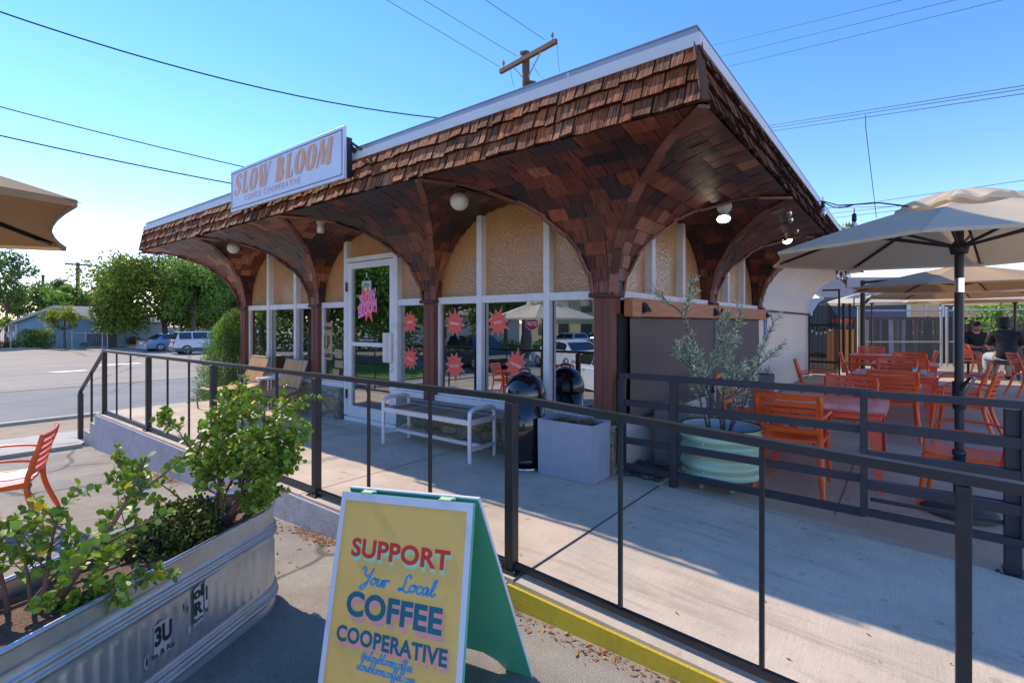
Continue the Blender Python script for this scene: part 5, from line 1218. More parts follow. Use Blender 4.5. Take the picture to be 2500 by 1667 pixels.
herbbox(.10, .40, 2.55, 2.85, .50, 'grey box planter between the green tub and the wall side chair', 'bushy green rosemary in the box behind the wall side chair', 150, .16)
herbbox(.08, .38, 4.2, 4.5, .52, 'grey box planter standing by the cream wall under the blue sign', 'sparse rosemary in the box by the cream wall', 60, .20)
# ------------------------------------------------------------------ green round tub with castors
GC = V(.76, .40, pz(.76, .4)); GR = .30
t = thing('round_planter', 'round ribbed sage green metal tub on castors beside the fence', 'planter', tuple(GC))
mb = MB(); pr = []
for k in range(61):
    u = k/60; z = .10+.36*u; r = GR+.012*math.cos(u*2*PI*3.4+1.2); pr.append((r, z))
mb.lathe([(.02, .10)]+pr+[(GR+.008, .465), (GR+.008, .475), (GR-.012, .475), (GR-.014, .465)], GC, 56); mb.build('ribbed_wall', M['greenplanter'], t)
mb = MB(); mb.lathe([(GR-.0145, .47), (GR-.016, .36)], GC, 56); mb.build('liner', M['plwhite'], t)
mb = MB(); mb.lathe([(GR+.010, .474), (GR+.010, .482), (GR-.006, .482)], GC, 56); mb.build('rubber_rim', M['black'], t)
mb = MB(); mb.lathe([(.001, .385), (GR-.017, .375)], GC, 40); mb.build('soil', M['soil'], t)
for a in (250, 305, 200, 70, 130):
    c = GC+V(.24*math.cos(R(a)), .24*math.sin(R(a)), 0)
    mb = MB(); mb.lathe([(.001, .085), (.03, .085), (.03, .10), (.001, .10)], c, 12); mb.box((c.x-.018, c.y-.02, .045+c.z), (c.x-.013, c.y+.02, .085+c.z)); mb.box((c.x+.013, c.y-.02, .045+c.z), (c.x+.018, c.y+.02, .085+c.z)); ca = mb.build('castor', M['alu'], t)
    mb = MB(); mb.lathe([(.001, -.012), (.033, -.012), (.036, -.006), (.036, .006), (.033, .012), (.001, .012)], n=18, M=Matrix.Translation(c+V(0, .01, .036)) @ Matrix.Rotation(PI/2, 4, 'Y')); mb.build('wheel', M['rubber'], ca)
mb = MB()
for u in (.15, .45, .75):
    for a in (262,): mb.ball(GC+V((GR+.014)*math.cos(R(a)), (GR+.014)*math.sin(R(a)), .10+.36*u), .007, 8, 6)
mb.build('bolts', M['alu'], t)
# ------------------------------------------------------------------ sandwich board
TL_, TR_ = V(.23, -2.721, .627), V(.798, -2.592, .669)
XW = (TR_-TL_).normalized(); FD = V(.066, -.124, -.506).normalized(); FD = (FD-XW*FD.dot(XW)).normalized(); FN = XW.cross(-FD).normalized()   # FN faces the viewer
if FN.y > 0: FN = -FN
t = thing('sandwich_board', 'mustard sandwich board reading SUPPORT Your Local COFFEE COOPERATIVE, green inside', 'sign', (.55, -2.6, -.14))
Wd = (TR_-TL_).length; HT = .862
def fp(u, v, o=0): return TL_+XW*(u*Wd)+FD*(v*HT)+FN*o
mb = MB(); mb.prism([fp(0, 0), fp(1, 0), fp(1, 1), fp(.8, 1), fp(.74, .95), fp(.66, .90), fp(.34, .90), fp(.26, .95), fp(.2, 1), fp(0, 1)], -FN*.014); pa = mb.build('front_panel', M['mint'], t)
mb = MB()
for q in ([(0, 0), (1, 0), (.962, .032), (.038, .032)], [(.038, .032), (.038, .9), (0, .95), (0, 0)], [(1, 0), (1, .95), (.962, .9), (.962, .032)]): mb.face([fp(u, v, .0012) for u, v in q])
mb.build('pale_border', M['signwhite'], pa)
mb = MB(); mb.face([fp(.037, .031, .0008), fp(.963, .031, .0008), fp(.963, .87, .0008), fp(.037, .87, .0008)]); mb.build('painted_face', M['yellowsign'], pa)
YU = -FD
def line(word, u, v, w, h, m, shadow=None, so=(.016, .02), bold=.02, space=1.0):
    if shadow:
        mb = MB()
        for k in range(5): text(mb, word, fp(u+so[0]*(k+1)/5, v+so[1]*(k+1)/5, .0014+.0001*k), XW, YU, w=w, h=h, bold=bold, space=space)
        mb.build('letter_shadow', M[shadow], pa)
    mb = MB(); text(mb, word, fp(u, v, .0024), XW, YU, w=w, h=h, bold=bold, space=space); mb.build('lettering', M[m], pa)
line('SUPPORT', .505, .218, Wd*.735, .064, 'redink', 'mintink', (.012, .016), .035, 1.05)
line('COFFEE', .50, .432, Wd*.70, .082, 'tealink', 'pinkink', (.02, .020), .035, 1.02)
line('COOPERATIVE', .50, .548, Wd*.80, .052, 'tealink', 'pinkink', (.018, .017), .035, 1.05)
mb = MB(); cursive(mb, 'Your', fp(.35, .352, .0016), XW*1.3, YU, .047, .15); mb.build('script_lettering', M['blueink'], pa); mb = MB(); cursive(mb, 'Local', fp(.655, .352, .0016), XW*1.3, YU, .047, .15); mb.build('script_lettering', M['blueink'], pa)
mb = MB(); cursive(mb, '@slowbloomcoffee', fp(.49, .622, .0016), XW, YU, .030, .14); mb.build('script_lettering', M['blueink'], pa); mb = MB(); cursive(mb, 'slowbloomcoffee.com', fp(.49, .660, .0016), XW, YU, .030, .14); mb.build('script_lettering', M['blueink'], pa)
BT = [TL_+V(-.008, .037, 0), TR_+V(-.007, .033, 0)]; BF = (V(.777, -2.227, -.13)-BT[1]).normalized()
def bp(u, v): return BT[0].lerp(BT[1], u)+BF*(v*.866)
BN = (BT[1]-BT[0]).cross(BF).normalized(); BN = BN if BN.y > 0 else -BN
mb = MB(); mb.prism([bp(0, 0), bp(1, 0), bp(1, 1), bp(.8, .985), bp(.755, .94), bp(.66, .905), bp(.3, .90), bp(.24, .94), bp(.18, 1), bp(0, 1)], BN*.010); pb_ = mb.build('back_panel', M['mint'], t)
mb = MB(); mb.bar(bp(1, .0)+BN*.006, bp(1, 1)+BN*.006, .004, .012, BN); mb.bar(bp(0, 0)+BN*.007+UP*.002, bp(1, 0)+BN*.007+UP*.002, .016, .005); mb.build('pale_edge', M['signwhite'], pb_)
for u in (.2, .8):
    mb = MB(); mb.bar(fp(u-.04, 0)+V(0, .006, .003), fp(u+.04, 0)+V(0, .006, .003), .02, .006); mb.tube([fp(u-.05, 0)+V(0, .018, .004), fp(u+.05, 0)+V(0, .018, .004)], .005, 6); mb.build('hinge', M['mintink'], t)
# ------------------------------------------------------------------ galvanised trough planter
TN = V(.898, .44, 0).normalized(); TA = V(.44, -.898, 0).normalized()
TC0, TW, TZ0, TH_ = 1.90+.235, .23, -.185, .525
TS1 = 3.62-.23
def tp(s, n, z): return TN*(-1.90+n)+TA*s+V(0, 0, z)
def stadium(r, N=260):
    """(s, n, outward s, outward n, running length) round a flat sided oval"""
    Ls = TS1-TC0; per = 2*Ls+2*PI*r; out = []
    for k in range(N):
        q = per*k/N
        if q < Ls: out.append((TC0+q, r, 0, 1, q))
        elif q < Ls+PI*r: a = PI/2-(q-Ls)/r; out.append((TS1+r*math.cos(a), r*math.sin(a), math.cos(a), math.sin(a), q))
        elif q < 2*Ls+PI*r: out.append((TS1-(q-Ls-PI*r), -r, 0, -1, q))
        else: a = -PI/2-(q-2*Ls-PI*r)/r; out.append((TC0+r*math.cos(a), r*math.sin(a), math.cos(a), math.sin(a), q))
    return out
ST = stadium(TW, 420)
t = thing('trough_planter', 'long galvanised steel stock tank planter with a torn sticker in the foreground', 'planter', tuple(tp(2.6, 0, TZ0)))
zs = [k/70 for k in range(71)]
def toff(u, q):
    o = .018*(1-u)*0
    bead = lambda c, w, a: a*math.exp(-((u-c)/w)**2)
    o += bead(.745, .016, .020)+bead(.80, .014, .016)+bead(.86, .012, -.004)+bead(.14, .020, .024)+bead(.215, .015, .017)
    if .27 < u < .68:
        e = min(1, (u-.27)/.03, (.68-u)/.03); f = (q % .052)/.052; o += .0065*e*math.exp(-((f-.5)/.16)**2)
    o += .012*max(0, .10-u)/.10+.004*(1-u)
    return o
mb = MB(); n_ = len(ST); vs = []
for u in zs:
    for s, n, os_, on_, q in ST: d = toff(u, q); vs.append(tp(s+os_*d, n+on_*d, TZ0+TH_*u))
mb.mesh(vs, [(j*n_+i, j*n_+(i+1) % n_, (j+1)*n_+(i+1) % n_, (j+1)*n_+i) for j in range(70) for i in range(n_)], sm=True)
mb.build('tank_wall', M['steel'], t)
mb = MB(); vs = []
for k in range(2):
    for s, n, os_, on_, q in ST: vs.append(tp(s-os_*.006, n-on_*.006, TZ0+TH_*(1 if k == 0 else .7)))
mb.mesh(vs, [(i, (i+1) % n_, n_+(i+1) % n_, n_+i) for i in range(n_)], sm=True); mb.build('inner_wall', M['steel'], t)
mb = MB(); pts = [tp(s+os_*.002, n+on_*.002, TZ0+TH_) for s, n, os_, on_, q in ST[::4]]; pts.append(pts[0]); mb.tube(pts, .0105, 8, caps=False); mb.build('rolled_rim', M['steelrim'], t)
mb = MB(); vs = [tp(2.3, 0, .275)]+[tp(s-os_*.008, n-on_*.008, .272+.012*math.sin(q*19)) for s, n, os_, on_, q in ST[::6]]; k = len(vs)-1
mb.mesh(vs, [(0, 1+i, 1+(i+1) % k) for i in range(k)], sm=True); mb.build('mulch', M['mulch'], t)
# torn sticker left on the side
mb = MB(); mi = MB()
def sp(s, z, o=.0095): return tp(2.70+(s-2.59)*.75, TW+o, z+.02)
SZ = TZ0+TH_*.30
def patch(s0, s1, z0, z1, seed):
    r = random.Random(seed); P = [(s0, z0+r.uniform(0, .01)), ((s0+s1)/2, z0+r.uniform(-.008, .008)), (s1, z0+r.uniform(0, .02)), (s1+r.uniform(-.004, .004), (z0+z1)/2), (s1, z1-r.uniform(0, .02)), ((s0+s1)/2, z1-r.uniform(0, .01)), (s0, z1-r.uniform(0, .02))]
    mb.face([sp(a, b) for a, b in P])
sX = -TA
# the viewer reads towards smaller s
def stext(w, s, z, wd, h, b=.03): text(mi, w, sp(s, z, .0108), sX, UP, w=wd, h=h, bold=b)
patch(2.545, 2.645, SZ+.01, SZ+.15, 1); patch(2.335, 2.40, SZ+.03, SZ+.20, 2); patch(2.30, 2.325, SZ+.06, SZ+.20, 3); patch(2.42, 2.44, SZ+.02, SZ+.06, 4); patch(2.675, 2.695, SZ-.005, SZ+.06, 5)
stext('m & Ra', 2.59, SZ+.028, .095, .022); stext('3U', 2.59, SZ+.095, .075, .075, .05); stext('R', 2.367, SZ+.10, .045, .055, .05); stext('ol', 2.37, SZ+.165, .05, .05, .05); stext('ipm', 2.368, SZ+.052, .045, .022); stext('l', 2.312, SZ+.14, .008, .06, .03); stext('it', 2.312, SZ+.07, .018, .018)
mi.face([sp(2.685, SZ+.005, .0108), sp(2.677, SZ+.025, .0108), sp(2.684, SZ+.05, .0108), sp(2.690, SZ+.025, .0108)])
mi.face([sp(2.47, SZ+.12, .0108), sp(2.463, SZ+.15, .0108), sp(2.474, SZ+.16, .0108)]); mi.face([sp(2.44, SZ+.10, .0108), sp(2.436, SZ+.135, .0108), sp(2.446, SZ+.13, .0108)])
pk = mb.build('sticker_remains', M['film'], t); mi.build('sticker_print', M['ink'], pk)
# ------------------------------------------------------------------ succulents
def roundleaf(mb, p, d, n, r, tint):
    """thick little round leaf from p along d, facing n"""
    d = d.normalized(); s = d.cross(n)
    if s.length < 1e-3: s = d.cross(V(.3, .5, .8))
    s.normalize(); n = s.cross(d).normalized(); c = p+d*r*1.05
    ring = [c+(d*math.cos(a*PI/4)*1.08+s*math.sin(a*PI/4))*r+n*(.14*r*(abs(math.sin(a*PI/4)))) for a in range(8)]
    up_, dn = c+n*(.05*r), c-n*.20*r; v = ring+[up_, dn]
    mb.mesh(v, [(i, (i+1) % 8, 8) for i in range(8)], tint, True); mb.mesh(v, [((i+1) % 8, i, 9) for i in range(8)], tuple(k*.75 for k in tint), True)
def branch(st, lf, p, d, length, r0, rs, depth, lr, seg=.035, up=.12, leafy=True, kids=2.4, start=.25, wob=.22, dens=1.0):
    pts = [p]; rr = [r0]; n = max(3, int(length/seg)); q = V(*p); d = d.normalized(); sub = []
    for i in range(n):
        d = (d+V(rs.gauss(0, wob), rs.gauss(0, wob), rs.gauss(0, wob)+up)*.45).normalized(); q = q+d*length/n; pts.append(q.copy()); rr.append(max(.0016, r0*(1-.75*(i+1)/n)))
        f = (i+1)/n
        if depth > 0 and f > start and rs.random() < kids/n: sub.append((q.copy(), d.copy(), f))
        if leafy and (f > .3 or depth < 2) and rs.random() < dens:
            a = rs.uniform(0, 2*PI); s = d.cross(V(math.cos(a), math.sin(a), .3)).normalized()
            for sg in (1, -1):
                if rs.random() < .88:
                    rad = lr*rs.uniform(.6, 1.15)*(1.15-.35*f); ld = (s*sg+d*rs.uniform(.2, .8)+UP*rs.uniform(-.1, .3)).normalized()
                    g = rs.choice([(1, 1, 1), (1.25, 1.15, .9), (.8, .9, .9), (1.5, 1.35, .8), (.65, .78, .85), (1.1, 1.2, 1.1)]); k = rs.uniform(.8, 1.2)
                    if rs.random() < .03: g = (3.2, 1.8, .6)
                    roundleaf(lf, q+s*sg*rr[-1], ld, (UP*1.2+V(rs.gauss(0, .6), rs.gauss(0, .6), 0)), rad, tuple(x*k for x in g))
    st.tube(pts, rr, 6 if r0 > .004 else 4)
    for q, dd, f in sub:
        a = rs.uniform(0, 2*PI); side = dd.cross(V(math.cos(a), math.sin(a), .2)).normalized()
        branch(st, lf, q, (dd*.8+side*.8+UP*.15), length*rs.uniform(.35, .62), r0*.5*(1-.4*f), rs, depth-1, lr, seg, up, True, kids*.8, .15, wob, dens)
    if leafy:
        for k in range(3):
            ld = (d+V(rs.gauss(0, .5), rs.gauss(0, .5), rs.gauss(0, .4))).normalized(); roundleaf(lf, q, ld, V(rs.gauss(0, 1), rs.gauss(0, 1), .8), lr*.75, (1.4, 1.3, .8))
def succulent(label, spec, lr, group='succulents in the steel trough', seg=.035, wob=.22, seed=1, kids=2.4, dens=1.0):
    rs = random.Random(seed); t = thing('succulent_plant', label, 'plant', tuple(spec[0][0]), group); st, lf = MB(), MB()
    for p, d, l, r, dep in spec: branch(st, lf, V(*p), V(*d), l, r, rs, dep, lr, seg, .10, True, kids, .25, wob, dens)
    st.build('stems', M['stem'], t); lf.build('leaves', M['leafjade'], t); return t
b0 = tp(2.19, .02, .27); r_, f_ = RIGHT, FWD
J = lambda a, b, c: r_*a+f_*b+UP*c
sp1 = [(b0, J(-.55, .2, .85), .50, .017, 3), (b0+r_*.03, J(.05, .3, 1), .62, .016, 3), (b0+r_*.05, J(.35, .1, .9), .42, .013, 3), (b0+r_*.07, J(.8, .1, .6), .38, .012, 3), (b0-r_*.02, J(-.15, .1, 1), .42, .012, 3),
       (b0+r_*.06, J(.9, -.1, .35), .33, .010, 3), (b0-r_*.03, J(-.8, .1, .55), .34, .009, 3), (b0+r_*.02, J(.15, -.2, .9), .30, .009, 2), (b0+r_*.08, J(.6, -.3, .5), .26, .008, 3), (b0+r_*.05, J(.5, .5, .8), .36, .009, 3),
       (b0+r_*.0, J(-.35, .3, 1), .55, .012, 3)]
succulent('tall bushy round leaved succulent at the far end of the steel trough', sp1, .0145, seed=5, seg=.022, kids=4.8, dens=.95)
b1 = tp(2.93, .02, .27)
sp2 = [(b1, J(.33, .12, .9), .60, .014, 1), (b1-r_*.05, J(.06, .1, 1), .34, .010, 2), (b1+r_*.02, J(.9, .45, .2), .26, .010, 2), (b1+V(0, 0, .02), J(.9, .12, .2), .24, .010, 2), (b1, J(.8, -.05, .2), .18, .009, 2), (b1-r_*.06, J(-.2, -.1, .8), .3, .008, 2), (b1, J(.4, -.3, .4), .24, .008, 2), (b1-r_*.1, J(.3, .4, .6), .28, .008, 2), (b1+r_*.05, J(.6, .6, .35), .32, .008, 2), (b1-r_*.16, J(-.1, .1, 1), .42, .010, 2), (b1-r_*.2-f_*.05, J(.1, 0, .9), .3, .010, 2)]
succulent('near round leaved succulent arching over the trough rim at the left edge', sp2, .0165, seed=14, seg=.024, wob=.16, kids=3.2)
# small dark creeping succulent, and a trailing one
def creeper(label, blobs, n, lr, seed, mtint, hang=False):
    rs = random.Random(seed); t = thing('creeping_succulent', label, 'plant', tuple(blobs[0][0]), 'succulents in the steel trough'); st, lf = MB(), MB()
    for k in range(n):
        c, rx, rz = rs.choice(blobs); a, b = rs.uniform(0, 2*PI), math.acos(rs.uniform(.0, 1)); u = rs.uniform(.75, 1.05)
        p = c+V(rx*u*math.sin(b)*math.cos(a), rx*u*math.sin(b)*math.sin(a), rz*u*math.cos(b)); d = (p-c).normalized()
        if k % 3 == 0: st.tube([p-d*.05, p+d*rs.uniform(0, .02)], .0018, 3, (1, 1, 1), False)
        g = rs.choice(mtint); q = rs.uniform(.7, 1.3)
        for j in range(3): roundleaf(lf, p+d*rs.uniform(-.02, .015)+V(rs.gauss(0, .008), rs.gauss(0, .008), rs.gauss(0, .008)), d+V(rs.gauss(0, .7), rs.gauss(0, .7), rs.gauss(0, .7)), d+V(rs.gauss(0, .5), rs.gauss(0, .5), rs.gauss(0, .5)), lr*rs.uniform(.7, 1.2), tuple(x*q for x in g))
    if hang:
        for k in range(7):
            p = V(*blobs[0][0])+r_*rs.uniform(-.01, .03)+f_*rs.uniform(-.02, .02); q = p.copy(); pts = [q.copy()]
            for i in range(rs.randint(8, 15)):
                q = q+V(rs.gauss(0, .004), rs.gauss(0, .004), -.016); pts.append(q.copy())
                for j in range(4): roundleaf(lf, q, V(rs.gauss(0, 1), rs.gauss(0, 1), .2), V(rs.gauss(0, 1), rs.gauss(0, 1), 1), lr, tuple(x*rs.uniform(.5, .9) for x in (.6, .75, .6)))
            st.tube(pts, .002, 4)
    else:
        mb = MB()
        for c, rx, rz in blobs: mb.ball(c-V(0, 0, rz*.25), rx*.72, 16, 10, sz=rz/rx)
        mb.build('inner_stems', M['soil'], t)
    st.build('stems', M['stem'], t); lf.build('leaves', M['leafjade'], t)
creeper('low dark creeping succulent mound in the middle of the steel trough', [(tp(2.32, -.05, .29), .16, .13), (tp(2.45, -.07, .28), .14, .09), (tp(2.22, -.1, .29), .13, .12), (tp(2.38, .04, .27), .12, .08)], 1150, .0075, 3, [(.6, .5, .7), (.9, .75, .9), (.45, .4, .55), (1.2, .9, .8), (1.0, .6, .6), (.35, .3, .5)])
creeper('dark trailing succulent hanging over the far end of the steel trough', [(tp(1.925, .06, .345), .03, .02)], 40, .0055, 4, [(.5, .62, .5), (.7, .8, .6)], True)
# ------------------------------------------------------------------ olive tree in the green tub
def olive(label, base, specs, seed):
    rs = random.Random(seed); t = thing('olive_tree', label, 'tree', tuple(base)); st, lf = MB(), MB()
    def br(p, d, l, r, dep):
        n = max(4, int(l/.03)); pts = [p]; rr = [r]; q = p.copy(); d = d.normalized()
        for i in range(n):
            d = (d+V(rs.gauss(0, .09), rs.gauss(0, .09), rs.gauss(0, .06)+.035)).normalized(); q = q+d*l/n; pts.append(q.copy()); rr.append(max(.0014, r*(1-.8*(i+1)/n))); f = (i+1)/n
            if dep and f > .25 and rs.random() < 8/n:
                a = rs.uniform(0, 6.28); s = d.cross(V(math.cos(a), math.sin(a), .1)).normalized(); br(q.copy(), d*1.1+s*.5, l*rs.uniform(.22, .38), r*.5, dep-1)
            if f > (.35 if dep == 2 else .1):
                for j in range(3):
                    s = d.cross(V(rs.gauss(0, 1), rs.gauss(0, 1), rs.gauss(0, 1))).normalized(); k = rs.uniform(.65, 1.25); g = rs.choice([(1, 1, 1), (1.25, 1.25, 1.3), (.7, .85, .7), (1.5, 1.45, 1.5)])
                    leafquad(lf, q, d*.8+s*.8, rs.uniform(.036, .06), rs.uniform(.009, .013), rs, tuple(x*k for x in g))
        st.tube(pts, rr, 5)
    for p, d, l, r in specs: br(V(*base)+V(*p), V(*d), l, r, 2)
    st.build('trunk', M['bark'], t); lf.build('crown', M['olive'], t)
olive('slender silvery olive tree growing in the sage green tub', GC+V(0, 0, .38), [((.02, 0, 0), tuple(J(-.22, .05, 1)), 1.12, .013), ((.06, 0, 0), tuple(J(.24, .05, 1)), .76, .011), ((-.10, .05, 0), tuple(J(-.26, .1, 1)), .66, .010), ((.02, .02, 0), tuple(J(.06, .1, 1)), .74, .010), ((-.08, 0, 0), tuple(J(-.14, .1, 1)), .82, .010), ((.05, .03, 0), tuple(J(.12, .0, 1)), .5, .008)], 9)
# ------------------------------------------------------------------ shrub at the far corner of the shop
def fine_shrub(name, label, blobs, n, ln, wd, m, tints, seed, up=.5, group=None, cat='shrub'):
    rs = random.Random(seed); b = blobs[0][0]; t = thing(name, label, cat, (b[0], b[1], gz(b[0], b[1])), group); lf, st = MB(), MB()
    for k in range(n):
        c, rx, ry, rz = rs.choice(blobs); a = rs.uniform(0, 2*PI); z = rs.uniform(-1, 1); u = rs.uniform(.35, 1)**.45; s = math.sqrt(1-z*z)
        n3 = V(s*math.cos(a), s*math.sin(a), z); wv = 1+.18*noise.noise(n3*2.3+V(*c)); p = V(*c)+V(n3.x*rx, n3.y*ry, n3.z*rz)*u*wv
        q = rs.uniform(.55, 1.3)*(1+.35*noise.noise(p*3.0)); g = rs.choice(tints); leafquad(lf, p, n3*.8+V(rs.gauss(0, .6), rs.gauss(0, .6), rs.gauss(0, .5)+up), ln*rs.uniform(.6, 1.3), wd, rs, tuple(x*q for x in g))
    for k in range(26):
        c, rx, ry, rz = rs.choice(blobs); st.tube([V(b[0]+rs.gauss(0, .1), b[1]+rs.gauss(0, .1), gz(b[0], b[1])-.05), V(c[0]+rs.gauss(0, rx*.3), c[1]+rs.gauss(0, ry*.3), c[2]), V(c[0]+rs.gauss(0, rx*.5), c[1]+rs.gauss(0, ry*.5), c[2]+rz*.6)], [.02, .01, .004], 5)
    st.build('stems', M['bark'], t); lf.build('foliage', M[m], t); return t
fine_shrub('leafy_bush', 'tall feathery green bush at the far front corner of the shop', [((-7.95, .3, .25), .55, .6, .75), ((-7.65, .25, .75), .48, .5, .6), ((-8.0, .3, -.2), .62, .65, .5), ((-7.3, .05, .4), .38, .4, .85), ((-7.4, .2, 1.1), .34, .34, .42)], 34000, .06, .013, 'leaf', [(.9, 1.05, 1.2), (.7, .95, 1.1), (1.2, 1.25, 1.3), (.5, .8, .9)], 12)
# ------------------------------------------------------------------ trees
def tree(name, label, base, h, crown, n, ls, tints, seed, trunk_r=.18, group='trees beyond the parking lot', lobes=34, cat='tree', fill=.5, m='leaf'):
    """crown = (cx off right, cz, rx, rz) relative to the base, in metres"""
    rs = random.Random(seed); t = thing(name, label, cat, tuple(base), group); lf, st = MB(), MB(); b = V(*base); ox, cz, rx, rz = crown; C_ = b+RIGHT*ox+UP*cz
    cl = []
    for k in range(lobes):
        a = rs.uniform(0, 2*PI); z = rs.uniform(-.8, 1); s = math.sqrt(max(0, 1-z*z)); u = rs.uniform(.45, .92)
        cl.append((C_+V(rx*s*math.cos(a)*u, rx*s*math.sin(a)*u, rz*z*u), rs.uniform(.20, .38)*min(rx, rz)*1.1, rs.uniform(.7, 1.3)))
    for c, r, k in cl[:12]: st.tube(crom([b+UP*(.25*h), b.lerp(C_, .6), b.lerp(c, .7)+UP*.1, c], 3), [trunk_r*.45]*4+[trunk_r*.3]*3+[trunk_r*.15]*3, 5)
    st.tube(crom([b-UP*.2, b+UP*.12*h+RIGHT*.05, b+UP*.3*h+RIGHT*ox*.3, C_-UP*rz*.2], 4), [trunk_r*1.2]+[trunk_r]*4+[trunk_r*.8]*4+[trunk_r*.5]*4, 8)
    for k in range(n):
        c, r, br_ = rs.choice(cl); d = V(rs.gauss(0, 1), rs.gauss(0, 1), rs.gauss(0, 1)).normalized(); p = c+d*r*rs.uniform(.3, 1.15)
        g = rs.choice(tints); q = rs.uniform(.7, 1.3)*br_; leafquad(lf, p, d+V(rs.gauss(0, .8), rs.gauss(0, .8), rs.gauss(0, .8)-.2), ls*rs.uniform(.7, 1.4), ls*rs.uniform(.4, .6), rs, tuple(x*q for x in g))
    st.build('trunk', M['bark'], t); lf.build('crown', M[m], t); return t
G1 = [(1.2, 1.05, .8), (1.6, 1.25, .7), (.9, .95, .8), (.6, .75, .7)]; G2 = [(.9, 1.1, .9), (1.15, 1.25, .9), (.6, .8, .8)]; G3 = [(.6, .75, .9), (.45, .6, .75), (.85, .95, .9)]
def gp(px, d, z=-.92): p = at(px, 788, d); return V(p.x, p.y, z)
tree('shade_tree', 'big yellow green tree behind the parked cars', gp(402, 47), 9, (-.3, 4.9, 6.0, 3.9), 30000, .34, G1, 31, .28, lobes=80)
tree('shade_tree', 'tall dark green tree right of the big one, behind the leafy bush', gp(545, 52), 9, (0, 4.9, 6.0, 4.4), 18000, .36, G3, 32, .3, lobes=60)
tree('shade_tree', 'fresh green tree between the big tree and the shop eave', gp(470, 44), 8, (.3, 5.2, 2.9, 2.7), 9000, .28, G2, 33, .2, lobes=40)
tree('shade_tree', 'thin branching tree at the left edge beside the blue house', gp(14, 48), 8, (.2, 5.8, 2.1, 3.6), 3600, .30, G3, 34, .16, lobes=22)
tree('shade_tree', 'round green tree behind the ridge of the blue house', gp(140, 62), 7, (0, 4.6, 6.4, 2.3), 14000, .36, G2, 35, .2, lobes=60)
tree('shade_tree', 'dim grey green tree between the house and the big tree', gp(225, 80), 7, (0, 4.6, 4.0, 2.6), 3500, .36, [(.6, .75, 1.0), (.5, .62, .85)], 36, .2)
tree('small_tree', 'small yellow green tree in front of the blue house wall', gp(157, 43), 4, (0, 2.6, 1.55, 1.15), 3200, .16, [(1.7, 1.35, .55), (1.4, 1.3, .6), (2.2, 1.2, .5), (1.0, 1.1, .6)], 37, .1, None, 22)
tree('small_tree', 'yellowish small tree cut by the left edge of the view', gp(-4, 41), 4, (0, 2.2, .9, 1.1), 1200, .16, [(1.6, 1.3, .6), (1.1, 1.1, .6)], 38, .1, None, 12)
tree('cypress_tree', 'narrow dark cypress rising behind the green trees', gp(140, 95), 12, (0, 8.6, 1.5, 2.8), 2200, .36, [(.35, .5, .7), (.45, .58, .75)], 39, .15, None, 30)
tree('shade_tree', 'dark tree mass low behind the parking lot fence', gp(300, 70), 6, (0, 3.0, 6.5, 2.4), 4500, .36, G3, 40, .2)
# patio side
tree('garden_tree', 'bright leaved branch of a tree drooping over the patio fence', at(2490, 905, 15.2), 3, (-.35, 1.75, 1.0, .85), 1500, .13, [(1.5, 1.7, .9), (2.0, 2.0, 1.2), (1.0, 1.3, .8)], 41, .06, None, 18)
tree('garden_tree', 'small leafy tree top showing over the shop roof end', V(at(2065, 788, 22).x, at(2065, 788, 22).y, 0), 6, (0, 4.9, 1.1, .7), 700, .2, G1, 42, .08, None, 12)
# hedge and small shrubs in front of the house
hc = gp(88, 43)
fine_shrub('hedge', 'clipped boxy green hedge in front of the blue house', [(tuple(hc+RIGHT*dx+UP*.85), .85, .6, .85) for dx in (-.85, -.3, .3, .85)], 4200, .14, .07, 'leaf', [(1.1, 1.05, .8), (.8, .9, .7), (1.3, 1.2, .8)], 51, cat='hedge')
for i, (px, d, r, z, lb, tn) in enumerate(((30, 42.5, .45, .3, 'low round shrub beside the exit sign', (1.1, 1.0, .7)), (5, 42, .4, .3, 'reddish low shrub at the left edge', (1.4, .8, .7)), (305, 49, .6, .35, 'low shrub at the foot of the lot fence', (.9, 1.0, .8)), (327, 49, .6, .4, 'darker low shrub beside the parked blue car', (.6, .8, .7)), (290, 55, 1.0, .9, 'greyish purple bush behind the lot fence', (.9, .6, .9)), (275, 54, .5, .4, 'yellow green weed clump behind the lot fence', (2.0, 1.8, .8)))):
    c = gp(px, d); fine_shrub('shrub', lb, [(tuple(c+UP*z), r, r, r*.8)], 500, .14, .07, 'leaf', [tn, tuple(k*.7 for k in tn)], 60+i)
# ------------------------------------------------------------------ blue house across the lot
def hp(px, py, d, off=0): p = at(px, py, d); return p
HD = 45.5; hz = -.92
t = thing('blue_house', 'pale blue sided house with a low gabled grey roof across the parking lot', 'house', tuple(gp(140, HD)))
k_ = HD/1233
X = lambda px: (px-1250)*k_                    # lateral metres at that depth
def hw(lat, z, dep): p = V(*CAM)+RIGHT*lat+FWD*dep; return V(p.x, p.y, z)
ez, az = 1.28, 2.70                            # eave and apex heights
l0, l1, la = X(38), X(246), X(143)
mb = MB(); mb.prism([hw(l0, hz, HD), hw(l1, hz, HD), hw(l1, ez, HD), hw(la, az-.05, HD), hw(l0, ez, HD)], FWD*8); mb.build('wall', M['housegreyblue'], t)
mb = MB()
for a, b in ((l0-.5, l1), (l1+.15, l0)):
    s_ = -1 if a < la else 1; zb = az-(az-ez)*(abs(a-la)/abs((l0 if s_ < 0 else l1)-la))
    mb.prism([hw(a, zb, HD-.35), hw(la, az, HD-.35), hw(la, az+.14, HD-.35), hw(a, zb+.14, HD-.35)], FWD*9)
rf = mb.build('roof', M['shinglegrey'], t)
mb = MB()
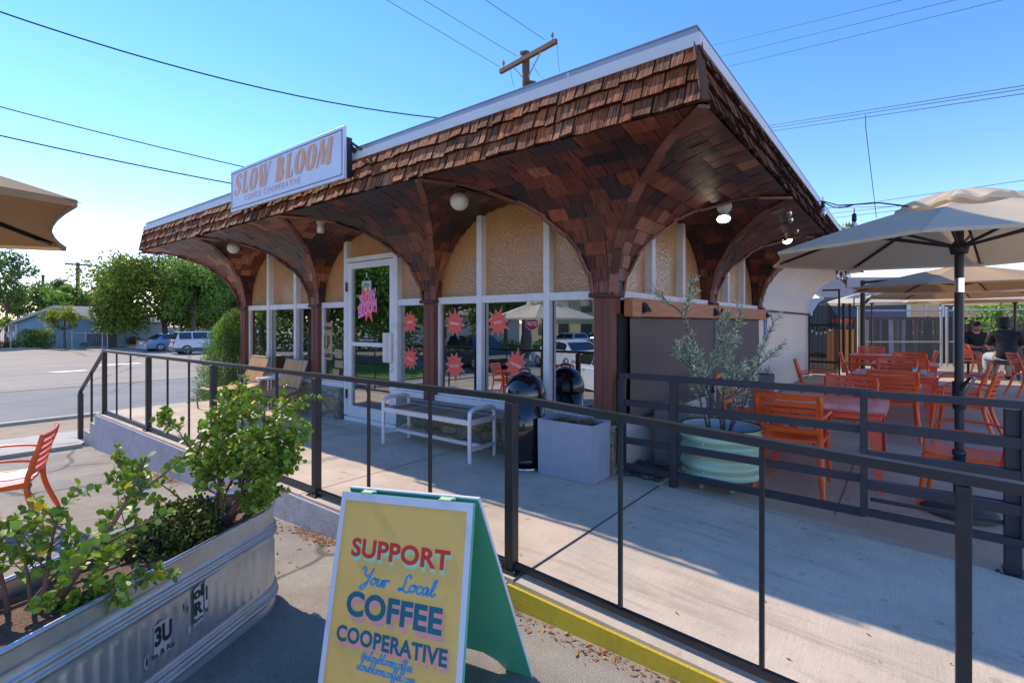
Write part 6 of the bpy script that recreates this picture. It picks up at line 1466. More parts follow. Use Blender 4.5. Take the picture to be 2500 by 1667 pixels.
for a in (l0-.5, l1+.15):
    s_ = -1 if a < la else 1; zb = az-(az-ez)*(abs(a-la)/abs((l0 if s_ < 0 else l1)-la)); mb.bar(hw(a, zb+.05, HD-.38), hw(la, az+.05, HD-.38), .05, .24)
mb.build('bargeboard', M['trimwhite'], rf)
mb = MB()
for l in (l0+.1, l1-.1, X(210)): mb.box(tuple(V(-.11, 0, 0)), (.11, .06, ez-hz-.02 if l != X(210) else 1.6), M=Matrix.Translation(hw(l, hz, HD-.06)) @ Matrix.Rotation(YAW, 4, 'Z'))
mb.build('corner_boards', M['trimwhite'], t)
mb = MB(); mb.prism([hw(X(-60), hz, HD+3), hw(l0, hz, HD+3), hw(l0, 1.0, HD+3), hw(X(-60), 1.0, HD+3)], FWD*6); mb.build('side_wing', M['housegreyblue'], t)
mb = MB(); mb.prism([hw(X(-60), .95, HD+2.4), hw(X(72), .95, HD+2.4), hw(X(72), 2.0, HD+6), hw(X(-60), 2.0, HD+6)], V(0, 0, .12)); mb.build('side_roof', M['shinglegrey'], t)
for px in (6, 14):
    mb = MB(); c = hw(X(px), .1, HD+2.95); mb.box((-.3, 0, -.7), (.3, .05, .7), M=Matrix.Translation(c) @ Matrix.Rotation(YAW, 4, 'Z')); w_ = mb.build('window', M['carglass'], t)
def campost(mb, px, d, z0, z1, w, m=None): c = gp(px, d, 0); mb.box((c.x-w/2, c.y-w/2, z0), (c.x+w/2, c.y+w/2, z1))
t = thing('exit_sign', 'small white EXIT sign with a black arrow on a thin post by the blue house', 'sign', tuple(gp(26, 42)))
mb = MB(); campost(mb, 26, 42.0, -.92, .35, .05); mb.build('post', M['galv'], t)
mb = MB(); c = at(26, 0, 41.9); c.z = .33; mb.prism([c-RIGHT*.28-UP*.22, c+RIGHT*.28-UP*.22, c+RIGHT*.28+UP*.22, c-RIGHT*.28+UP*.22], FWD*.02); pn = mb.build('panel', M['vinylwhite'], t)
mb = MB(); text(mb, 'EXIT', c-FWD*.01+UP*.09, RIGHT, UP, w=.42, h=.16, bold=.02); mb.prism([c-FWD*.012-RIGHT*.2-UP*.14, c-FWD*.012+RIGHT*.05-UP*.14, c-FWD*.012+RIGHT*.05-UP*.09, c-FWD*.012-RIGHT*.2-UP*.09], FWD*.002); mb.prism([c-FWD*.012+RIGHT*.05-UP*.19, c-FWD*.012+RIGHT*.2-UP*.115, c-FWD*.012+RIGHT*.05-UP*.04], FWD*.002); mb.build('print', M['ink'], pn)
c = gp(236, 44.5); t = thing('bin_enclosure', 'dark slatted bin enclosure at the right end of the blue house', 'bin', tuple(c))
mb = MB(); mb.box((-.85, 0, 0), (.85, 1.2, 1.15), M=Matrix.Translation(c) @ Matrix.Rotation(YAW, 4, 'Z')); mb.box((-.87, -.02, 1.151), (.87, 1.22, 1.19), M=Matrix.Translation(c) @ Matrix.Rotation(YAW, 4, 'Z')); mb.build('panels', M['dumpster'], t)
mb = MB()
for k in range(9): mb.box((-.84+k*.2, -.03, .04), (-.70+k*.2, -.001, 1.12), M=Matrix.Translation(c) @ Matrix.Rotation(YAW, 4, 'Z'))
mb.build('slats', M['dumpster'], t)
c = gp(208, 44); mb = MB(); mb.bbox((-.5, 0, 0), (.5, .5, .45), .05, M=Matrix.Translation(c) @ Matrix.Rotation(YAW, 4, 'Z')); mb.bbox((-.35, .05, .451), (.35, .45, .5), .02, M=Matrix.Translation(c) @ Matrix.Rotation(YAW, 4, 'Z')); tag(mb.build('utility_box', M['dumpster']), 'low dark utility box on the ground left of the bin enclosure', 'box')
# lot fence: pale wall and thin metal fence
t = thing('lot_fence', 'thin metal picket fence in front of the blue house and lot', 'fence', tuple(gp(130, 44)))
mb = MB()
for z in (.42, -.80): mb.bar(gp(-30, 43.6, z), gp(262, 43.6, z), .03, .04)
mb.build('rails', M['galv'], t); mb = MB()
for k in range(60): campost(mb, -28+k*4.9, 43.6, -.92, .46, .022)
pk_ = mb.build('pickets', M['galv'], t)
for px in (175, 250, 262):
    mb = MB(); campost(mb, px, 43.6, -.92, .62, .08); mb.build('post', M['galv'], t)
t = thing('lot_wall', 'long pale block wall behind the trees and parked cars', 'wall', tuple(gp(420, 58)))
mb = MB(); a, b = gp(300, 58), gp(640, 60); mb.prism([a, b, V(b.x, b.y, .75), V(a.x, a.y, .75)], FWD*.2); mb.build('blocks', M['trimwhite'], t)
t = thing('far_house', 'small pale red and white house glimpsed under the big tree', 'house', tuple(gp(290, 74)))
mb = MB(); a, b = gp(262, 74), gp(322, 74); mb.prism([a, b, V(b.x, b.y, 1.6), V(a.x, a.y, 1.6)], FWD*6); mb.build('wall', M['tanwall'], t); mb = MB(); mb.prism([V(a.x, a.y, 1.6)-RIGHT*.4, V(b.x, b.y, 1.6)+RIGHT*.4, (V(a.x, a.y, 2.7)+V(b.x, b.y, 2.7))/2], FWD*6); mb.build('roof', M['shinglegrey'], t)
# ------------------------------------------------------------------ utility poles and lines
def ipole(name, label, base, top, r, arms, group='utility poles', ins=True):
    t = thing(name, label, 'utility pole', tuple(base), group)
    mb = MB(); mb.tube([V(*base), V(*top)], [r*1.15, r], 12); mb.build('pole', M['polewood'], t)
    for a, b, w in arms:
        mb = MB(); mb.bar(a, b, w, w*1.2); ar = mb.build('crossarm', M['polewood'], t)
        if ins:
            for f in (.06, .40, .94):
                p = V(*a).lerp(V(*b), f)+UP*w; mb = MB(); mb.lathe([(.02, 0), (.02, .08), (.06, .09), (.05, .16), (.07, .17), (.03, .25), (.001, .26)], p, 10); mb.build('insulator', M['porcelain'], ar)
        mid = V(*a).lerp(V(*b), .5); mb = MB()
        for q in (.25, .75): mb.bar(V(*a).lerp(V(*b), q)-UP*w*.5, V(top[0], top[1], mid.z-abs((V(*b)-V(*a)).length)*.25), w*.3, w*.3)
        mb.build('brace', M['galv'], ar)
    return t
pt = at(1284, 128, 20); ipole('utility_pole', 'wooden utility pole with one crossarm rising behind the shop roof', (pt.x, pt.y, 0), tuple(pt), .15, [(tuple(at(1222, 176, 20.9)), tuple(at(1358, 101, 18.5)), .14)])
q = at(1286, 200, 19.8); mb = MB(); mb.bar(q, q+RIGHT*.35-UP*.05, .2, .06); o = mb.build('pole_bracket', M['polewood']); tag(o, 'short wooden bracket stub on the utility pole just above the roof', 'bracket')
pt2 = at(190, 641, 62); ipole('utility_pole', 'tall utility pole with a wide crossarm left of the big tree', tuple(gp(190, 62)), tuple(pt2), .20, [(tuple(at(159, 644, 62)), tuple(at(224, 648, 62)), .18)])
pt3 = at(105, 672, 78); ipole('utility_pole', 'smaller utility pole far away above the blue house', tuple(gp(106, 78)), tuple(pt3), .20, [(tuple(at(101, 672.5, 78)), tuple(at(109, 672.5, 78)), .2)], ins=False)
def cable(label, P, r, sg=0, group='overhead cables', far=0):
    mb = MB(); b0_ = V(*CAM)
    if far: P = [(V(*a), V(*b)+(V(*b)-V(*a))*far) for a, b in P]
    for a, b in P: mb.tube(sag(a, b, sg) if sg else [a, b], r, 5)
    o = mb.build('overhead_cable', M['wire']); tag(o, label, 'cable', group); return o
D = lambda x, y, d: at(x*KD, y*KD, d)
cable('thick twisted cable crossing the upper left sky down to the roof edge', [(D(-150, -25, 9), D(1010, 272, 13))], .016, .35)
cable('upper of two straight dark cables at the left passing behind the roof sign', [(D(-60, 230, 14), D(640, 402, 17))], .018, .05)
cable('lower of two straight dark cables at the left passing behind the roof sign', [(D(-60, 298, 12), D(620, 438, 15))], .019, .05)
ends = [at(1222, 165, 20.8), at(1262, 138, 20), at(1330, 98, 18.8)]
for e, q, l in zip(ends, ((830, -38, 15), (905, -45, 15), (1050, -48, 14.5)), ('lowest thin wire from the roof pole to the upper left', 'middle thin wire from the roof pole to the upper left', 'highest thin wire from the roof pole to the top edge')): cable(l, [(e, D(*q))], .009, .05, far=1.5)
for (a, b), l in zip((((1590, 116), (2200, -35)), ((1600, 143), (2330, -37)), ((1620, 166), (2450, -40))), ('highest of three thin wires in the upper right sky', 'middle of three thin wires in the upper right sky', 'lowest of three thin wires in the upper right sky')): cable(l, [(D(*a, 24), D(*b, 13))], .008, .05, far=1)
for i, ((a, b), l) in enumerate(zip((((1740, 293), (2420, 184)), ((1740, 299), (2420, 192)), ((1745, 306), (2420, 203))), ('upper strand of the cable bundle at the right', 'middle strand of the cable bundle at the right', 'lower strand of the cable bundle at the right'))): cable(l, [(D(*a, 22), D(*b, 11))], .010, .02, far=1)
cable('thin drooping service wire hanging from the cable bundle above the big umbrella', [(D(1988, 264, 17), D(1988, 290, 17)), (D(1988, 290, 17), D(2013, 500, 20))], .012, 0)
for i, (a, b, l) in enumerate((((1880, 482), (2420, 402), 'upper wire fanning out behind the big umbrella top'), ((1900, 492), (2420, 428), 'second wire fanning out behind the big umbrella top'), ((1890, 478), (2250, 466), 'third wire fanning out behind the big umbrella top'), ((1920, 500), (2150, 470), 'lowest wire fanning out behind the big umbrella top'))): cable(l, [(D(*a, 24), D(*b, 14))], .009, .03, far=1)
for a, b, l in (((-10, 660), (345, 611), 'long distant wire sloping over the blue house to the tree'), ((40, 640), (150, 607), 'faint distant wire left of the wide pole'), ((185, 640), (300, 645), 'faint distant wire right of the wide pole'), ((211, 610), (345, 560), 'faint distant wire rising to the right behind the big tree')): cable(l, [(D(*a, 62), D(*b, 62))], .022, .3)
cable('loose hanging wires beside the insulators of the roof pole', [(at(1360, 104, 18.5), at(1366, 178, 18.5)), (at(1246, 172, 20.5), at(1256, 212, 20.5)), (at(1300, 155, 19.9), at(1330, 195, 19))], .008, .1)
# ------------------------------------------------------------------ black gate, orange cabinet
t = thing('slatted_gate', 'tall black slatted metal gate with an arched top at the end of the cream wall', 'gate', (.3, 10.55, 0))
mb = MB()
for k in range(22):
    x = .02+.60*k/22; f = (x-.02)/.6; zt_ = 1.46+.36*math.sin(max(0, min(1, (f-.05)*1.15))*PI) if f > .1 else 1.45
    mb.box((x, 10.52, .06), (x+.023, 10.535, zt_)); mb.ball((x+.0115, 10.5275, zt_), .013, 6, 4)
mb.build('slats', M['black'], t)
mb = MB(); mb.box((-.02, 10.5, 0), (.018, 10.56, 1.5)); mb.box((.625, 10.5, 0), (.665, 10.56, 2.05)); mb.box((.3, 10.5, 2.05), (.665, 10.56, 2.09)); mb.box((.02, 10.536, .3), (.62, 10.56, .35)); mb.box((.02, 10.536, 1.2), (.62, 10.56, 1.25)); mb.build('frame', M['black'], t)
t = thing('gate_posts', 'pair of slim black gate posts standing open beside the slatted gate', 'gate', (.9, 11.2, 0))
mb = MB()
for px, d in ((2059, 13.0), (2075, 13.4)):
    c = at(px, 788, d); mb.box((c.x-.03, c.y-.03, 0), (c.x+.03, c.y+.03, 1.78))
a, b = at(2059, 788, 13.0), at(2075, 788, 13.4)
for z in (.25, 1.15, 1.75): mb.bar((a.x, a.y, z), (b.x, b.y, z), .03, .03)
mb.build('frame', M['black'], t)
c = at(2062, 788, 14.2); t = thing('orange_cabinet', 'tall orange wooden cabinet standing behind the black gate', 'cabinet', (c.x, c.y, 0))
mb = MB(); MM = Matrix.Translation(V(c.x, c.y, 0)) @ Matrix.Rotation(YAW, 4, 'Z')
mb.bbox((-.27, 0, .04), (.27, .4, 1.10), .01, M=MM); bd = mb.build('carcass', M['orangecab'], t); mb = MB()
for z in (.10, .36, .62, .86): mb.bbox((-.255, -.02, z), (-.01, -.001, z+.21), .006, M=MM); mb.bbox((.01, -.02, z), (.255, -.001, z+.21), .006, M=MM)
mb.build('drawer_fronts', M['orangecab'], bd)
t = thing('potted_flowers', 'small red flowers in pots on top of the orange cabinet', 'flowers', (c.x, c.y, 1.1)); mb = MB(); lf = MB(); rs = random.Random(3)
for o in (-.18, .0, .16):
    p = V(c.x, c.y, 1.1)+RIGHT*o+FWD*.1; mb.lathe([(.001, 0), (.05, 0), (.065, .11), (.055, .11)], p, 12)
    for k in range(50): q = p+V(rs.gauss(0, .05), rs.gauss(0, .05), .12+rs.uniform(0, .16)); leafquad(lf, q, V(rs.gauss(0, 1), rs.gauss(0, 1), .6), .05, .03, rs, (6, .4, .5) if q.z > 1.1+.2 else (1, 1, .8))
mb.build('pots', M['dumpster'], t); lf.build('blooms', M['leaf'], t)
# ------------------------------------------------------------------ chain link fence, board fence, house behind
FD0 = 14.9
A, Bc, Cc = at(2096, 788, FD0), at(2298, 788, FD0), at(2640, 788, 12.9)
def chain(label, a, b, d0, zt, posts):
    t = thing('wire_fence', label, 'fence', (a.x, a.y, 0), 'galvanised wire fence panels at the back of the patio')
    mb = MB()
    for z in (zt, .72): mb.tube([V(a.x, a.y, z), V(b.x, b.y, z)], .024, 8)
    mb.build('rails', M['galv'], t)
    for p in posts:
        mb = MB(); mb.tube([V(p.x, p.y, 0), V(p.x, p.y, zt+.06)], .034, 10); mb.ball((p.x, p.y, zt+.07), .04, 8, 6); mb.build('post', M['galv'], t)
    mb = MB(); L_ = (b-a); L_.z = 0; ln = L_.length; u = L_/ln; s = .085; h = zt
    for sg in (1, -1):
        k = -int(h/s)-1
        while k*s < ln+h:
            x0 = k*s; pts = []
            za, zb = 0.03, h; xa = x0 if sg > 0 else x0+h; xb = x0+h if sg > 0 else x0
            def clampx(xa, za, xb, zb):
                out = []
                for (x, z, ox, oz) in ((xa, za, xb, zb), (xb, zb, xa, za)):
                    if x < 0: z = z+(0-x)/(ox-x)*(oz-z); x = 0
                    if x > ln: z = z+(ln-x)/(ox-x)*(oz-z); x = ln
                    out.append((x, z))
                return out
            if not (max(xa, xb) < 0 or min(xa, xb) > ln):
                (p, z), (q, w) = clampx(xa, za, xb, zb); mb.bar(V(a.x, a.y, 0)+u*p+UP*z+V(0, .004*sg, 0), V(a.x, a.y, 0)+u*q+UP*w+V(0, .004*sg, 0), .0042, .0042)
            k += 1
    mb.build('wire_mesh', M['wiremesh'], t)
chain('wire mesh fence panel at the back of the patio between the posts', A, Bc, FD0, 1.64, [A, Bc])
A2 = at(2312, 788, FD0); chain('wire mesh fence panel running right behind the seated people', A2, Cc, FD0, 1.64, [A2, at(2330, 788, 14.8)])
t = thing('board_fence', 'weathered wooden board fence of brown and grey planks behind the wire fence', 'fence', tuple(V(A.x, A.y, 0)))
mb = MB(); rs = random.Random(9); a, b = at(2060, 788, 16.4), at(2700, 788, 15.2); a.z = b.z = 0; u = (b-a).normalized(); ln = (b-a).length; x = 0; nrm_ = V(-u.y, u.x, 0)
while x < ln:
    w = rs.uniform(.085, .15); g = rs.choice([(.08, .045, .03), (.14, .07, .04), (.04, .032, .03), (.05, .04, .04), (.06, .045, .04), (.19, .11, .06), (.34, .35, .40), (.035, .03, .03)]); k = rs.uniform(.7, 1.2)
    p = a+u*x+nrm_*rs.uniform(-.01, .01); lean = u*rs.uniform(-.03, .05); h = 1.44+rs.uniform(-.06, .05)
    mb.prism([p, p+u*(w-.008), p+u*(w-.008)+UP*h-lean, p+UP*h-lean], nrm_*.02, tuple(c*k for c in g)); x += w
mb.build('boards', M['fencewood'], t); mb = MB(); mb.bar(a+UP*1.43-nrm_*.03, b+UP*1.40-nrm_*.03, .05, .09); mb.build('top_rail', M['darkwood'], t)
t = thing('rear_house', 'blue house with pale framed windows and a dark roof behind the board fence', 'house', tuple(V(a.x, a.y, 0)))
HA, HB = at(2020, 788, 21), at(2900, 788, 20); HA.z = HB.z = 0; hu = (HB-HA).normalized(); hn = V(-hu.y, hu.x, 0)
mb = MB(); mb.prism([HA, HB, HB+UP*2.35, HA+UP*2.35], hn*6); mb.build('wall', mat('deep_blue_siding', (.055, .10, .17), .75, var=.06, scale=1, stretch=(.3, .3, 9)), t)
mb = MB(); mb.prism([HA-hn*.5-hu*.4+UP*2.2, HB-hn*.5+hu*.4+UP*2.2, HB+hn*3+UP*3.3, HA+hn*3+UP*3.3], UP*.12); mb.build('roof', mat('dark_shingle_roof', (.13, .13, .15), .9, var=.4, scale=3, stretch=(1, 1, 14)), t)
for l0_, l1_ in ((.9, 2.35), (2.75, 3.95), (4.25, 5.35)):
    mb = MB()
    for q in (l0_, l1_-.14): mb.box((q, -.06, .95), (q+.14, -.002, 2.15), M=Matrix.Translation(HA+hu*2.2) @ Matrix.Rotation(math.atan2(hu.y, hu.x), 4, 'Z'))
    mb.box((l0_, -.062, 2.152), (l1_, -.002, 2.28), M=Matrix.Translation(HA+hu*2.2) @ Matrix.Rotation(math.atan2(hu.y, hu.x), 4, 'Z')); mb.box((l0_, -.06, .82), (l1_, -.002, .948), M=Matrix.Translation(HA+hu*2.2) @ Matrix.Rotation(math.atan2(hu.y, hu.x), 4, 'Z'))
    w_ = mb.build('window', M['whitepaint'], t); mb = MB(); mb.box((l0_+.14, -.03, .948), (l1_-.14, -.01, 2.15), M=Matrix.Translation(HA+hu*2.2) @ Matrix.Rotation(math.atan2(hu.y, hu.x), 4, 'Z')); mb.build('pane', M['carglass'], w_)
    mb = MB(); c_ = (l0_+l1_)/2; mb.box((c_-.02, -.045, .95), (c_+.02, -.031, 2.15), M=Matrix.Translation(HA+hu*2.2) @ Matrix.Rotation(math.atan2(hu.y, hu.x), 4, 'Z')); mb.build('mullion', M['whitepaint'], w_)
# ------------------------------------------------------------------ cars
def car(label, loc, rz, paint, kind, group=None, clad=None):
    t = thing('parked_car', label, 'car', (0, 0, 0), group); Lc = True
    if kind == 'suv': Lg, Wd_, prof_, roof_ = 4.1, 1.72, [(-2.05, .38), (-2.03, .78), (-1.98, 1.0), (1.25-.1, 1.02), (1.85, .92), (2.03, .72), (2.05, .36)], [(-1.93, 1.0), (-1.72, 1.58), (.1, 1.60), (.55, 1.52), (1.2, 1.02)]
    elif kind == 'hatch': Lg, Wd_, prof_, roof_ = 3.7, 1.68, [(-1.85, .34), (-1.84, .75), (-1.75, .92), (.9, .92), (1.55, .84), (1.82, .62), (1.85, .32)], [(-1.7, .92), (-1.45, 1.36), (-.1, 1.42), (.35, 1.36), (.95, .92)]
    else: Lg, Wd_, prof_, roof_ = 4.5, 1.76, [(-2.25, .36), (-2.24, .80), (-2.05, .92), (-1.3, .92), (.9, .90), (1.7, .82), (2.2, .62), (2.25, .32)], [(-1.6, .92), (-.95, 1.33), (.0, 1.40), (.45, 1.34), (1.1, .90)]
    hw_ = Wd_/2
    low = .24
    mb = MB(); ys = [(-1, .86, .02), (-.96, .96, .0), (-.80, 1, 0), (.80, 1, 0), (.96, .96, 0), (1, .86, .02)]
    bp_ = [(prof_[0][0], low)]+prof_+[(prof_[-1][0], low)]
    def ringp(yy, k): return [V(x*(k*.03+.97), yy*hw_, low+(z-low)*(k if z > .5 else 1)) for x, z in bp_]
    Rg = [ringp(y, .92 if abs(y) == 1 else .985 if abs(y) == .96 else 1) for y, _, _ in ys]; n = len(bp_)
    for i in range(len(Rg)-1):
        for k in range(n): mb.face([Rg[i][k], Rg[i][(k+1) % n], Rg[i+1][(k+1) % n], Rg[i+1][k]], sm=False)
    mb.face(Rg[0][::-1]); mb.face(Rg[-1])
    body = mb.build('body', M[paint], t, Lc)
    mb = MB(); gr = [(x, z) for x, z in roof_]; m_ = len(gr)
    lo = [V(x, s*hw_*(.93 if z < 1.05 else .74), z) for s in (-1, 1) for x, z in gr]
    L0_, L1_ = lo[:m_], lo[m_:]
    for k in range(m_-1): mb.face([L0_[k], L0_[k+1], L1_[k+1], L1_[k]])
    mb.face(L0_); mb.face(L1_[::-1]); mb.build('cabin', M[paint], t, Lc)
    def sidep_(s, x, f, o=.012):
        # point on the side glass plane at x, height fraction f
        zb = lin([(a, b) for a, b in gr], x); z0 = gr[0][1]+.03; z = z0+(zb-z0)*f; g = (z-z0)/(1.5-z0); y = s*(hw_*(.93-.19*min(1, (z-gr[0][1])/(max(b for _, b in gr)-gr[0][1])))+o); return V(x, y, z)
    cuts_ = {'suv': [(-1.72, -.98), (-.90, .0), (.06, .90)], 'sedan': [(-1.12, -.22), (-.14, .78)], 'hatch': [(-1.4, -.45), (-.38, .62)]}[kind]
    for s in (-1, 1):
        for a, b in cuts_:
            mb = MB(); P = [sidep_(s, a, .06), sidep_(s, b, .06)]+[sidep_(s, b+(a-b)*k/5, .88) for k in range(6)]; mb.face(P if s > 0 else P[::-1]); mb.build('side_window', M['carglass'], t, Lc)
    def cross(i, j, f0, f1, o):
        a, b = V(gr[i][0], 0, gr[i][1]), V(gr[j][0], 0, gr[j][1]); d = (b-a); nn = V(-d.z, 0, d.x).normalized(); nn = nn if nn.z > 0 else -nn
        p, q = a+d*f0+nn*o, a+d*f1+nn*o; w0, w1 = hw_*.84, hw_*.68; return [V(p.x, -w0, p.z), V(p.x, w0, p.z), V(q.x, w1, q.z), V(q.x, -w1, q.z)]
    mb = MB(); mb.face(cross(0, 1, .1, .9, .012)); mb.build('rear_window', M['carglass'], t, Lc)
    mb = MB(); mb.face(cross(m_-1, m_-2, .08, .92, .012)); mb.build('windscreen', M['carglass'], t, Lc)
    rw = .33 if kind == 'suv' else .315
    for sx, wx in ((-1, -1.28 if kind != 'hatch' else -1.12), (1, 1.32 if kind != 'hatch' else 1.18)):
        for s in (-1, 1):
            Mx = Matrix.Translation((wx, s*(hw_-.09), rw)) @ Matrix.Rotation(PI/2, 4, 'X')
            mb = MB(); mb.lathe([(rw*.62, -.1), (rw*.95, -.1), (rw, -.06), (rw, .06), (rw*.95, .1), (rw*.62, .1)], n=28, M=Mx); mb.lathe([(.01, -.06), (rw+.05, -.06), (rw+.05, .055), (.01, .055)], n=28, M=Mx, sm=False); wv = mb.build('wheel', M['tyre'], t, Lc)
            mb = MB(); mb.lathe([(.001, .03), (.06, .05), (.06, .105*1)], n=20, M=Mx @ Matrix.Scale(1 if s < 0 else -1, 4, (0, 0, 1)))
            for k in range(5):
                a = 2*PI*k/5; mb.bar(Mx @ V(.04*math.cos(a), .04*math.sin(a), -s*.092), Mx @ V(rw*.62*math.cos(a), rw*.62*math.sin(a), -s*.092), .06, .03, (0, 1, 0))
            mb.lathe([(rw*.56, -s*.10), (rw*.64, -s*.105), (rw*.64, -s*.08)], n=24, M=Mx); mb.build('rim', M['alloy'], wv)
    xr, xf = prof_[0][0], prof_[-1][0]
    for s in (-1, 1):
        mb = MB(); zc = .86 if kind == 'suv' else .74; mb.bbox((xr-.01, s*hw_*.70-.14, zc-.12), (xr+.22, s*hw_*.74+.19 if s > 0 else s*hw_*.74-.02, zc+.12) if s > 0 else (xr+.22, s*hw_*.74+.14, zc+.12), .02); mb.bbox((xr+.0, s*(hw_-.02)-.012, zc-.1), (xr+.3, s*(hw_-.02)+.025, zc+.1), .01); mb.build('tail_light', M['redlens'], t, Lc)
        mb = MB(); mb.bbox((xf-.26, s*hw_*.72-.16, .56), (xf-.02, s*hw_*.72+.16, .70), .03); mb.build('headlight', M['headlens'], t, Lc)
        mb = MB(); mb.bbox((.62, s*(hw_+.09)-.09, .93), (.78, s*(hw_+.09)+.09, 1.05), .03); mb.build('mirror', M[paint], t, Lc)
    mb = MB(); mb.box((xr-.012, -.2, .55 if kind != 'suv' else .62), (xr+.03, .2, .66 if kind != 'suv' else .74)); mb.build('number_plate', M['vinylwhite'], t, Lc)
    mb = MB(); mb.bbox((xf-.1, -.5, .36), (xf+.015, .5, .56), .02); mb.build('grille', M['tyre'], t, Lc)
    if clad:
        mb = MB()
        for s in (-1, 1): mb.bbox((xr+.02, s*(hw_+.0)-.03, .22), (xf-.02, s*(hw_+.0)+.03, .46), .02)
        mb.bbox((xr-.05, -hw_+.03, .25), (xr+.12, hw_-.03, .56), .03); mb.build('lower_cladding', M['cargrey'], t, Lc)
    mb = MB()
    for s in (-1, 1):
        for a, b in cuts_[-2:]: mb.box((b-.2-.5, s*hw_-.004, .78), (b-.05-.5, s*hw_+.012, .81))
    mb.build('door_handles', M['cargrey'], t, Lc)
    t.location = loc; t.rotation_euler = (0, 0, rz); return t
def face_px(px, d, off): p = gp(px, d, -.915); return p, YAW+R(off)
p, a = face_px(500, 36.6, 44); car('white sport utility car with grey lower cladding parked at the left of the shop', tuple(p), a, 'carwhite', 'suv', 'cars parked in the lot', True)
p, a = face_px(425, 40.2, 56); car('light blue sedan parked left of the white utility car', tuple(p), a, 'carblue', 'sedan', 'cars parked in the lot')
# ------------------------------------------------------------------ the street behind the viewer, seen mirrored in the windows
def mir(px, d, z=-.93):
    """place of a thing whose mirror image shows at pixel px and path depth d"""
    r = (px-1250)/1233*d; x = CAM[0]+r*CA-d*SA; y = CAM[1]+r*SA+d*CA; return V(x, -y+2*WY, z)
sheet('street', -62, 14, -31, -13.2, .02, 'street', 3, zf=lambda x, y: max(-.95, gz(x, y)) if y > -14 else -.95)
sheet('lawn', -70, -9, -44, -31.2, .10, 'lawn', 4, zf=lambda x, y: -.95)
sheet('lawn', -62, -13.5, -13.0, -8.5, .03, 'lawn', 2)
sheet('pavement', -9, 20, -50, -31.2, .08, 'lot', 4, zf=lambda x, y: -.95)
for (px, d, off, pa, kd, lb) in ((1385, 24.5, 205, 'carwhite', 'sedan', 'white sedan parked across the street, mirrored in the corner windows'), (1165, 25, 20, 'cardark', 'suv', 'dark navy utility car parked across the street, mirrored in the windows'), (1388, 42, 200, 'carwhite', 'hatch', 'small white hatchback farther off, mirrored in the windows'), (1462, 45, 200, 'carblue', 'hatch', 'small blue car far off, mirrored at the window edge'), (1492, 15.5, 210, 'carwhite', 'sedan', 'white car nearest the shop, only its wheel mirrored by the corner post')):
    p = mir(px, d); car(lb, tuple(p), R(off), pa, kd, 'cars parked across the street')
t = thing('apartment_building', 'tan two storey building with a grey pitched roof across the street, mirrored in the windows', 'building', tuple(mir(1450, 55)))
def box_rot(mb, c, a, b, rz): mb.box(a, b, M=Matrix.Translation(c) @ Matrix.Rotation(rz, 4, 'Z'))
c = mir(1500, 54); mb = MB(); box_rot(mb, c, (-11, -6, 0), (9, 3, 5.4), R(15)); w_ = mb.build('wall', M['tanwall'], t)
mb = MB(); MM = Matrix.Translation(c) @ Matrix.Rotation(R(15), 4, 'Z'); mb.prism([MM @ V(-11.6, 4, 5.4), MM @ V(-11.6, -1.5, 8.2), MM @ V(-11.6, -7, 5.4)], (MM.to_3x3() @ V(21.2, 0, 0))); mb.build('roof', M['shinglegrey'], t)
for x in (-9, -5.5, -2, 1.5, 5):
    for z in (.8, 3.3): mb = MB(); box_rot(mb, c, (x, 3.01, z), (x+1.6, 3.06, z+1.3), R(15)); mb.build('window', M['carglass'], t)
t = thing('low_house', 'low slatted grey house across the street, mirrored in the middle windows', 'house', tuple(mir(1080, 50)))
c = mir(1060, 52); mb = MB(); box_rot(mb, c, (-8, -4, 0), (8, 3, 2.9), R(0)); mb.build('wall', M['trimwhite'], t); mb = MB(); MM = Matrix.Translation(c); mb.prism([MM @ V(-8.6, 3.6, 2.9), MM @ V(-8.6, -.5, 4.6), MM @ V(-8.6, -4.6, 2.9)], V(17.2, 0, 0)); mb.build('roof', M['shinglegrey'], t)
for x in (-6, -2, 3): mb = MB(); box_rot(mb, c, (x, 3.01, .8), (x+1.8, 3.06, 2.1), 0); mb.build('window', M['carglass'], t)
t = thing('stop_sign', 'red STOP sign on a post across the street, mirrored reversed in the windows', 'sign', tuple(mir(1300, 29)))
c = mir(1299, 29, 1.22); mb = MB(); mb.tube([V(c.x, c.y, -.95), V(c.x, c.y, 1.55)], .035, 8); mb.build('post', M['galv'], t)
sn = V(CAM[0]-c.x, (2*WY-CAM[1])-c.y, 0).normalized(); sx_ = UP.cross(sn)
mb = MB(); mb.prism([c+sn*.05+(sx_*math.cos(PI/8+k*PI/4)+UP*math.sin(PI/8+k*PI/4))*.40 for k in range(8)], sn*.01); pn = mb.build('border', M['vinylwhite'], t)
mb = MB(); mb.prism([c+sn*.062+(sx_*math.cos(PI/8+k*PI/4)+UP*math.sin(PI/8+k*PI/4))*.37 for k in range(8)], sn*.004); mb.build('panel', M['redlens'], pn)
mb = MB(); text(mb, 'STOP', c+sn*.068, sx_, UP, w=.56, h=.24, bold=.03); mb.build('lettering', M['vinylwhite'], pn)
hh = [tuple(mir(px, 41)+UP*1.2) for px in range(480, 1010, 22)]
fine_shrub('hedge', 'long dark hedge across the street, mirrored in the left windows', [(h, 1.5, 1.0, 1.7) for h in hh], 9000, .3, .16, 'leaf', [(.6, .8, .7), (.45, .62, .6), (.8, .9, .6)], 88, cat='hedge')
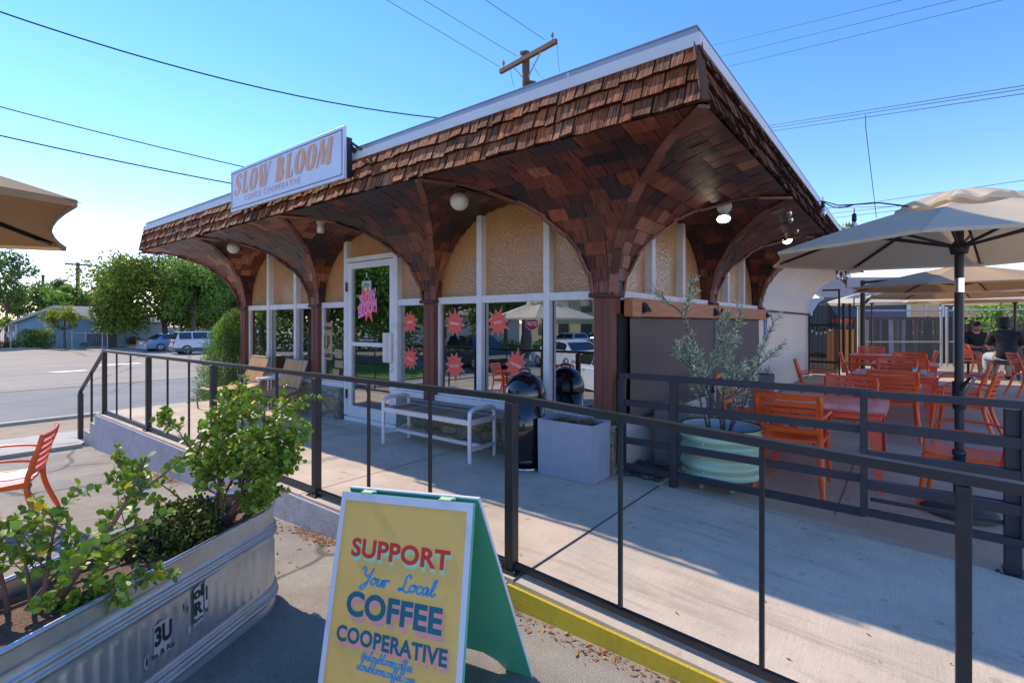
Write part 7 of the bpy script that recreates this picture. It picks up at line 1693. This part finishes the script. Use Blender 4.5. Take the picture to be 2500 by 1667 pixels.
for i, (px, d, h, ox, lb) in enumerate(((640, 34, 8, 0, 'round street tree mirrored in the left windows'), (760, 30, 8, 0, 'street tree mirrored in the windows left of the door'), (850, 34, 9, 0, 'broad street tree mirrored in the door glass'), (960, 31, 8, 0, 'street tree mirrored right of the door'), (1110, 38, 7, 0, 'street tree mirrored by the middle post'), (1235, 44, 7, 0, 'street tree mirrored behind the cream umbrella'))):
    tree('street_tree', lb, mir(px, d), h, (0, 5.0, 4.4, 3.6), 7000, .40, (G2, G1, G3)[i % 3], 70+i, .2, 'trees across the street', 44)
tree('street_tree', 'tall tree with a thick trunk mirrored beside the stop sign', mir(1285, 33), 9, (0, 6.4, 3.2, 2.6), 2600, .3, G1, 77, .4, 'trees across the street', 20)
mb = MB(); rs = random.Random(5)
for i, (px, d) in enumerate(((1000, 33), (1090, 33), (1200, 36), (1240, 36), (1330, 38))):
    c = mir(px, d); fine_shrub('shrub', ('bushy roadside shrub mirrored low in the windows', 'spiky roadside shrub mirrored near the middle post', 'pale roadside shrub mirrored left of the umbrella', 'low roadside shrub mirrored under the umbrella', 'small roadside shrub mirrored near the stop sign')[i], [(tuple(c+UP*.4), .9, .8, .6)], 420, .18, .08, 'leaf', [(1.2, 1.2, .7), (.8, .9, .6)], 90+i)
# ------------------------------------------------------------------ two seated people
def skin_mesh(name, verts, edges, mtl, parent, sub=2, root=0):
    me = bpy.data.meshes.new(name); me.from_pydata([tuple(v[0]) for v in verts], edges, []); o = bpy.data.objects.new(name, me); COL.objects.link(o)
    sk = o.modifiers.new('skin', 'SKIN'); sk.use_smooth_shade = True
    for i, v in enumerate(verts):
        d = me.skin_vertices[0].data[i]; r = v[1]; d.radius = (r, r) if not isinstance(r, tuple) else r; d.use_root = (i == root)
    sb = o.modifiers.new('sub', 'SUBSURF'); sb.levels = sub; sb.render_levels = sub
    bpy.context.view_layer.update(); m2 = bpy.data.meshes.new_from_object(o.evaluated_get(bpy.context.evaluated_depsgraph_get()))
    bpy.data.objects.remove(o); m2.name = name; m2.materials.clear(); m2.materials.append(mtl)
    for p in m2.polygons: p.use_smooth = True
    o = bpy.data.objects.new(name, m2); COL.objects.link(o)
    if parent: o.parent = parent
    return o
def person(label, loc, rz, seat, shirt, legs, shorts, curly, headturn, sc_=1.0):
    """seated, facing local +y; seat = seat height"""
    t = thing('person', label, 'person', (0, 0, 0), 'people seated at the back of the patio')
    s = .93; z0 = seat+.08
    hip = V(0, 0, z0); ch = V(0, .03, z0+.26); sh = V(0, .04, z0+.43); nk = V(0, .07, z0+.50); hd = V(0, .11, z0+.60)
    Vt = [(hip, (.15, .11)), (V(0, .01, z0+.12), (.135, .10)), (ch, (.15, .105)), (sh, (.105, .065)), (nk, .046), (V(0, .09, z0+.54), .048)]
    E_ = [(0, 1), (1, 2), (2, 3), (3, 4), (4, 5)]
    def add(ps, st):
        k = st
        for p, r in ps: Vt.append((V(*p), r)); E_.append((k, len(Vt)-1)); k = len(Vt)-1
        return k
    arms = []; feet = []
    for sx in (-1, 1):
        w = add([((sx*.165, .04, z0+.41), .055), ((sx*.225, .06, z0+.20), .046), ((sx*.13, .27, z0+.13), .034), ((sx*.07, .36, z0+.15), .026)], 3); arms.append(Vt[w][0])
        f = add([((sx*.10, .05, z0-.02), .092), ((sx*.15, .42, z0-.01), .068), ((sx*.15, .44, z0-.24), .056), ((sx*.14, .42, .09), .040), ((sx*.145, .46, .04), .042), ((sx*.15, .56, .03), .034)], 0)
    body = skin_mesh('body', Vt, E_, M['skin'], t)
    # head: skull, jaw, nose, ears
    mb = MB(); Mh = Matrix.Translation(hd) @ Matrix.Rotation(R(headturn), 4, 'X')
    def skull(u, v):
        a, b = u*2*PI, v*PI; x, y, z = math.sin(b)*math.sin(a), math.sin(b)*math.cos(a), -math.cos(b)
        k = 1-.20*max(0, -z)*(1-.4*max(0, y)); fx = .073*k; fy = .090*(1-.12*max(0, -z)); yy = y*fy+(.012 if z < -.3 and y > 0 else 0); 
        if y > .5 and abs(x) < .35: yy += .016*math.exp(-((z+.12)/.13)**2-(x/.14)**2)-.006*math.exp(-((z-.12)/.10)**2)*(1-math.exp(-(x/.12)**2))
        return Mh @ V(x*fx, yy, z*.112)
    mb.grid(skull, 28, 20); hdo = mb.build('head', M['skin'], t, True)
    mb = MB()
    for sx in (-1, 1): mb.ball(tuple(Mh @ V(sx*.072, -.005, -.005)), .022, 8, 6, sx=.4, sy=.8)
    mb.build('ears', M['skin'], hdo); mb = MB()
    for sx in (-1, 1): mb.ball(tuple(Mh @ V(sx*.028, .075, .012)), .006, 8, 6)
    mb.build('eyes', M['ink'], hdo); mb = MB(); mb.bbox((-.024, .078, -.058), (.024, .088, -.050), .003, M=Mh); mb.build('mouth', M['redlens'] if False else M['bark'], hdo)
    mb = MB(); rs = random.Random(3)
    def hair(u, v):
        a, b = u*2*PI, v; zc = .42-.86*(.5-.5*math.cos(a)) if not curly else .0-.75*(.5-.5*math.cos(a)); z = 1-(1-zc)*b; rr = math.sqrt(max(0, 1-z*z)); k = 1.13 if not curly else 1.30; nz = noise.noise(V(math.sin(a)*rr, math.cos(a)*rr, z)*(6 if not curly else 16))*(.05 if not curly else .20)
        return Mh @ V(math.sin(a)*rr*.073*(k+nz), math.cos(a)*rr*.09*(k+nz)-.006, z*.112*(k-.02+nz))
    mb.grid(hair, 36, 14); mb.build('hair', M['hair'], t, True)
    # shirt
    T2 = [(V(0, -.005, z0-.08), (.18, .14)), (V(0, .0, z0+.12), (.155, .118)), (V(0, .03, z0+.27), (.168, .122)), (V(0, .04, z0+.425), (.155, .10)), (V(0, .06, z0+.50), (.078, .072))]; e2 = [(0, 1), (1, 2), (2, 3), (3, 4)]
    for sx in (-1, 1):
        i = len(T2); T2 += [(V(sx*.165, .04, z0+.415), .078), (V(sx*.215, .055, z0+.26), .064), (V(sx*.226, .06, z0+.20), .062)]; e2 += [(3, i), (i, i+1), (i+1, i+2)]
    skin_mesh('shirt', T2, e2, M[shirt], t)
    # trousers
    T3 = [(V(0, .0, z0-.01), (.165, .125)), (V(0, .02, z0-.04), (.15, .11))]; e3 = [(0, 1)]
    for sx in (-1, 1):
        i = len(T3); T3 += [(V(sx*.10, .06, z0-.02), .105), (V(sx*.14, .30, z0-.01), .095)]; e3 += [(1, i), (i, i+1)]
        if shorts: T3 += [(V(sx*.148, .40, z0-.01), .088)]; e3 += [(i+1, i+2)]
        else: T3 += [(V(sx*.15, .43, z0-.015), .080), (V(sx*.152, .45, z0-.24), .070), (V(sx*.142, .43, .12), .060)]; e3 += [(i+1, i+2), (i+2, i+3), (i+3, i+4)]
    skin_mesh('shorts' if shorts else 'trousers', T3, e3, M[legs], t)
    for sx in (-1, 1):
        mb = MB(); mb.ball((sx*.148, .49, .042), .052, 14, 8, sx=.85, sy=2.0, sz=.8); mb.build('shoe', M['white'] if shorts else M['tee'], t, True)
        # hand: palm, four fingers, thumb
        w = V(sx*.07, .36, z0+.15); hv = [(w, .024), (w+V(-sx*.02, .045, .008), (.030, .015))]; he = [(0, 1)]
        for k in range(4):
            b = w+V(-sx*.02+(k-1.5)*.016, .075, .012); i = len(hv); l = (.9, 1.05, 1, .8)[k]; hv += [(b, .0088), (b+V(-sx*.004, .028*l, .004), .008), (b+V(-sx*.01, .046*l, .014), .0068)]; he += [(1, i), (i, i+1), (i+1, i+2)]
        b = w+V(-sx*.048, .03, .015); i = len(hv); hv += [(b, .010), (b+V(-sx*.014, .025, .012), .0085)]; he += [(1, i), (i, i+1)]
        skin_mesh('hand', hv, he, M['skin'], t, 1)
    t.location = loc; t.rotation_euler = (0, 0, rz); t.scale = (sc_*1.06, sc_, sc_); return t
a1 = at(2376, 788, 12.7); p1_ = V(a1.x, a1.y, .02)
person('seated young man in a black tee and blue denim shorts looking down at his phone', tuple(p1_), YAW+R(172), .38, 'tee', 'denim', True, False, -22, 1.10)
ph_ = bpy.context.scene.objects
f1_ = V(math.cos(YAW+R(172)+PI/2), math.sin(YAW+R(172)+PI/2), 0)
c = p1_+f1_*.46+UP*.71; mb = MB(); mb.bbox((-.036, -.004, -.06), (.036, .004, .06), .003, M=Matrix.Translation(c) @ Matrix.Rotation(YAW+R(172), 4, 'Z') @ Matrix.Rotation(R(-50), 4, 'X')); mb.box((-.032, .0045, -.052), (.032, .005, .052), M=Matrix.Translation(c) @ Matrix.Rotation(YAW+R(172), 4, 'Z') @ Matrix.Rotation(R(-50), 4, 'X')); tag(mb.build('phone', M['white']), 'small phone held in the seated man\'s hands', 'phone')
a2 = at(2456, 788, 10.9); p2_ = V(a2.x, a2.y, .02)
person('person seen from behind with curly black hair, black tee and pale jeans on a stool', tuple(p2_), YAW+R(-30), .38, 'tee', 'paledenim', False, True, -12, 1.15)
def stool(loc, rz, label):
    t = thing('stool', label, 'stool', (0, 0, 0), 'brown wooden stools'); mb = MB(); mb.bbox((-.27, -.2, .36), (.27, .2, .40), .01); mb.build('seat', M['brownwood'], t, True)
    for sx in (-1, 1):
        for sy in (-1, 1): mb = MB(); mb.bar((sx*.23, sy*.16, .36), (sx*.25, sy*.18, 0), .045, .045); mb.build('leg', M['brownwood'], t, True)
    t.location = loc; t.rotation_euler = (0, 0, rz)
stool(tuple(p2_), YAW+R(-30), 'dark brown wooden stool under the person in pale jeans')
stool(tuple(p1_+f1_*.02), YAW+R(172), 'dark brown wooden stool under the man in denim shorts')
